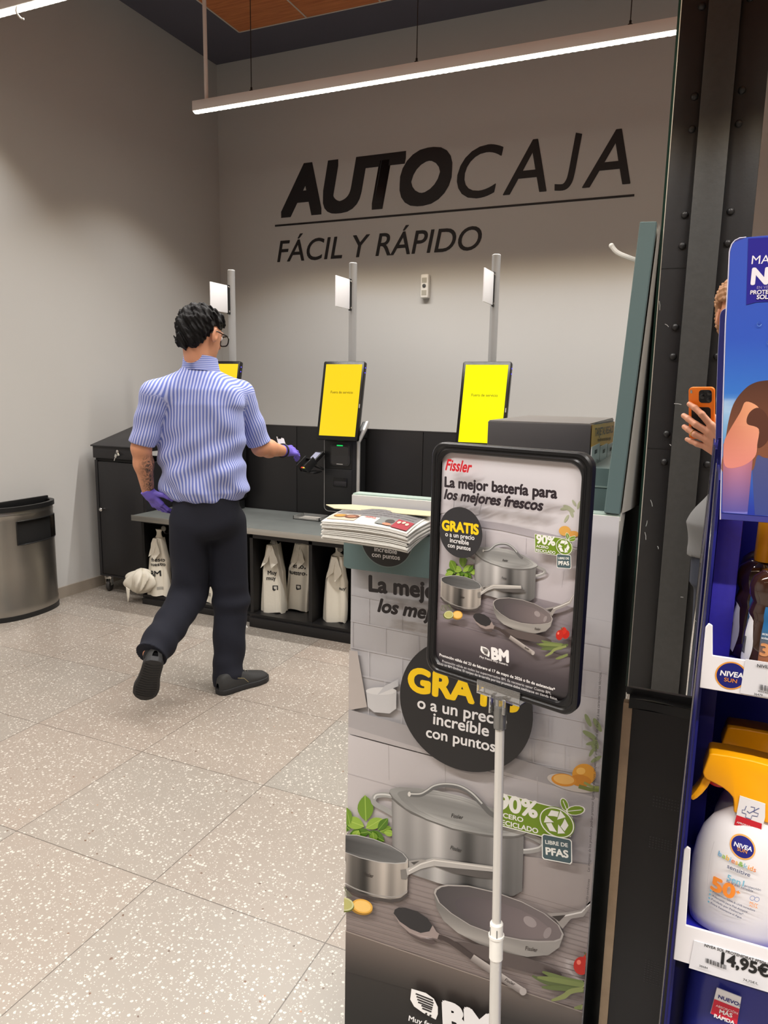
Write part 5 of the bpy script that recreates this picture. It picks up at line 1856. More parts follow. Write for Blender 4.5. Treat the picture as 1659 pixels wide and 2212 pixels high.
for z in (z1 + 0.012, pl(1500, 1958, 1, 0.905).z - 0.0165, z3):
    bm = B(); box(bm, (NX0 + 0.003, NY + 0.0035, z - 0.006), (NX1, NY + 0.22, z + 0.004)); obj('shelf', bm, NBLUE, stand2)
bm = B(); box(bm, (NX0 - 0.001, NY + 0.03, 0.0), (NX0 + 0.002, NY + 0.22, 1.35)); obj('side_wall', bm, NNAVY, stand2)
bm = B(); box(bm, (NX0 + 0.001, NY + 0.11, 0.0), (NX0 + 0.022, NY + 0.135, z1 - 0.007), 0.0008); obj('side_post', bm, NNAVY, stand2)
bm = B(); box(bm, (NX0 + 0.0035, NY + 0.075, z1 + 0.004), (NX0 + 0.0295, NY + 0.10, 1.358), 0.0012); obj('upper_post', bm, mat('post_blue', (86, 78, 226), rough=0.3, var=0.1, vscale=120), stand2)
# price rails with raised left ends
FN = crop(1430, 1000, 229 / 791.0)
FM = crop(1400, 1580, 259 / 906.0)
for i, (zb, h) in enumerate(((z1, (pl(1526, 1414, 1, NY).z - z1) / 0.86), (z2, (pl(1474, 1997, 1, NY).z - z2) / 0.86))):
    lug = (pl(1521, 1349, 1, NY).z - z1, pl(1486, 1833, 1, NY).z - z2)[i]
    bm = B()
    prism(bm, [Vector((NX0 - 0.001, NY, zb)), Vector((NX1, NY, zb)), Vector((NX1, NY, zb + h * 0.86)), Vector((NX0 + 0.009, NY, zb + h * 0.86)), Vector((NX0 + 0.006, NY, zb + lug)), Vector((NX0 + 0.002, NY, zb + lug + 0.002)), Vector((NX0 - 0.001, NY, zb + lug - 0.003))], (0, 0.003, 0), 0.0006, 1)
    rl = obj('price_rail', bm, NRAIL, stand2)
    rc = Canvas((0, NY, 0), (1, 0, 0), (0, 0, 1))
    if i == 0:
        rc.tf = lambda p: rc.to2(*FN(*p))
        for rx, ry, c in ((120, 104, (222, 150, 60)), (108, 94, (26, 30, 112))):
            rc.ellipse(515, 1586, rx, ry, c, 6)
        rc.text('NIVEA', (432, 1582), (606, 1606), (236, 236, 240), 0.03, 0.1, 1.0)
        rc.text('SUN', (462, 1626), (558, 1642), (222, 140, 66), 0.012, 0, 0.9)
        bm = B(); a0, a1 = rc.to2(*FN(618, 1735)), rc.to2(*FN(645, 1475))
        prism(bm, [Vector((0.0592, NY - 0.0012, zb + 0.002)), Vector((NX1 - 0.2, NY - 0.0012, zb + 0.002)), Vector((NX1 - 0.2, NY - 0.0012, zb + 0.0415)), Vector((0.0612, NY - 0.0012, zb + 0.0415))], (0, 0.001, 0))
        pt_ = obj('price_ticket', bm, mat('ticket_white', (216, 216, 222), rough=0.4), rl)
        rc.O = Vector((0, NY - 0.0012, 0))
        rc.text('NIVEA SUN', (708, 1520), (900, 1545), (40, 40, 44), 0.012, 0, 1.0)
        for k in range(26):
            x = 726 + k * 7 + (k % 3) * 2
            rc.poly([(x, 1648 + (x - 726) * .2), (x + 2 + (k * 7 % 4), 1648 + (x - 726) * .2), (x + 1 + (k * 7 % 4), 1690 + (x - 726) * .2), (x - 1, 1690 + (x - 726) * .2)], (34, 34, 36))
        rc.text('4005900', (712, 1700), (800, 1720), (60, 60, 60))
        rc.text('36479', (684, 1722), (748, 1732), (60, 60, 60), 0.012)
    else:
        rc.tf = lambda p: rc.to2(*FM(*p))
        bm = B()
        prism(bm, [Vector((0.036, NY - 0.0012, zb - 0.004)), Vector((0.16, NY - 0.0012, zb - 0.004)), Vector((0.16, NY - 0.0012, zb + 0.034)), Vector((0.0385, NY - 0.0012, zb + 0.034))], (0, 0.001, 0))
        pt_ = obj('price_ticket', bm, mat('ticket_white', (216, 216, 222), rough=0.4), rl)
        rc.O = Vector((0, NY - 0.0012, 0))
        rc.text('NIVEA SOL PROTEHIDRAT FP50+ SPY.200', (424, 1622), (1010, 1796), (60, 60, 62), 0.012, 0.1, 1.2)
        rc.text('14,95€', (548, 1748), (912, 1856), (30, 30, 32), 0.04, 0, 1.12)
        for k in range(24):
            x = 434 + k * 6.6 + (k % 3) * 1.5
            rc.poly([(x, 1708 + (x - 434) * .3), (x + 2 + (k * 7 % 4), 1708 + (x - 434) * .3), (x + 0 + (k * 7 % 4), 1742 + (x - 434) * .3), (x - 2, 1742 + (x - 434) * .3)], (40, 40, 42))
        rc.text('38684', (386, 1764), (450, 1784), (70, 70, 70), 0.012)
        rc.text('74,75€/L', (716, 1868), (830, 1902), (80, 80, 80), 0.012)
    rc.build('ticket_print', NT, rl)
# clear plastic sheet at the left
bm = B()
a0, a1 = pl(1543, 1062, 1, NY + 0.03), pl(1424, 2212, 1, NY - 0.004)
cl0 = [Vector((NX0 - 0.004, NY + 0.105, 1.362)), Vector((NX0 - 0.0045, NY + 0.02, 1.24)), Vector((NX0 - 0.007, NY - 0.012, 1.10)), Vector((NX0 - 0.009, NY - 0.018, 0.9)), Vector((NX0 - 0.011, NY - 0.022, 0.5))]


def sheet(u, v):
    k = v * 4
    i = int(min(3, k))
    p = cl0[i].lerp(cl0[i + 1], k - i)
    return p + Vector((0.003 * u + 0.0012 * math.sin(u * 5 + v * 7), u * 0.10, 0))


grid(bm, sheet, 8, 24)
obj('clear_sheet', bm, mat('clear_film', (236, 240, 244), rough=0.04, trans=1.0, ior=1.02, spec=0.9), stand2, sharp=180)
bm = B(); tube(bm, smoothpath(cl0, 6), 0.0007, 6); obj('sheet_edge', bm, mat('film_edge', (120, 116, 112), rough=0.2, alpha=0.5), stand2)

# header card
HY = NY + 0.02
FH = crop(1540, 500, 119 / 1012.0)
FT = crop(1260, 440, 399 / 1379.0)
hc = Canvas((0, HY, 0), (1, 0, 0), (0, 0, 1))


def h3(x, y):
    return pl(x, y, 1, HY)


tl = [h3(1556, 1122), h3(1561, 900), h3(1567, 700), h3(1573, 600), h3(1575.5, 545)]
arc = [h3(1577, 538), h3(1581, 527), h3(1588, 519), h3(1598, 514), h3(1612, 512.5)]
topr = [h3(1659, 508)]
xr = 0.36
outl = tl + arc + [Vector((xr, HY, arc[-1].z + 0.012)), Vector((xr, HY, 1.31)), h3(1587, 1124)]
bm = B()
prism(bm, outl, (0, 0.003, 0), 0.0004, 1)
hd = obj('header_card', bm, mat('header_core', (58, 60, 140), rough=0.6), stand2)
hx0, hz0, hx1, hz1 = 0.0262, 1.3185, xr, arc[-1].z - 0.001


def hedge(z):
    """left edge of the card at a height"""
    L = tl + arc
    for a, b_ in zip(L, L[1:]):
        if a.z <= z <= b_.z:
            return a.x + (b_.x - a.x) * (z - a.z) / max(1e-6, b_.z - a.z) + 0.0007
    return L[-1].x if z > L[-1].z else L[0].x + 0.0007


sky = ramp([(0, (60, 84, 184)), (0.35, (52, 88, 190)), (0.55, (58, 118, 204)), (0.62, (150, 190, 226)), (0.70, (116, 168, 214)), (0.8, (70, 120, 200)), (1, (40, 58, 164))])
zt_, zb_ = arc[-1].z, 1.315
hc.patch(lambda u, v: ((lambda z: (hedge(z) + (xr - 0.002 - hedge(z)) * u, z))(zb_ + (zt_ - zb_) * v)), lambda u, v: mixc(sky(1 - v), (206, 222, 238), 0.55 * max(0, math.sin(v * 34 + u * 20)) * (1 if 0.27 < v < 0.43 else 0)), 14, 60, raw=True)
hc.clip = (0.0, zb_ + 0.0008, xr - 0.002, zt_)
hc.tf = lambda p: hc.to2(*FT(*p))


def soft(pts):
    P = [Vector((a, b, 0)) for a, b in pts]
    Q = smoothpath([P[-1]] + P + [P[0], P[1]], 5)[5:-5]
    return [(q.x, q.y) for q in Q[:-1]]


DS, LS = (98, 62, 46), (232, 158, 118)
# dress, arm, shoulder
hc.patch(lambda u, v: (1250 + 40 * v + 500 * u, 1800 + 700 * v), lambda u, v: mixc((84, 88, 132), (58, 74, 150), v), 4, 8)
hc.poly(soft([(1062, 1760), (1085, 1620), (1120, 1500), (1180, 1410), (1260, 1345), (1379, 1318), (1700, 1300), (1700, 1900), (1379, 1900), (1300, 1880), (1250, 2000), (1040, 2000), (1050, 1850)]), lambda x, y: mixc((86, 54, 42), (132, 84, 62), (y - 1320) / 500))
hc.patch(lambda u, v: (1046 - 12 * v + (230 - 50 * v) * u, 1790 + 640 * v), lambda u, v: mixc(mixc((196, 112, 100), (236, 146, 140), math.sin(u * 3)), mixc((140, 104, 168), (66, 78, 172), v * 1.4 - 0.2), v ** 0.7), 8, 14)
hc.poly(soft([(1050, 1800), (1076, 1720), (1170, 1560), (1215, 1478), (1310, 1524), (1270, 1600), (1222, 1642), (1310, 1682), (1300, 1790), (1280, 1890), (1180, 1960), (1060, 1960)]), lambda x, y: mixc(mixc((196, 120, 88), (238, 168, 128), (x - 1060) / 200), (226, 142, 130), (y - 1560) / 400))
hc.poly(soft([(1240, 1560), (1310, 1524), (1379, 1600), (1379, 1760), (1300, 1820), (1310, 1682), (1222, 1642)]), (92, 56, 44))
hc.tf = lambda p: hc.to2(*FH(*p))
hc.poly([(650, 130), (2000, 60), (2000, 1330), (1600, 1310), (1300, 1294), (1000, 1290), (800, 1300), (612, 1350)], (42, 36, 142))
for s_, up, a, b_, bo in (('MARCA', 'MA', (706, 602), (1040, 590), 0.0), ('Nº1', 'N', (688, 968), (1012, 958), 0.05), ('EN VENTAS', 'EN VE', (804, 1058), (1012, 1050), 0.0), ('PROTECCIÓN', 'PROTE', (682, 1158), (1016, 1146), 0.03), ('SOLAR', 'SOL', (798, 1246), (1012, 1240), 0.03)):
    hc.text(s_, a, b_, (236, 232, 240) if s_ != 'EN VENTAS' else (160, 150, 200), bo, 0, 1.0, upto=up)
for (x, y) in ((848, 1702), (1030, 2040)):
    hc.patch(lambda u, v: (x + (44 - 10 * v) * math.cos(u * 6.2832), y + (44 - 10 * v) * math.sin(u * 6.2832)), lambda u, v: mixc((130, 170, 230), (30, 60, 150), u), 24, 1)
hc.build('header_print', NT, hd)
bm = B()
L = tl + arc
tube(bm, L, 0.0006, 6)
obj('worn_edge', bm, mat('worn_paper_edge', (206, 204, 226), rough=0.7), hd)


# ------------------------------------------------------------------ spray bottles
def bottle_body(bm, c, prof, sy, n=40):
    lathe(bm, prof, c, n, 1.0, sy)


WBP = mat('white_bottle', (226, 224, 228), rough=0.32, sub=0.0)
BRB = mat('brown_glossy_bottle', (52, 30, 20), rough=0.08, spec=0.7, coat=0.5)
NVB = mat('navy_bottle', (44, 48, 128), rough=0.3)


def sprayer(bm_list, P3, yc, root, head_m, k=1.0):
    """trigger head traced in the plane y = yc; P3 maps enlargement coordinates to that plane"""
    th = 0.017 * k
    outline = [(462, 152), (488, 148), (620, 168), (780, 200), (906, 234), (1040, 262), (1150, 300), (1165, 350), (1110, 400), (1030, 430), (985, 500), (960, 580), (958, 690), (645, 590), (648, 528), (640, 480), (606, 440), (560, 404), (500, 372), (440, 344), (420, 322), (412, 290)]
    bm = B()
    prism(bm, [P3(x, y) + Vector((0, -th, 0)) for x, y in outline], (0, 2 * th, 0), 0.0045 * k, 3)
    h = obj('spray_head', bm, head_m, root, sharp=60)
    lever = [(428, 330), (470, 352), (478, 372), (452, 420), (410, 470), (370, 505), (340, 522), (322, 510), (324, 486), (352, 456), (386, 408), (408, 360)]
    bm = B()
    prism(bm, [P3(x, y) + Vector((0, -th * 0.62, 0)) for x, y in lever], (0, 1.24 * th, 0), 0.0022 * k, 2)
    obj('trigger', bm, head_m, h)
    bm = B()
    c = P3(530, 396)
    sphere(bm, c, 0.0125 * k, 14, (1.05, 0.9, 0.62))
    obj('lock_tab', bm, REDP, h)
    return h


def spray_bottle(label, yc, shift, body_m, cx, zb, zneck, wd, labelled):
    t = thing('spray_bottle', label, 'bottle', (cx, yc, zb), group='sun spray bottles')
    P0 = lambda x, y: pl(*FM(x, y), 1, 0.895)
    base = Vector((shift[0], yc - 0.895, shift[1]))
    P3 = lambda x, y: P0(x, y) + base
    H = zneck - zb
    r = wd / 2
    prof = [(r * 0.80, 0), (r * 0.93, 0.004), (r * 0.985, 0.018), (r, H * 0.3), (r * 0.985, H * 0.5), (r * 0.93, H * 0.66), (r * 0.84, H * 0.78), (r * 0.68, H * 0.88), (r * 0.46, H * 0.95), (r * 0.36, H * 0.985), (r * 0.33, H)]
    bm = B()
    sy = 0.56
    bottle_body(bm, (cx, yc, zb), prof, sy)
    b = obj('bottle_body', bm, body_m, t, sharp=70)
    sprayer(None, P3, yc, t, ORANGE)
    if labelled:
        rr = ramp([(z, q) for q, z in prof])

        def warp(px_, pz_, h):
            q = rr(pz_ - zb) if pz_ - zb < H * 0.95 else r * 0.42
            k = max(-0.999, min(0.999, (px_ - cx) / q))
            return Vector((px_, yc - sy * q * math.sqrt(1 - k * k) - 0.0004 - h, pz_))
        bc = Canvas((0, yc - sy * r, 0), (1, 0, 0), (0, 0, 1), warp=warp, lift=0.0)
        bc.tf = lambda p: bc.to2(*FM(*p))
        ga = lambda x, y: (x, y)
        for rx, ry, c in ((98, 84, (236, 170, 92)), (86, 73, (34, 36, 122))):
            bc.patch(lambda u, v: (716 + rx * v * math.cos(u * 6.2832), 896 + ry * v * math.sin(u * 6.2832) + 0.2 * rx * v * math.cos(u * 6.2832)), lambda u, v: c, 36, 3)
        bc.text('NIVEA', (648, 886), (786, 924), (232, 232, 240), 0.03, 0.1)
        bc.text('SUN', (672, 916), (748, 938), (220, 150, 80), 0.012)
        word = 'babies&kids'
        cols = [(110, 170, 210), (150, 190, 90), (226, 180, 60), (120, 176, 214), (214, 120, 80), (226, 170, 60), (120, 170, 60), (130, 180, 200), (236, 160, 70), (230, 150, 60), (222, 130, 70)]
        x = 528.0
        for ch, c in zip(word, cols):
            w_ = glyphs(ch, 0.012)[2] * 58
            y = 962 + (x - 528) * 0.345
            bc.text(ch, (x, y), (x + w_, y + w_ * 0.345), c, 0.012)
            x += w_ + 4.5
        bc.text('sensitive', (596, 1032), (768, 1092), (86, 92, 120), 0.012)
        bc.text('5en1', (592, 1118), (720, 1160), (120, 180, 206), 0.018)
        bc.text('protección', (726, 1158), (850, 1196), (86, 92, 120), 0.006)
        bc.text('de la piel sensible', (590, 1130), (790, 1200), (86, 92, 120), 0.006, 0, 1.0)
        bc.text('50', (468, 1198), (650, 1254), (238, 140, 50), 0.045, 0, 0.95)
        bc.text('+', (660, 1212), (692, 1222), (238, 140, 50), 0.045)
        for k, s_ in enumerate(('Protección UVA & UVB Inmediata', 'Adecuada para Piel Atópica', 'Fundada por Pediatras*', 'Extra Resistente al Agua')):
            xe = (806, 748, 716, 704)[k]
            y0 = 1222 + 27 * k
            x0 = 488 - 5 * k
            bc.text(s_, (x0, y0), (xe, y0 + (xe - x0) * 0.38), (90, 96, 124), 0.008, 0, 1.0)
            bc.patch(lambda u, v: (x0 - 16 + 7 * v * math.cos(u * 6.2832), y0 - 10 + 7 * v * math.sin(u * 6.2832)), lambda u, v: (110, 180, 210), 10, 1)
        bc.text('MUY', (764, 1278), (826, 1300), (238, 160, 90), 0.02)
        bc.text('ALTA', (760, 1296), (824, 1318), (238, 160, 90), 0.02)
        for s in (0, 34):
            bc.patch(lambda u, v: (786 + s + (20 - 4 * v) * math.cos(u * 6.2832), 1236 + 0.3 * s + (18 - 4 * v) * math.sin(u * 6.2832)), lambda u, v: (120, 140, 190), 20, 1)
        bc.stroke([(500, 860), (470, 960), (452, 1100), (440, 1280), (470, 1320), (560, 1360), (700, 1400)], 3.0, (200, 198, 204))
        bc.build('bottle_print', NT, b)
        # hang tag on the neck
        ty = yc - 0.0185
        tg = Canvas((0, ty, 0), (1, 0, 0), (0, 0, 1))
        tq = [(694, 486), (886, 548), (884, 650), (852, 782), (650, 706), (668, 628)]
        bm = B(); prism(bm, [pl(*FM(x, y), 1, ty) for x, y in tq], (0, 0.0008, 0)); tb = obj('neck_tag', bm, mat('tag_white', (232, 230, 234), rough=0.45), t)
        tg.tf = lambda p: tg.to2(*FM(*p))
        tg.poly([(668, 630), (860, 696), (852, 780), (650, 704)], (198, 34, 48))
        tg.stroke([(742, 562), (730, 594), (712, 590), (710, 612), (740, 622), (736, 648), (776, 662), (786, 634), (826, 642), (834, 620), (800, 608), (806, 574), (776, 568)], 5.0, (70, 84, 140))
        tg.stroke([(748, 600), (766, 616), (840, 578)], 6.0, (70, 84, 140))
        tg.text('APROBADA POR', (668, 688), (838, 748), (236, 210, 214), 0.03)
        tg.text('PEDIATRAS', (690, 722), (812, 766), (236, 210, 214), 0.03)
        tg.build('tag_print', NT, tb)
    return t


zs2 = pl(1500, 1958, 1, 0.905).z - 0.012
spray_bottle('white kids sun spray bottle with orange trigger head, front of the middle shelf', 0.905, (0, 0), WBP, 0.0895, zs2, pl(*FM(800, 560), 1, 0.905).z - 0.004, 0.122, True)
dzs = (0.0, 0.0)
q0 = pl(*FM(420, 300), 1, 0.895)
spray_bottle('white spray bottle behind, only its orange trigger head showing above the front bottle', 0.99, (0.0215, 0.0), WBP, 0.111, zs2, pl(*FM(800, 560), 1, 0.905).z - 0.004, 0.122, False)

# navy bottle on the lowest shelf
t = thing('spray_bottle', 'navy sun lotion bottle with a gold collar and NUEVO label on the lowest shelf', 'bottle', (0.098, 0.925, z3 + 0.004), group='sun spray bottles')
nb = pl(*FM(600, 1860), 1, 0.925)
zn = 0.785
prof = [(0.050, 0), (0.055, 0.006), (0.056, 0.15), (0.0555, 0.20), (0.052, 0.235), (0.045, 0.262), (0.036, 0.282), (0.0295, 0.292), (0.0285, 0.30)]
zb3 = z3 + 0.0045
bm = B(); lathe(bm, [(r_ * 1.0, z * (zn - zb3) / 0.30) for r_, z in prof], (0.0935, 0.925, zb3), 40, 1.0, 0.62); nbd = obj('bottle_body', bm, NVB, t, sharp=70)
bm = B(); lathe(bm, [(0.0288, 0), (0.0288, 0.005), (0.026, 0.007)], (0.0935, 0.925, zn), 32, 1.0, 0.75); obj('collar', bm, mat('gold_collar', (226, 150, 50), rough=0.25, metal=0.4), t)
bm = B(); lathe(bm, [(0.026, 0), (0.026, 0.012), (0.02, 0.015)], (0.0935, 0.925, zn + 0.005), 24, 1.0, 0.75); obj('pump_cap', bm, NVB, t)
ny_ = 0.925 - 0.036
lq = [(520, 1938), (705, 2010), (672, 2212), (470, 2130)]
bm = B(); prism(bm, [pl(*FM(x, y), 1, ny_) for x, y in lq], (0, 0.0012, 0)); lb = obj('neck_tag', bm, mat('tag_white', (232, 230, 234), rough=0.45), t)
lc = Canvas((0, ny_, 0), (1, 0, 0), (0, 0, 1))
lc.tf = lambda p: lc.to2(*FM(*p))
lc.poly([(500, 2020), (690, 2095), (672, 2212), (472, 2130)], (204, 34, 60))
lc.text('NUEVO:', (528, 2012), (692, 2076), (40, 42, 120), 0.03)
lc.text('ABSORCIÓN', (510, 2074), (676, 2136), (240, 200, 206), 0.02)
lc.text('MÁS', (536, 2122), (634, 2158), (240, 236, 238), 0.04)
lc.text('RÁPIDA', (496, 2152), (652, 2210), (240, 236, 238), 0.04)
lc.build('tag_print', NT, lb)

# brown oil bottles on the top shelf
FR = crop(1480, 1040, 179 / 1523.0)


def brown(label, cx, yc, first=None):
    zb = z1 + 0.0165
    t = thing('oil_bottle', label, 'bottle', (cx, yc, zb), group='brown sun oil bottles on the top shelf')
    H = 0.118
    R0 = 0.027
    prof = [(R0 * .86, 0), (R0, 0.004), (R0 * 1.02, 0.02), (R0 * 1.0, 0.045), (R0 * .90, 0.058), (R0 * .84, 0.064), (R0 * .93, 0.070), (R0 * .84, 0.078), (R0 * .80, 0.082), (R0 * .96, 0.090), (R0 * .97, 0.100), (R0 * .86, 0.110), (R0 * .58, 0.117), (R0 * .5, 0.1185)]
    bm = B()
    lathe(bm, prof, (cx, yc, zb), 36, 1.0, 0.72)
    b = obj('bottle_body', bm, BRB, t, sharp=70)
    bm = B()
    lathe(bm, [(0.0135, 0), (0.0138, 0.004), (0.0128, 0.05), (0.0095, 0.075), (0.006, 0.08)], (cx + 0.004, yc, zb + 0.1185), 24)
    obj('cap', bm, ORANGE, t)
    rr = ramp([(z, q) for q, z in prof])

    def warp(a, z, h):
        q = rr(z - zb) + 0.0004 + h
        return Vector((cx + q * math.sin(a), yc - 0.72 * q * math.cos(a), z))
    lc = Canvas((0, 0, 0), (1, 0, 0), (0, 0, 1), warp=warp, lift=0.0002)
    lc.patch(lambda u, v: (-1.5 + 0.55 * u + 0.25 * math.sin(v * 3.1), zb + 0.014 + 0.055 * v - 0.008 * u), lambda u, v: (222, 222, 226), 8, 10, raw=True)
    for k in range(6):
        lc.patch(lambda u, v: (-1.42 + 0.06 * k + 0.03 * u, zb + 0.022 + 0.02 * v), lambda u, v: (60, 60, 62), 1, 3, raw=True)
    lc.patch(lambda u, v: (-0.42 + 1.7 * u, zb + 0.006 + 0.074 * v), lambda u, v: mixc(mixc((150, 96, 66), (206, 140, 96), u), mixc((30, 96, 150), (36, 120, 176), u), max(0, min(1, v * 2.2 - 0.55))), 16, 14, raw=True)
    d = 0.0165
    lc.text('NIVEA', (-0.2, zb + 0.064), (0.7, zb + 0.064), (236, 220, 210), 0.02, 0, 0.024 * 0 + 0.03, raw=True)
    lc.text('aceite protector', (-0.38, zb + 0.049), (0.6, zb + 0.049), (226, 232, 238), 0.012, 0, 0.028, raw=True)
    lc.text('solar bronceado', (-0.38, zb + 0.0445), (0.5, zb + 0.0445), (226, 232, 238), 0.012, 0, 0.028, raw=True)
    lc.text('30', (-0.38, zb + 0.026), (0.35, zb + 0.026), (214, 150, 100), 0.04, 0, 0.026, raw=True)
    lc.build('label', NT, b)
    return t


qa = pl(1640, 1420, 2, z1 + 0.0165)
brown('brown oil bottle with a blue label nearest the price rail on the top shelf', 0.0865, 0.888)
brown('brown oil bottle with a white barcode label, second in the row on the top shelf', 0.0745, 0.937)
brown('rearmost brown oil bottle, its shoulder showing against the blue back board', 0.080, 0.990)

# ================================================================== people: smooth bodies grown from joint chains
def smin(a, b, k):
    h = np.clip(0.5 + 0.5 * (b - a) / k, 0, 1)
    return b + (a - b) * h - k * h * (1 - h)


def smax(a, b, k):
    return -smin(-a, -b, k)


def cone(P, a, b, ra, rb):
    a, b = np.array(a, float), np.array(b, float)
    d = b - a
    t = np.clip(((P - a) @ d) / max(1e-9, d @ d), 0, 1)
    return np.linalg.norm(P - a - t[:, None] * d, axis=1) - (ra + (rb - ra) * t)


def ell(P, c, r, M=None):
    q = P - np.array(c, float)
    if M is not None:
        q = q @ M
    r = np.array(r, float)
    k0 = np.linalg.norm(q / r, axis=1)
    k1 = np.linalg.norm(q / (r * r), axis=1)
    return k0 * (k0 - 1) / np.maximum(k1, 1e-6)


def grow(fn, lo, hi, h):
    """surface of fn = 0 as a mesh (vertices, quads): dual contouring on a grid, coarse pass first"""
    lo, hi = np.array(lo, float), np.array(hi, float)
    c = 4
    n = (np.ceil((hi - lo) / (h * c)).astype(int) + 1)
    ax = [lo[i] + np.arange(n[i]) * h * c for i in range(3)]
    G = np.stack(np.meshgrid(*ax, indexing='ij'), -1).reshape(-1, 3)
    Dc = fn(G).reshape(n)
    N = (n - 1) * c + 1
    D = np.repeat(np.repeat(np.repeat(Dc[:-1, :-1, :-1], c, 0), c, 1), c, 2)
    D = np.pad(D, ((0, 1), (0, 1), (0, 1)), mode='edge').astype(np.float32)
    near = np.abs(Dc) < h * c * 2.2
    nb = near[:-1, :-1, :-1].copy()
    for dx in (0, 1):
        for dy in (0, 1):
            for dz in (0, 1):
                nb |= near[dx:n[0] - 1 + dx, dy:n[1] - 1 + dy, dz:n[2] - 1 + dz]
    M = np.repeat(np.repeat(np.repeat(nb, c, 0), c, 1), c, 2)
    M = np.pad(M, ((0, 1), (0, 1), (0, 1)), mode='edge')
    idx = np.argwhere(M)
    vals = np.empty(len(idx), np.float32)
    for s in range(0, len(idx), 400000):
        vals[s:s + 400000] = fn(lo + idx[s:s + 400000] * h)
    D[idx[:, 0], idx[:, 1], idx[:, 2]] = vals
    S = D < 0
    cnt = np.zeros(tuple(np.array(S.shape) - 1), np.int8)
    for dx in (0, 1):
        for dy in (0, 1):
            for dz in (0, 1):
                cnt += S[dx:S.shape[0] - 1 + dx, dy:S.shape[1] - 1 + dy, dz:S.shape[2] - 1 + dz]
    act = np.argwhere((cnt > 0) & (cnt < 8))
    ids = -np.ones(cnt.shape, np.int64)
    ids[act[:, 0], act[:, 1], act[:, 2]] = np.arange(len(act))
    acc = np.zeros((len(act), 3))
    num = np.zeros(len(act))
    E = [((0, 0, 0), (1, 0, 0)), ((0, 1, 0), (1, 1, 0)), ((0, 0, 1), (1, 0, 1)), ((0, 1, 1), (1, 1, 1)), ((0, 0, 0), (0, 1, 0)), ((1, 0, 0), (1, 1, 0)), ((0, 0, 1), (0, 1, 1)), ((1, 0, 1), (1, 1, 1)), ((0, 0, 0), (0, 0, 1)), ((1, 0, 0), (1, 0, 1)), ((0, 1, 0), (0, 1, 1)), ((1, 1, 0), (1, 1, 1))]
    for a, b in E:
        a, b = np.array(a), np.array(b)
        da = D[tuple((act + a).T)]
        db = D[tuple((act + b).T)]
        m = (da < 0) != (db < 0)
        t = da[m] / (da[m] - db[m])
        acc[m] += a + t[:, None] * (b - a)
        num[m] += 1
    V = lo + (act + acc / np.maximum(num, 1)[:, None]) * h
    Q = []
    for axn, (u, v) in ((0, (1, 2)), (1, (2, 0)), (2, (0, 1))):
        sl0 = [slice(None)] * 3
        sl1 = [slice(None)] * 3
        sl0[axn] = slice(0, -1)
        sl1[axn] = slice(1, None)
        ch = np.argwhere(S[tuple(sl0)] != S[tuple(sl1)])
        ok = (ch[:, u] > 0) & (ch[:, v] > 0) & (ch[:, u] < cnt.shape[u]) & (ch[:, v] < cnt.shape[v])
        ch = ch[ok]
        flip = S[tuple(ch.T)]
        eu = np.zeros(3, int); eu[u] = 1
        ev = np.zeros(3, int); ev[v] = 1
        q = [ids[tuple((ch - eu - ev).T)], ids[tuple((ch - ev).T)], ids[tuple(ch.T)], ids[tuple((ch - eu).T)]]
        q = np.stack(q, 1)
        q[~flip] = q[~flip][:, ::-1]
        Q.append(q)
    Q = np.concatenate(Q)
    Q = Q[(Q >= 0).all(1)]
    return V, Q


def bodymesh(name, V, Q, m, parent, attr=None, cat=None, label=None, group=None):
    me = bpy.data.meshes.new(name)
    me.vertices.add(len(V))
    me.vertices.foreach_set('co', V.astype(np.float32).ravel())
    me.loops.add(Q.size)
    me.polygons.add(len(Q))
    me.loops.foreach_set('vertex_index', Q.astype(np.int32).ravel())
    me.polygons.foreach_set('loop_start', np.arange(0, Q.size, 4, dtype=np.int32))
    me.update(calc_edges=True)
    me.validate()
    if attr:
        for k, a in attr.items():
            at = me.attributes.new(k, 'FLOAT', 'POINT')
            at.data.foreach_set('value', np.asarray(a, np.float32))
    o = obj(name, me, m, parent, sharp=180, label=label, cat=cat, group=group)
    return o


def npv(v):
    return np.array([v.x, v.y, v.z])


SKIN = mat('skin', (206, 146, 116), rough=0.5, sub=0.08, bump=0.08, bscale=300)


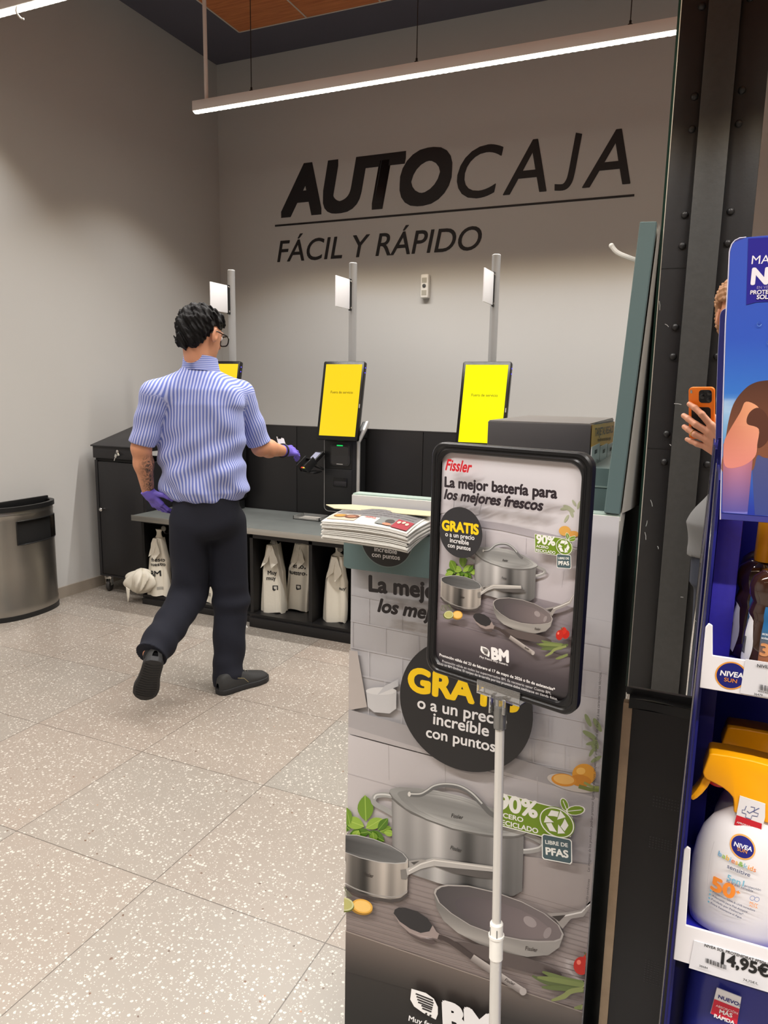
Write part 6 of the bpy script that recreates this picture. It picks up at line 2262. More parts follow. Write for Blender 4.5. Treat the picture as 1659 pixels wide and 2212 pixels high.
def tattoo_skin():
    m = bpy.data.materials.new('skin_tattoo')
    m.use_nodes = True
    nt = m.node_tree
    b = nt.nodes['Principled BSDF']
    a = nt.nodes.new('ShaderNodeAttribute')
    a.attribute_name = 'ink_area'
    g = nt.nodes.new('ShaderNodeTexCoord')
    nz = nt.nodes.new('ShaderNodeTexNoise')
    nz.inputs['Scale'].default_value = 42
    nz.inputs['Detail'].default_value = 5
    nz.inputs['Distortion'].default_value = 2.5
    nt.links.new(g.outputs['Object'], nz.inputs['Vector'])
    cr = nt.nodes.new('ShaderNodeValToRGB')
    cr.color_ramp.elements[0].position = 0.40
    cr.color_ramp.elements[0].color = (1, 1, 1, 1)
    cr.color_ramp.elements[1].position = 0.62
    cr.color_ramp.elements[1].color = (0.25, 0.25, 0.25, 1)
    nt.links.new(nz.outputs['Fac'], cr.inputs['Fac'])
    mu = nt.nodes.new('ShaderNodeMath')
    mu.operation = 'MULTIPLY'
    nt.links.new(cr.outputs['Color'], mu.inputs[0])
    nt.links.new(a.outputs['Fac'], mu.inputs[1])
    mx = nt.nodes.new('ShaderNodeMix')
    mx.data_type = 'RGBA'
    mx.inputs['A'].default_value = lin((204, 144, 112)) + (1,)
    mx.inputs['B'].default_value = lin((62, 52, 50)) + (1,)
    nt.links.new(mu.outputs[0], mx.inputs['Factor'])
    nt.links.new(mx.outputs['Result'], b.inputs['Base Color'])
    b.inputs['Roughness'].default_value = 0.5
    b.inputs['Subsurface Weight'].default_value = 0.06
    b.inputs['Subsurface Radius'].default_value = (0.012, 0.005, 0.003)
    return m


def stripe_cloth():
    m = bpy.data.materials.new('striped_shirt')
    m.use_nodes = True
    nt = m.node_tree
    b = nt.nodes['Principled BSDF']
    a = nt.nodes.new('ShaderNodeAttribute')
    a.attribute_name = 'stripe'
    mu = nt.nodes.new('ShaderNodeMath')
    mu.operation = 'MULTIPLY'
    mu.inputs[1].default_value = 2 * math.pi / 0.0128
    nt.links.new(a.outputs['Fac'], mu.inputs[0])
    sn = nt.nodes.new('ShaderNodeMath')
    sn.operation = 'SINE'
    nt.links.new(mu.outputs[0], sn.inputs[0])
    cr = nt.nodes.new('ShaderNodeValToRGB')
    cr.color_ramp.elements[0].position = 0.25
    cr.color_ramp.elements[0].color = lin((100, 116, 192)) + (1,)
    cr.color_ramp.elements[1].position = 0.8
    cr.color_ramp.elements[1].color = lin((188, 194, 232)) + (1,)
    mr = nt.nodes.new('ShaderNodeMapRange')
    mr.inputs['From Min'].default_value = -1
    nt.links.new(sn.outputs[0], mr.inputs['Value'])
    nt.links.new(mr.outputs['Result'], cr.inputs['Fac'])
    nt.links.new(cr.outputs['Color'], b.inputs['Base Color'])
    b.inputs['Roughness'].default_value = 0.8
    b.inputs['Sheen Weight'].default_value = 0.1
    return m


def frame3(right, fwd):
    r, f = np.array(right, float), np.array(fwd, float)
    f /= np.linalg.norm(f)
    r -= f * (r @ f)
    r /= np.linalg.norm(r)
    u = np.cross(r, f)
    return np.stack([r, f, u], 1)          # columns: right, forward, up


def hand_parts(wrist, d, palm, side, curl, scale=1.0, spread=0.07, thumb_out=0.6):
    """joint chains of a hand: d runs to the fingers, palm is the way the palm faces, side points to the thumb"""
    w = np.array(wrist, float)
    d = d / np.linalg.norm(d)
    palm = palm - d * (palm @ d); palm /= np.linalg.norm(palm)
    side = side - d * (side @ d) - palm * (side @ palm); side /= np.linalg.norm(side)
    s = scale
    cones = []
    base = []
    for i, off in enumerate((0.030, 0.010, -0.010, -0.028)):
        k = w + d * (0.088 - 0.006 * abs(i - 1)) * s + side * off * s
        cones.append((w + d * 0.012 * s + side * off * 0.55 * s, k, 0.0155 * s, 0.0125 * s))
        base.append(k)
    L = ((0.042, 0.026, 0.020), (0.046, 0.029, 0.021), (0.043, 0.027, 0.020), (0.034, 0.020, 0.018))
    R = (0.0092, 0.0094, 0.0090, 0.0080)
    for i in range(4):
        p = base[i]
        ang = curl[i] * 0.7
        sp_ = (1.5 - i) * spread
        for j in range(3):
            dd = d * math.cos(ang) + palm * math.sin(ang) + side * sp_ * math.cos(ang)
            dd /= np.linalg.norm(dd)
            q = p + dd * L[i][j] * s
            cones.append((p, q, (R[i] - 0.0006 * j) * s, (R[i] - 0.0006 * (j + 1)) * s))
            p = q
            ang += curl[i]
    tb = w + d * 0.026 * s + side * 0.030 * s + palm * 0.006 * s
    t1 = tb + (d * 0.65 + side * thumb_out + palm * 0.25) / np.linalg.norm(d * 0.65 + side * thumb_out + palm * 0.25) * 0.036 * s
    t2 = t1 + (d * 0.9 + side * thumb_out * 0.5 + palm * 0.3) / np.linalg.norm(d * 0.9 + side * thumb_out * 0.5 + palm * 0.3) * 0.028 * s
    t3 = t2 + (d * 0.95 + side * thumb_out * 0.25 + palm * 0.35) / np.linalg.norm(d * 0.95 + side * thumb_out * 0.25 + palm * 0.35) * 0.024 * s
    cones += [(w + d * 0.01 * s, tb, 0.016 * s, 0.015 * s), (tb, t1, 0.0145 * s, 0.0115 * s), (t1, t2, 0.0112 * s, 0.0100 * s), (t2, t3, 0.0100 * s, 0.0082 * s)]
    return cones


def hand_field(cones, k=0.006):
    def f(P):
        D = None
        for i, (a, b, ra, rb) in enumerate(cones):
            q = cone(P, a, b, ra, rb)
            D = q if D is None else smin(D, q, k if i < 4 else 0.0035)
        return D
    return f


def bounds(pts, pad):
    A = np.array([list(p) for p in pts], float)
    return A.min(0) - pad, A.max(0) + pad


def head_field(M, c, ears=True):
    def f(P):
        q = (P - c) @ M
        D = ell(q, (0, -0.012, 0.026), (0.074, 0.094, 0.088))
        D = smin(D, ell(q, (0, 0.030, -0.036), (0.058, 0.062, 0.080)), 0.03)
        D = smin(D, ell(q, (0, 0.052, -0.094), (0.030, 0.030, 0.026)), 0.03)
        D = smin(D, cone(q, (0, 0.088, 0.012), (0, 0.108, -0.026), 0.007, 0.013), 0.012)
        D = smin(D, ell(q, (0, 0.090, -0.058), (0.022, 0.010, 0.008)), 0.008)
        D = smin(D, ell(q, (0, 0.080, 0.026), (0.050, 0.016, 0.010)), 0.014)
        for s in (-1, 1):
            D = smax(D, -ell(q, (s * 0.031, 0.098, 0.006), (0.015, 0.014, 0.009)), 0.006)
            D = smin(D, ell(q, (s * 0.031, 0.078, 0.006), (0.0125, 0.0125, 0.0125)), 0.003)
            if ears:
                e = ell(q, (s * 0.079, -0.004, -0.006), (0.010, 0.019, 0.033))
                e = smax(e, -ell(q, (s * 0.090, 0.000, -0.002), (0.008, 0.010, 0.020)), 0.004)
                D = smin(D, e, 0.006)
        return D
    return f


# ------------------------------------------------------------------ the employee
HV = ray(440, 1100); HV = Vector((HV.x, HV.y, 0)).normalized()
RV = Vector((HV.y, -HV.x, 0))
P0 = Vector((-2.03, 2.72, 0))
D0 = P0.dot(HV)


def J(x, y, dl=0.0):
    d = ray(x, y)
    return npv(CAM + d * ((D0 + dl) / d.dot(HV)))


hv, rv, up = npv(HV), npv(RV), np.array([0, 0, 1.0])


def facing(deg):
    a = math.radians(deg)
    f = hv * math.cos(a) + rv * math.sin(a)
    r = rv * math.cos(a) - hv * math.sin(a)
    return r, f


emp = thing('person', 'employee seen from behind in a blue striped shirt, navy trousers and purple gloves, walking', 'person', (P0.x, P0.y, 0.0))
tr, tf_ = facing(24)
hem, nb_ = J(445, 1082, 0.02), J(431, 800, 0.0)
shL, shR = J(334, 854, -0.04), J(520, 853, 0.05)
elL, wrL = J(305, 968, -0.03), J(320, 1062, 0.03)
elR, wrR = J(563, 966, 0.10), J(611, 974, 0.28)
spine = nb_ - hem
HS = spine[2]
TA = ramp([(0, 0.150), (0.03, 0.176), (0.09, 0.196), (0.25, 0.200), (0.5, 0.203), (0.75, 0.203), (0.86, 0.185), (0.94, 0.135), (1.0, 0.07)])
TB = ramp([(0, 0.105), (0.03, 0.126), (0.09, 0.140), (0.25, 0.136), (0.5, 0.130), (0.75, 0.128), (0.86, 0.115), (0.94, 0.085), (1.0, 0.055)])
_ss = np.linspace(-0.05, 1.08, 120)
_ta = np.array([TA(s) for s in _ss])
_tb = np.array([TB(s) for s in _ss])
sway = ramp([(0, 0.0), (0.25, -0.012), (0.6, -0.010), (1, 0.0)])
_sw = np.array([sway(s) for s in _ss])


def torso(P, k=1.0, grow_=0.0):
    s = (P[:, 2] - hem[2]) / HS
    sc = np.clip(s, 0, 1)
    c = hem + sc[:, None] * spine + np.interp(sc, _ss, _sw)[:, None] * rv
    q = P - c
    x, y = q @ tr, q @ tf_
    a = np.interp(sc, _ss, _ta) * k + grow_
    b = np.interp(sc, _ss, _tb) * k + grow_
    r = np.sqrt((np.abs(x) / a) ** 2.3 + (np.abs(y) / b) ** 2.3)
    D = (r - 1) * np.minimum(a, b) * 0.9
    dz = np.maximum(hem[2] - P[:, 2], P[:, 2] - nb_[2])
    return np.maximum(D, dz), x, y, s


cutL = shL + (elL - shL) * 0.93
cutR = shR + (elR - shR) * 0.93
axL = (elL - shL) / np.linalg.norm(elL - shL)
axR = (elR - shR) / np.linalg.norm(elR - shR)


def shirt(P):
    D, x, y, s = torso(P)
    fold = 0.0080 * np.sin(38 * x + 24 * P[:, 2] + 1.5 * np.sin(9 * x + 3)) * np.clip(1.2 - 1.6 * s, 0.15, 1)
    fold += 0.0070 * np.sin(-30 * x + 40 * P[:, 2] + 2 * np.sin(11 * P[:, 2])) * np.clip(1 - 2.4 * np.abs(s - 0.28), 0, 1)
    fold += 0.004 * np.sin(70 * x + 3 * np.sin(20 * P[:, 2])) * np.clip(0.22 - s, 0, 0.22) * 5
    fold += 0.0065 * np.sin(46 * (x + 0.7 * P[:, 2]) + 1) * np.clip(1 - 5 * np.abs(s - 0.72), 0, 1) * np.clip(np.abs(x) * 8 - 0.4, 0, 1)
    D = D + fold
    D = smin(D, cone(P, nb_ - up * 0.035, shL + up * 0.006, 0.054, 0.059), 0.045)
    D = smin(D, cone(P, nb_ - up * 0.035, shR + up * 0.006, 0.054, 0.059), 0.045)
    for sh, el, ax, cut, k in ((shL, elL, axL, cutL, 0), (shR, elR, axR, cutR, 1)):
        sl = cone(P, sh, el + ax * 0.03, 0.061, 0.056)
        t = (P - sh) @ ax
        q = P - sh - t[:, None] * ax
        sl = sl + 0.003 * np.sin(55 * t + 30 * (q @ tr) + k) * np.clip(t * 12, 0, 1)
        sl = np.maximum(sl, (P - cut) @ ax)
        D = smin(D, sl, 0.022)
    # collar opening
    return D


lo, hi = bounds([hem - up * 0.02, nb_ + up * 0.05, shL, shR, cutL, cutR], 0.2)
V, Q = grow(shirt, (lo[0], lo[1], hem[2] - 0.03), (hi[0], hi[1], nb_[2] + 0.08), 0.0055)
_, x_, y_, s_ = torso(V)
_w = np.clip((np.abs(x_) - 0.13) / 0.06, 0, 1)
_b = np.clip((0.90 - s_) / 0.22, 0, 1)
_b = _b * _b * (3 - 2 * _b)
st = _b * np.arctan2(x_ / 0.2, np.maximum(-y_, -0.05) / 0.132 + 0.0) * 0.168 + (1 - _b) * x_ * 0.86
dT = np.minimum(torso(V)[0], np.minimum(cone(V, nb_ - up * 0.025, shL + up * 0.006, 0.055, 0.059), cone(V, nb_ - up * 0.035, shR + up * 0.006, 0.055, 0.059)))
for sh, el, ax in ((shL, elL, axL), (shR, elR, axR)):
    t = (V - sh) @ ax
    q = V - sh - t[:, None] * ax
    e1 = np.cross(ax, tf_); e1 /= np.linalg.norm(e1); e2 = np.cross(ax, e1)
    on = (cone(V, sh, el + ax * 0.03, 0.061, 0.056) < dT - 0.002) & (t > -0.01)
    st[on] = (np.arctan2(q @ e1, q @ e2) * 0.062)[on]
SHIRT = stripe_cloth()
shirt_o = bodymesh('shirt', V, Q, SHIRT, emp, {'stripe': st}, label='blue and white striped short sleeved shirt')

# head
hr, hf = facing(44)
tilt = math.radians(14)
hfd = hf * math.cos(tilt) - up * math.sin(tilt)
HM = frame3(hr, hfd)
hc_ = J(437, 722, 0.02)
HFn = head_field(HM, hc_)


def loc(p):
    return hc_ + HM @ np.array(p, float)


def trunk(P):
    return torso(P, 0.86, 0.0)[0]


hipL, hipR = J(412, 1128, 0.0), J(487, 1128, 0.03)
knL, knR = J(407, 1285, 0.04), J(501, 1292, 0.05)
anL, anR = J(327, 1412, -0.25), J(492, 1468, 0.0)


def body(P):
    D = HFn(P)
    D = smin(D, cone(P, loc((0, -0.035, -0.05)), nb_ - up * 0.02, 0.056, 0.060), 0.03)
    D = smin(D, trunk(P), 0.03)
    for sh, el, wr in ((shL, elL, wrL), (shR, elR, wrR)):
        A = smin(cone(P, sh, el, 0.046, 0.041), cone(P, el, el + (wr - el) * 0.35, 0.041, 0.042), 0.02)
        A = smin(A, cone(P, el + (wr - el) * 0.35, wr, 0.042, 0.0265), 0.02)
        D = smin(D, A, 0.03)
    for h_, k_, a_ in ((hipL, knL, anL), (hipR, knR, anR)):
        D = smin(D, smin(cone(P, h_, k_, 0.075, 0.05), cone(P, k_, a_, 0.05, 0.036), 0.02), 0.03)
    return D


lo, hi = bounds([loc((0, 0, 0.1)), shL, shR, elL, wrL, wrR, anL, anR, loc((0, 0.1, 0))], 0.14)
V, Q = grow(body, (lo[0], lo[1], min(anL[2], anR[2]) - 0.05), (hi[0], hi[1], hi[2]), 0.0042)
d_ = wrL - elL
tL = ((V - elL) @ d_) / (d_ @ d_)
dist = np.linalg.norm(V - elL - np.clip(tL, 0, 1)[:, None] * d_, axis=1)
qq = (V - elL) @ rv
ta_ = np.clip((tL - 0.05) * 6, 0, 1) * (dist < 0.07) * np.clip(0.45 + qq * 22, 0, 1)
bodymesh('body', V, Q, tattoo_skin(), emp, {'ink_area': ta_}, label='bare neck, face and forearms, the left forearm tattooed')

# collar
bm = B()
nkc = nb_ + up * 0.012 + tf_ * 0.004


def collar(u, v):
    th = u * 2 * math.pi
    x, y = 0.075 * math.sin(th), -0.074 * math.cos(th)
    flare = 1.0 + 0.16 * (1 - v) ** 1.2
    z = 0.012 + 0.066 * v - 0.026 * (1 - math.cos(th)) / 2
    p = nkc + tr * x * flare + tf_ * (y * flare + 0.01) + up * (z - 0.022)
    return Vector(p)


grid(bm, collar, 60, 6, closed_u=True)
grid(bm, lambda u, v: collar(1 - u, v) * 1.0 + Vector(up * 0.0), 60, 6, closed_u=True)
me = bpy.data.meshes.new('collar')
bm.normal_update()
bm.to_mesh(me)
bm.free()
at = me.attributes.new('stripe', 'FLOAT', 'POINT')
at.data.foreach_set('value', [((Vector(v.co) - Vector(nkc)).z * 1.6) for v in me.vertices])
obj('collar', me, SHIRT, shirt_o, sharp=180)

# hair
HAIR = mat('black_hair', (14, 12, 13), rough=0.6, bump=1.0, bscale=260, spec=0.22, stretch=(1, 1, 0.4))


def hair(P):
    q = (P - hc_) @ HM
    x, y, z = q[:, 0], q[:, 1], q[:, 2]
    D = ell(q, (0, -0.020, 0.048), (0.084, 0.100, 0.080))
    D = smin(D, ell(q, (0, -0.062, 0.010), (0.083, 0.064, 0.075)), 0.03)
    D = smin(D, ell(q, (0, -0.078, -0.050), (0.066, 0.036, 0.040)), 0.025)
    D = smin(D, ell(q, (0, 0.050, 0.082), (0.062, 0.050, 0.032)), 0.03)
    w = 0.0030 * np.sin(95 * z + 60 * y + 2.4 * np.sin(50 * x)) + 0.0026 * np.sin(130 * x + 90 * z + 1.6 * np.sin(70 * y)) + 0.0026 * np.sin(210 * y + 160 * z + 2 * np.sin(90 * x)) + 0.0016 * np.sin(330 * x + 260 * z)
    D = D + w
    cut = np.maximum(y + 0.018 - np.clip((z - 0.028) * 3.0, -0.03, 0.4), 0.026 - z - 0.0)     # keep the face and the ear free
    free = np.minimum(y + 0.016, 0.030 - z)
    D = smax(D, free, 0.012)
    return D


lo, hi = bounds([loc((sx, sy, sz)) for sx in (-0.11, 0.11) for sy in (-0.14, 0.13) for sz in (-0.12, 0.15)], 0.0)
V, Q = grow(hair, lo, hi, 0.003)
bodymesh('hair', V, Q, HAIR, emp)
for s in (-1, 1):
    bm = B(); sphere(bm, Vector(loc((s * 0.031, 0.0795, 0.006))), 0.0125, 16); obj('eye', bm, mat('eye_white', (228, 224, 218), rough=0.2), emp)
# glasses
bm = B()
GL = mat('black_glasses', (16, 15, 16), rough=0.3)
for s in (-1, 1):
    tube(bm, [Vector(loc((s * 0.034 + a, 0.112 - 0.18 * abs(s * 0.034 + a) ** 1.2, 0.0 + b_))) for a, b_ in rrect(0.052, 0.044, 0.016, 5)], 0.003, 8, closed=True)
    tube(bm, [Vector(loc(p)) for p in ((s * 0.060, 0.103, 0.012), (s * 0.080, 0.07, 0.012), (s * 0.083, 0.0, 0.012), (s * 0.078, -0.03, -0.004))], 0.0028, 8)
tube(bm, [Vector(loc(p)) for p in ((-0.009, 0.112, 0.006), (0, 0.114, 0.009), (0.009, 0.112, 0.006))], 0.002, 8)
gl = obj('glasses', bm, GL, emp)
for s in (-1, 1):
    bm = B(); bm.faces.new([bm.verts.new(Vector(loc((s * 0.034 + a * .98, 0.112 - 0.18 * abs(s * 0.034 + a) ** 1.2, b_ * .98)))) for a, b_ in rrect(0.052, 0.044, 0.016, 5)]); obj('lens', bm, mat('spectacle_lens', (230, 236, 238), rough=0.02, alpha=0.12, spec=0.6), gl)

# trousers
NAVY = mat('navy_trousers', (13, 16, 30), rough=0.85, bump=0.25, bscale=420)
pr, pf = facing(38)
wa = hem + up * 0.02


def trousers(P):
    q = P - wa
    x, y, z = q @ pr, q @ pf, q[:, 2]
    k = np.clip(-z / 0.15, 0, 1)
    D = (np.sqrt((x / (0.163 + 0.014 * k)) ** 2 + (y / (0.116 + 0.012 * k)) ** 2) - 1) * 0.12
    D = smax(D, ell(P, wa - up * 0.05, (0.22, 0.22, 0.15)), 0.05)
    D = np.maximum(D, z - 0.02)
    for h_, k_, a_, r in ((hipL, knL, anL, (0.094, 0.083, 0.073)), (hipR, knR, anR, (0.094, 0.082, 0.071))):
        t_ = cone(P, h_, k_, r[0], r[1])
        t2 = cone(P, k_, a_ + (a_ - k_) * 0.06, r[1], r[2])
        L = smin(t_, t2, 0.03)
        ax = (a_ - k_) / np.linalg.norm(a_ - k_)
        tt = (P - k_) @ ax
        L = L + 0.0045 * np.sin(52 * tt + 14 * (P @ pr)) * np.clip(1 - 2.2 * np.abs(tt - 0.36) / 0.2, 0, 1)
        L = L + 0.005 * np.sin(60 * tt + 8 * (P @ pf)) * np.clip(1 - np.abs(tt) / 0.10, 0, 1)
        L = L + 0.0035 * np.sin(26 * (P @ pr) + 6 * P[:, 2])
        L = L + 0.004 * np.sin(34 * tt - 26 * (P @ pf)) * np.clip(tt * 4, 0, 1)
        L = np.maximum(L, tt - np.linalg.norm(a_ - k_) - (0.012 if h_ is hipL else 0.03))
        D = smin(D, L, 0.028)
    return D


lo, hi = bounds([wa, hipL, hipR, knL, knR, anL, anR], 0.16)
V, Q = grow(trousers, (lo[0], lo[1], min(anL[2], anR[2]) - 0.09), (hi[0], hi[1], wa[2] + 0.05), 0.0055)
bodymesh('trousers', V, Q, NAVY, emp)

# gloves
GLOVE = mat('purple_nitrile', (104, 88, 188), rough=0.5, bump=0.2, bscale=160)
dL = -up * 0.80 + rv * 0.50 + hv * 0.1
hL = hand_parts(wrL, dL, rv * 0.55 + hv * 0.55 + up * 0.1, hv * 0.45 + rv * 0.9, (0.35, 0.42, 0.45, 0.5), 0.92, 0.03, 0.9)
fL = hand_field(hL)


def gloveL(P):
    dd = dL / np.linalg.norm(dL)
    c = cone(P, wrL - dd * 0.016, wrL + dd * 0.02, 0.0315, 0.029)
    return smin(fL(P), np.maximum(c, -((P - wrL) @ dd) - 0.012), 0.012)


lo, hi = bounds([p for c in hL for p in c[:2]], 0.04)
V, Q = grow(gloveL, lo, hi, 0.0022)
bodymesh('glove', V, Q, GLOVE, emp)
dR = hv * 0.65 + rv * 0.75 - up * 0.05
hR = hand_parts(wrR + npv(RV) * 0.006, dR, -up * 0.7 - rv * 0.5 + hv * 0.3, up * 0.6 - rv * 0.4 + hv * 0.3, (0.55, 0.6, 0.62, 0.62), 0.92, 0.03, 0.7)
fR = hand_field(hR)


def gloveR(P):
    dd = dR / np.linalg.norm(dR)
    c = cone(P, wrR - dd * 0.01, wrR + dd * 0.025, 0.0315, 0.029)
    return smin(fR(P), np.maximum(c, -((P - wrR) @ dd) - 0.006), 0.012)


lo, hi = bounds([p for c in hR for p in c[:2]], 0.04)
V, Q = grow(gloveR, lo, hi, 0.0022)
bodymesh('glove', V, Q, GLOVE, emp)
bm = B()
axw = Vector((wrR - elR)).normalized()
cw = Vector(wrR) - axw * 0.002
o1 = axw.orthogonal().normalized(); o2 = axw.cross(o1)
tube(bm, [cw + (o1 * math.cos(a) + o2 * math.sin(a)) * 0.0335 for a in [k * math.pi / 12 for k in range(24)]], 0.005, 8, closed=True)
obj('watch', bm, BLACKP, emp)


# shoes: lofted along the foot
SHOE = mat('charcoal_shoe', (44, 44, 44), rough=0.7, bump=0.2, bscale=300)
SOLE = mat('shoe_sole', (34, 34, 36), rough=0.6)


def shoe(origin, fwd, upv, L=0.285):
    f = np.array(fwd, float); f /= np.linalg.norm(f)
    u = np.array(upv, float); u -= f * (u @ f); u /= np.linalg.norm(u)
    r = np.cross(f, u)
    W = ramp([(0, 0.012), (0.03, 0.028), (0.12, 0.037), (0.3, 0.037), (0.5, 0.040), (0.7, 0.049), (0.85, 0.045), (0.95, 0.030), (1, 0.008)])
    H = ramp([(0, 0.055), (0.04, 0.085), (0.12, 0.098), (0.28, 0.102), (0.42, 0.088), (0.6, 0.070), (0.8, 0.054), (0.93, 0.044), (1, 0.028)])
    o = np.array(origin, float)

    def up_(a, b):
        t = a
        w, h = W(t), H(t)
        th = b * math.pi
        x = w * math.copysign(abs(math.cos(th)) ** 0.6, math.cos(th)) * (1 if math.sin(th) < 0.5 else 0.92)
        z = 0.022 + (h - 0.022) * math.sin(th) ** 0.7 if 0 < b < 1 else 0.022
        return Vector(o + f * (t * L) + r * x + u * z)
    bm = B()
    grid(bm, up_, 28, 16)
    s = obj('shoe', bm, SHOE, emp, sharp=70)
    bm = B()
    nn = 28
    out = [(W(k / nn) * 1.10 + 0.002, k / nn) for k in range(nn + 1)] + [(-W(k / nn) * 1.10 - 0.002, k / nn) for k in range(nn, -1, -1)]
    prism(bm, [o + f * ((t * 1.02 - 0.01) * L) + r * x for x, t in out], Vector(u * 0.026), 0.003, 2)
    so = obj('sole', bm, SOLE, s)
    bm = B()
    for k in range(14):
        t = 0.1 + 0.06 * k
        w = W(t) * 0.9
        tube(bm, [Vector(o + f * ((t + 0.02 * math.cos(a * 2.2)) * L) + r * (w * a) - u * 0.0005) for a in (-1, -0.5, 0, 0.5, 1)], 0.0016, 5)
    obj('tread', bm, mat('tread_dark', (20, 20, 21), rough=0.7), emp if False else s)
    bm = B()
    for k in range(4):
        t = 0.40 + 0.055 * k
        z = H(t) + 0.002
        tube(bm, [Vector(o + f * (t * L) + r * (-0.022) + u * (z - 0.008)), Vector(o + f * (t * L + 0.006) + u * z), Vector(o + f * (t * L) + r * 0.022 + u * (z - 0.008))], 0.0018, 6)
    obj('laces', bm, mat('lace_grey', (88, 84, 78), rough=0.8), s)
    bm = B()
    tube(bm, [Vector(o + f * (0.30 * L) + r * (0.040) + u * 0.07), Vector(o + f * (0.42 * L) + r * 0.043 + u * 0.06), Vector(o + f * (0.50 * L) + r * 0.046 + u * 0.035)], 0.0011, 5)
    obj('stitching', bm, mat('stitch_tan', (150, 136, 96), rough=0.8), s)


heelR, toeR = pl(470, 1503, 2, 0.0), pl(556, 1474, 2, 0.0)
fd = npv((toeR - heelR).normalized())
shoe(npv(heelR) - fd * 0.012 + rv * 0.012 + hv * 0.02, fd, up, 0.285)
# raised rear foot: toe down, sole towards the camera
toeL = J(309, 1513, -0.20)
heelL = J(333, 1428, -0.35)
fdir = (toeL - heelL) / np.linalg.norm(toeL - heelL)
shoe(heelL, fdir, (hv * 0.9 + up * 0.5 + rv * 0.1), 0.285)

bm = B()
_a = anL + (anL - knL) / np.linalg.norm(anL - knL) * -0.03
tube(bm, [Vector(_a), Vector(heelL + fdir * 0.05 + hv * 0.055 + up * 0.03), Vector(heelL + fdir * 0.07 + hv * 0.045 + up * 0.02)], [0.043, 0.041, 0.036], 18)
obj('sock', bm, mat('black_sock', (22, 22, 24), rough=0.9), emp)

# slip of paper held in the right glove
t = thing('receipt', 'small white paper slip held in the right gloved hand of the employee', 'paper', tuple(J(603, 946, 0.33)))
bm = B()
a = [Vector(J(597, 943, 0.33)), Vector(J(613, 947, 0.36)), Vector(J(621, 972, 0.36)), Vector(J(604, 972, 0.33))]
prism(bm, a, Vector(hv * 0.0008), 0)
obj('slip', bm, mat('receipt_paper', (222, 220, 216), rough=0.7), t)
bm = B()
a = [Vector(J(600, 941, 0.332)), Vector(J(608, 943, 0.345)), Vector(J(607, 948, 0.345)), Vector(J(600, 947, 0.332))]
prism(bm, a, Vector(-hv * 0.001), 0)
obj('dark_print', bm, BLACKP, t)

# ------------------------------------------------------------------ the photographer, seen in the mirror
PH = thing('person', 'photographer in a grey top holding up an orange phone, glimpsed in the mirror', 'person', (0.2, -0.45, 0.0))


def MV(x, y, yr):
    """real point at depth yr whose mirror image lies on this sight line"""
    p = pl(x, y, 1, 2 * YM - yr)
    return np.array([p.x, yr, p.z])


px_, py_, pz_ = npv(CR), npv(CFW), npv(CU)
torsoZ = ramp([(0.84, 0.0), (1.0, 0.0)])
_tz = np.array([0.80, 0.87, 0.97, 1.08, 1.19, 1.30, 1.42, 1.50, 1.55])
_th = np.array([0.215, 0.235, 0.25, 0.22, 0.19, 0.195, 0.20, 0.13, 0.07])
_td = np.array([0.13, 0.14, 0.15, 0.14, 0.13, 0.125, 0.115, 0.08, 0.055])
pcx, pcy = 0.195, -0.46
_tc = np.array([0.20, 0.205, 0.215, 0.245, 0.275, 0.275, 0.265, 0.255, 0.25])


def ptorso(P, k=1.0):
    z = np.clip(P[:, 2], 0.80, 1.55)
    a, b = np.interp(z, _tz, _th) * k, np.interp(z, _tz, _td) * k
    D = (np.sqrt(((P[:, 0] - np.interp(z, _tz, _tc)) / a) ** 2 + ((P[:, 1] - pcy) / b) ** 2) - 1) * b
    return np.maximum(D, np.maximum(0.845 - P[:, 2], P[:, 2] - 1.54))


hdc = np.array([0.088, -0.40, 1.715])
phM = frame3(np.array([-1.0, 0, 0]) * -1, np.array([0.0, 0.97, -0.2]))
PHF = head_field(phM, hdc)
psR, psL = np.array([0.44, -0.45, 1.43]), np.array([0.10, -0.49, 1.43])
peR = np.array([0.38, -0.20, 1.20])


def fj(x, y, d):
    """real point whose mirror image lies on this sight line, at height d over the phone's back"""
    q = ray(x, y)
    n = npv(CFW)
    a = np.array([CAM.x, 2 * YM - CAM.y, CAM.z]) - npv(CAM)
    b = np.array([q.x, -q.y, q.z])
    t = (d - 0.0045 - n @ a) / (n @ b)
    return npv(CAM) + a + b * t


wR_ = fj(1572, 985, -0.004)
peL, wL_ = np.array([0.13, -0.60, 1.16]), np.array([0.22, -0.66, 0.95])


hand = []
kn = [fj(1537, 920, 0.017), fj(1530, 934, 0.021), fj(1527, 950, 0.020), fj(1528, 966, 0.015)]
mid = [fj(1516, 895, 0.024), fj(1503, 917, 0.029), fj(1501, 938, 0.029), fj(1506, 959, 0.024)]
dst_ = [fj(1501, 881, 0.017), fj(1487, 905, 0.020), fj(1487, 928, 0.020), fj(1493, 953, 0.017)]
tip = [fj(1489, 873, 0.0105), fj(1477, 898, 0.011), fj(1478, 922, 0.011), fj(1484, 949, 0.0105)]
fr = (0.0090, 0.0094, 0.0090, 0.0080)
for i in range(4):
    hand.append((wR_ + np.array([0, 0.004, 0.012 - 0.007 * i]), kn[i], 0.0165, 0.0125))
for i in range(4):
    hand += [(kn[i], mid[i], fr[i] + 0.002, fr[i] + 0.0008), (mid[i], dst_[i], fr[i] + 0.0006, fr[i]), (dst_[i], tip[i], fr[i], fr[i] - 0.0012)]
tb0 = fj(1552, 930, -0.010)
tb1 = fj(1543, 905, -0.020)
tb2 = fj(1530, 885, -0.0225)
hand += [(wR_, tb0, 0.016, 0.015), (tb0, tb1, 0.0145, 0.011), (tb1, tb2, 0.0108, 0.0085)]
hfR = hand_field(hand)


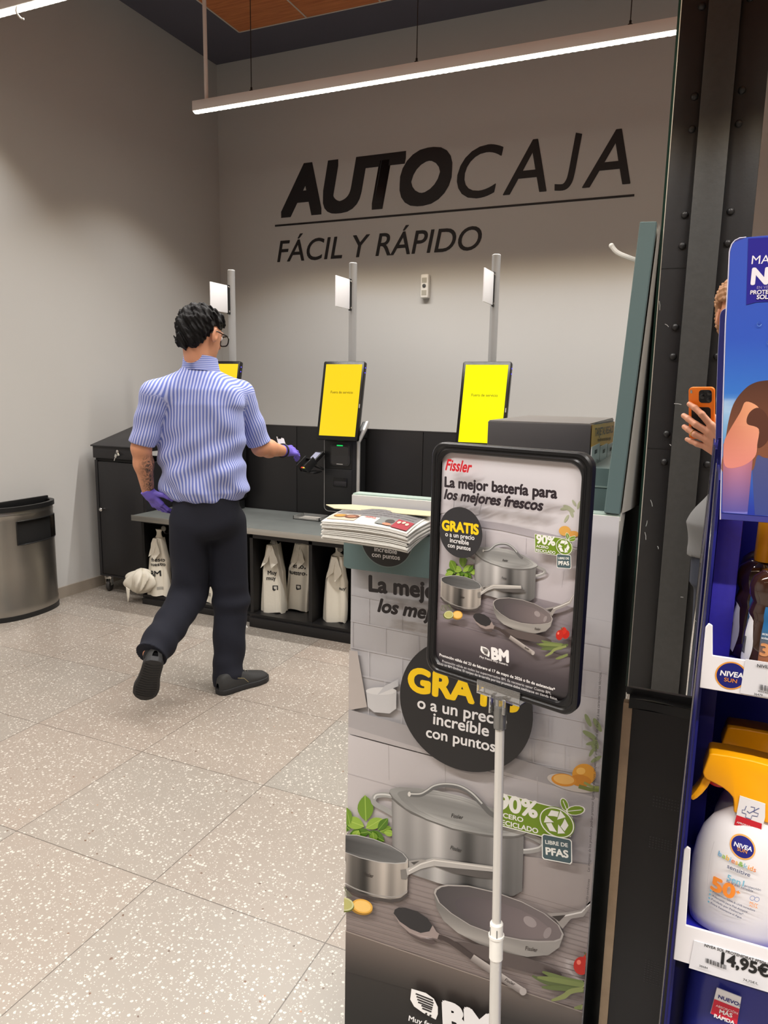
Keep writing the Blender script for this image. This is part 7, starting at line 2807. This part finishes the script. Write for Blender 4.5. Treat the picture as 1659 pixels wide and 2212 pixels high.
def pbody(P):
    D = PHF(P)
    D = smin(D, cone(P, hdc + np.array([0, -0.03, -0.06]), np.array([0.22, -0.46, 1.47]), 0.056, 0.062), 0.03)
    D = smin(D, ptorso(P, 0.9), 0.03)
    D = smin(D, smin(cone(P, psR, peR, 0.05, 0.042), cone(P, peR, wR_, 0.042, 0.026), 0.02), 0.03)
    D = smin(D, smin(cone(P, psL, peL, 0.05, 0.042), cone(P, peL, wL_, 0.04, 0.026), 0.02), 0.03)
    for s in (-1, 1):
        h_ = np.array([pcx + s * 0.09, pcy, 0.86]); k_ = np.array([pcx + s * 0.10, pcy + 0.02, 0.48]); a_ = np.array([pcx + s * 0.10, pcy - 0.02, 0.09])
        D = smin(D, smin(cone(P, h_, k_, 0.085, 0.055), cone(P, k_, a_, 0.055, 0.04), 0.02), 0.03)
    return D


def pbodyhand(P):
    D = pbody(P)
    m = (np.abs(P[:, 0] - wR_[0] + 0.05) < 0.14) & (np.abs(P[:, 2] - wR_[2] - 0.03) < 0.14) & (P[:, 1] > -0.12)
    if m.any():
        D[m] = smin(D[m], hfR(P[m]), 0.008)
    return D


V1, Q1 = grow(pbodyhand, (-0.13, -0.72, 0.02), (0.56, 0.056, 1.86), 0.0046)
# the hand itself is finer: replace the coarse hand by a fine one that runs on into the forearm
wy = (wR_ - peR) / np.linalg.norm(wR_ - peR)
cutp = wR_ - wy * 0.015
keep = ((V1 - cutp) @ wy < 0.004) | (np.linalg.norm(V1 - wR_, axis=1) > 0.22)
kq = keep[Q1].all(1)


def handfine(P):
    D = smin(hfR(P), cone(P, peR, wR_, 0.042, 0.026), 0.010)
    return np.maximum(D, -((P - cutp) @ wy) - 0.004)


lo, hi = bounds([p for c in hand for p in c[:2]], 0.035)
V2, Q2 = grow(handfine, lo, hi, 0.0019)
V = np.concatenate([V1, V2])
Q = np.concatenate([Q1[kq], Q2 + len(V1)])
used = np.zeros(len(V), bool)
used[Q.ravel()] = True
rem = np.cumsum(used) - 1
bodymesh('body', V[used], rem[Q], SKIN, PH)
bm = B()
rc_ = dst_[2] * 0.25 + mid[2] * 0.75
ax = Vector(dst_[2] - mid[2]).normalized()
o1 = ax.orthogonal().normalized(); o2 = ax.cross(o1)
tube(bm, [Vector(rc_) + (o1 * math.cos(a) + o2 * math.sin(a)) * 0.0102 for a in [k * math.pi / 12 for k in range(24)]], 0.0013, 8, closed=True)
obj('gold_ring', bm, mat('gold', (226, 190, 110), rough=0.2, metal=1.0), PH)


def ptop(P):
    D = ptorso(P, 1.0) + 0.004 * np.sin(30 * P[:, 2] + 12 * P[:, 0])
    D = smin(D, cone(P, np.array([0.25, -0.46, 1.46]), psR, 0.07, 0.068), 0.05)
    D = smin(D, cone(P, np.array([0.25, -0.46, 1.46]), psL, 0.07, 0.068), 0.05)
    D = smin(D, np.maximum(cone(P, psR, peR, 0.064, 0.058), (P - peR) @ ((peR - psR) / np.linalg.norm(peR - psR)) + 0.05), 0.02)
    D = smin(D, np.maximum(cone(P, psL, peL, 0.064, 0.058), (P - peL) @ ((peL - psL) / np.linalg.norm(peL - psL)) + 0.05), 0.02)
    return D


V, Q = grow(ptop, (-0.16, -0.72, 0.80), (0.60, -0.12, 1.60), 0.0065)
bodymesh('grey_top', V, Q, mat('grey_jersey', (104, 104, 104), rough=0.85, bump=0.2, bscale=300), PH)


def pjeans(P):
    z = P[:, 2]
    D = np.maximum((np.sqrt(((P[:, 0] - pcx) / 0.20) ** 2 + ((P[:, 1] - pcy) / 0.13) ** 2) - 1) * 0.13, np.maximum(z - 0.875, 0.74 - z))
    for s in (-1, 1):
        h_ = np.array([pcx + s * 0.09, pcy, 0.84]); k_ = np.array([pcx + s * 0.10, pcy + 0.02, 0.48]); a_ = np.array([pcx + s * 0.10, pcy - 0.02, 0.09])
        D = smin(D, np.maximum(smin(cone(P, h_, k_, 0.10, 0.075), cone(P, k_, a_, 0.075, 0.07), 0.02), 0.05 - z), 0.03)
    return D


V, Q = grow(pjeans, (-0.08, -0.66, 0.02), (0.47, -0.26, 0.92), 0.008)
bodymesh('trousers', V, Q, mat('dark_denim', (40, 44, 56), rough=0.85), PH)
for s in (-1, 1):
    bm = B()
    sphere(bm, (pcx + s * 0.10, pcy + 0.03, 0.045), 0.05, 20, (0.95, 2.6, 0.88))
    for v in bm.verts:
        v.co.z = max(v.co.z, 0.001)
    obj('shoe', bm, mat('white_sneaker', (206, 204, 200), rough=0.6), PH)


def phair(P):
    q = (P - hdc) @ phM
    x, y, z = q[:, 0], q[:, 1], q[:, 2]
    D = ell(q, (0, -0.022, 0.045), (0.094, 0.108, 0.088))
    D = smin(D, ell(q, (0, -0.07, -0.02), (0.09, 0.06, 0.09)), 0.03)
    D += 0.0035 * np.sin(190 * x + 130 * z) * np.sin(160 * y + 110 * z) + 0.003 * np.sin(260 * z + 190 * x) * np.sin(230 * y)
    return smax(D, np.minimum(y - 0.01, 0.045 - z), 0.01)


V, Q = grow(phair, hdc - 0.17, hdc + 0.17, 0.003)
bodymesh('hair', V, Q, mat('light_brown_hair', (150, 108, 74), rough=0.6, bump=0.8, bscale=120), PH)
for s in (-1, 1):
    bm = B(); sphere(bm, Vector(hdc + phM @ np.array([s * 0.031, 0.0795, 0.006])), 0.0125, 14); obj('eye', bm, MATS['eye_white'], PH)

# the phone: its lens is where the picture is taken from
ph = thing('phone', 'orange cased phone held up to take the picture, seen in the mirror', 'phone', (0, 0, CAM_Z))


def PQ(a, b_, d=0.0):
    """a along the phone's width, b along its height, d out of its back; the lens is at 0, 0"""
    return CAM + CR * a + CU * b_ + CFW * (d - 0.0035)


ORC = mat('orange_case', (238, 120, 22), rough=0.35)
W0, W1, T0, T1 = -0.0655, 0.0135, 0.0165, -0.146
cxp, cyp = (W0 + W1) / 2, (T0 + T1) / 2
bm = B()
prism(bm, [PQ(cxp + a, cyp + b_, -0.011) for a, b_ in rrect(W1 - W0, T0 - T1, 0.012, 6)], CFW * 0.010, 0.002, 2)
case = obj('case', bm, ORC, ph, sharp=60)
bm = B()
prism(bm, [PQ(cxp + a, cyp - 0.028 + b_, -0.0012) for a, b_ in rrect(0.060, 0.096, 0.009, 6)], CFW * 0.001, 0.0003, 1)
obj('back_panel', bm, BLACKP, case)
bm = B()
ix, iy = -0.0125, -0.0115
prism(bm, [PQ(ix + a, iy + b_, -0.0012) for a, b_ in rrect(0.040, 0.040, 0.010, 6)], CFW * 0.0012, 0.0004, 1)
isl = obj('camera_island', bm, mat('island_black', (22, 22, 24), rough=0.2), ph)
for (a, b_) in ((0, 0), (-0.001, -0.0215), (-0.0215, -0.011)):
    bm = B()
    t_ = bmesh.new()
    lathe(t_, [(0.0075, 0), (0.0075, 0.0008), (0.006, 0.0012)], (0, 0, 0), 24)
    mm = Matrix(((CR.x, CU.x, CFW.x, 0), (CR.y, CU.y, CFW.y, 0), (CR.z, CU.z, CFW.z, 0), (0, 0, 0, 1)))
    mm.translation = PQ(a, b_, 0.0)
    join(bm, t_, mm)
    obj('lens', bm, mat('lens_glass', (12, 12, 16), rough=0.05, spec=0.8), isl)
bm = B(); prism(bm, [PQ(-0.056 + a, 0.003 + b_, -0.0012) for a, b_ in rrect(0.006, 0.010, 0.002, 3)], CFW * 0.0012); obj('case_badge', bm, CHROME, case)
bm = B(); prism(bm, [PQ(cxp + a, cyp + b_, -0.0115) for a, b_ in rrect(W1 - W0 - 0.004, T0 - T1 - 0.004, 0.010, 6)], -CFW * 0.001); obj('screen', bm, SCREENB, ph)
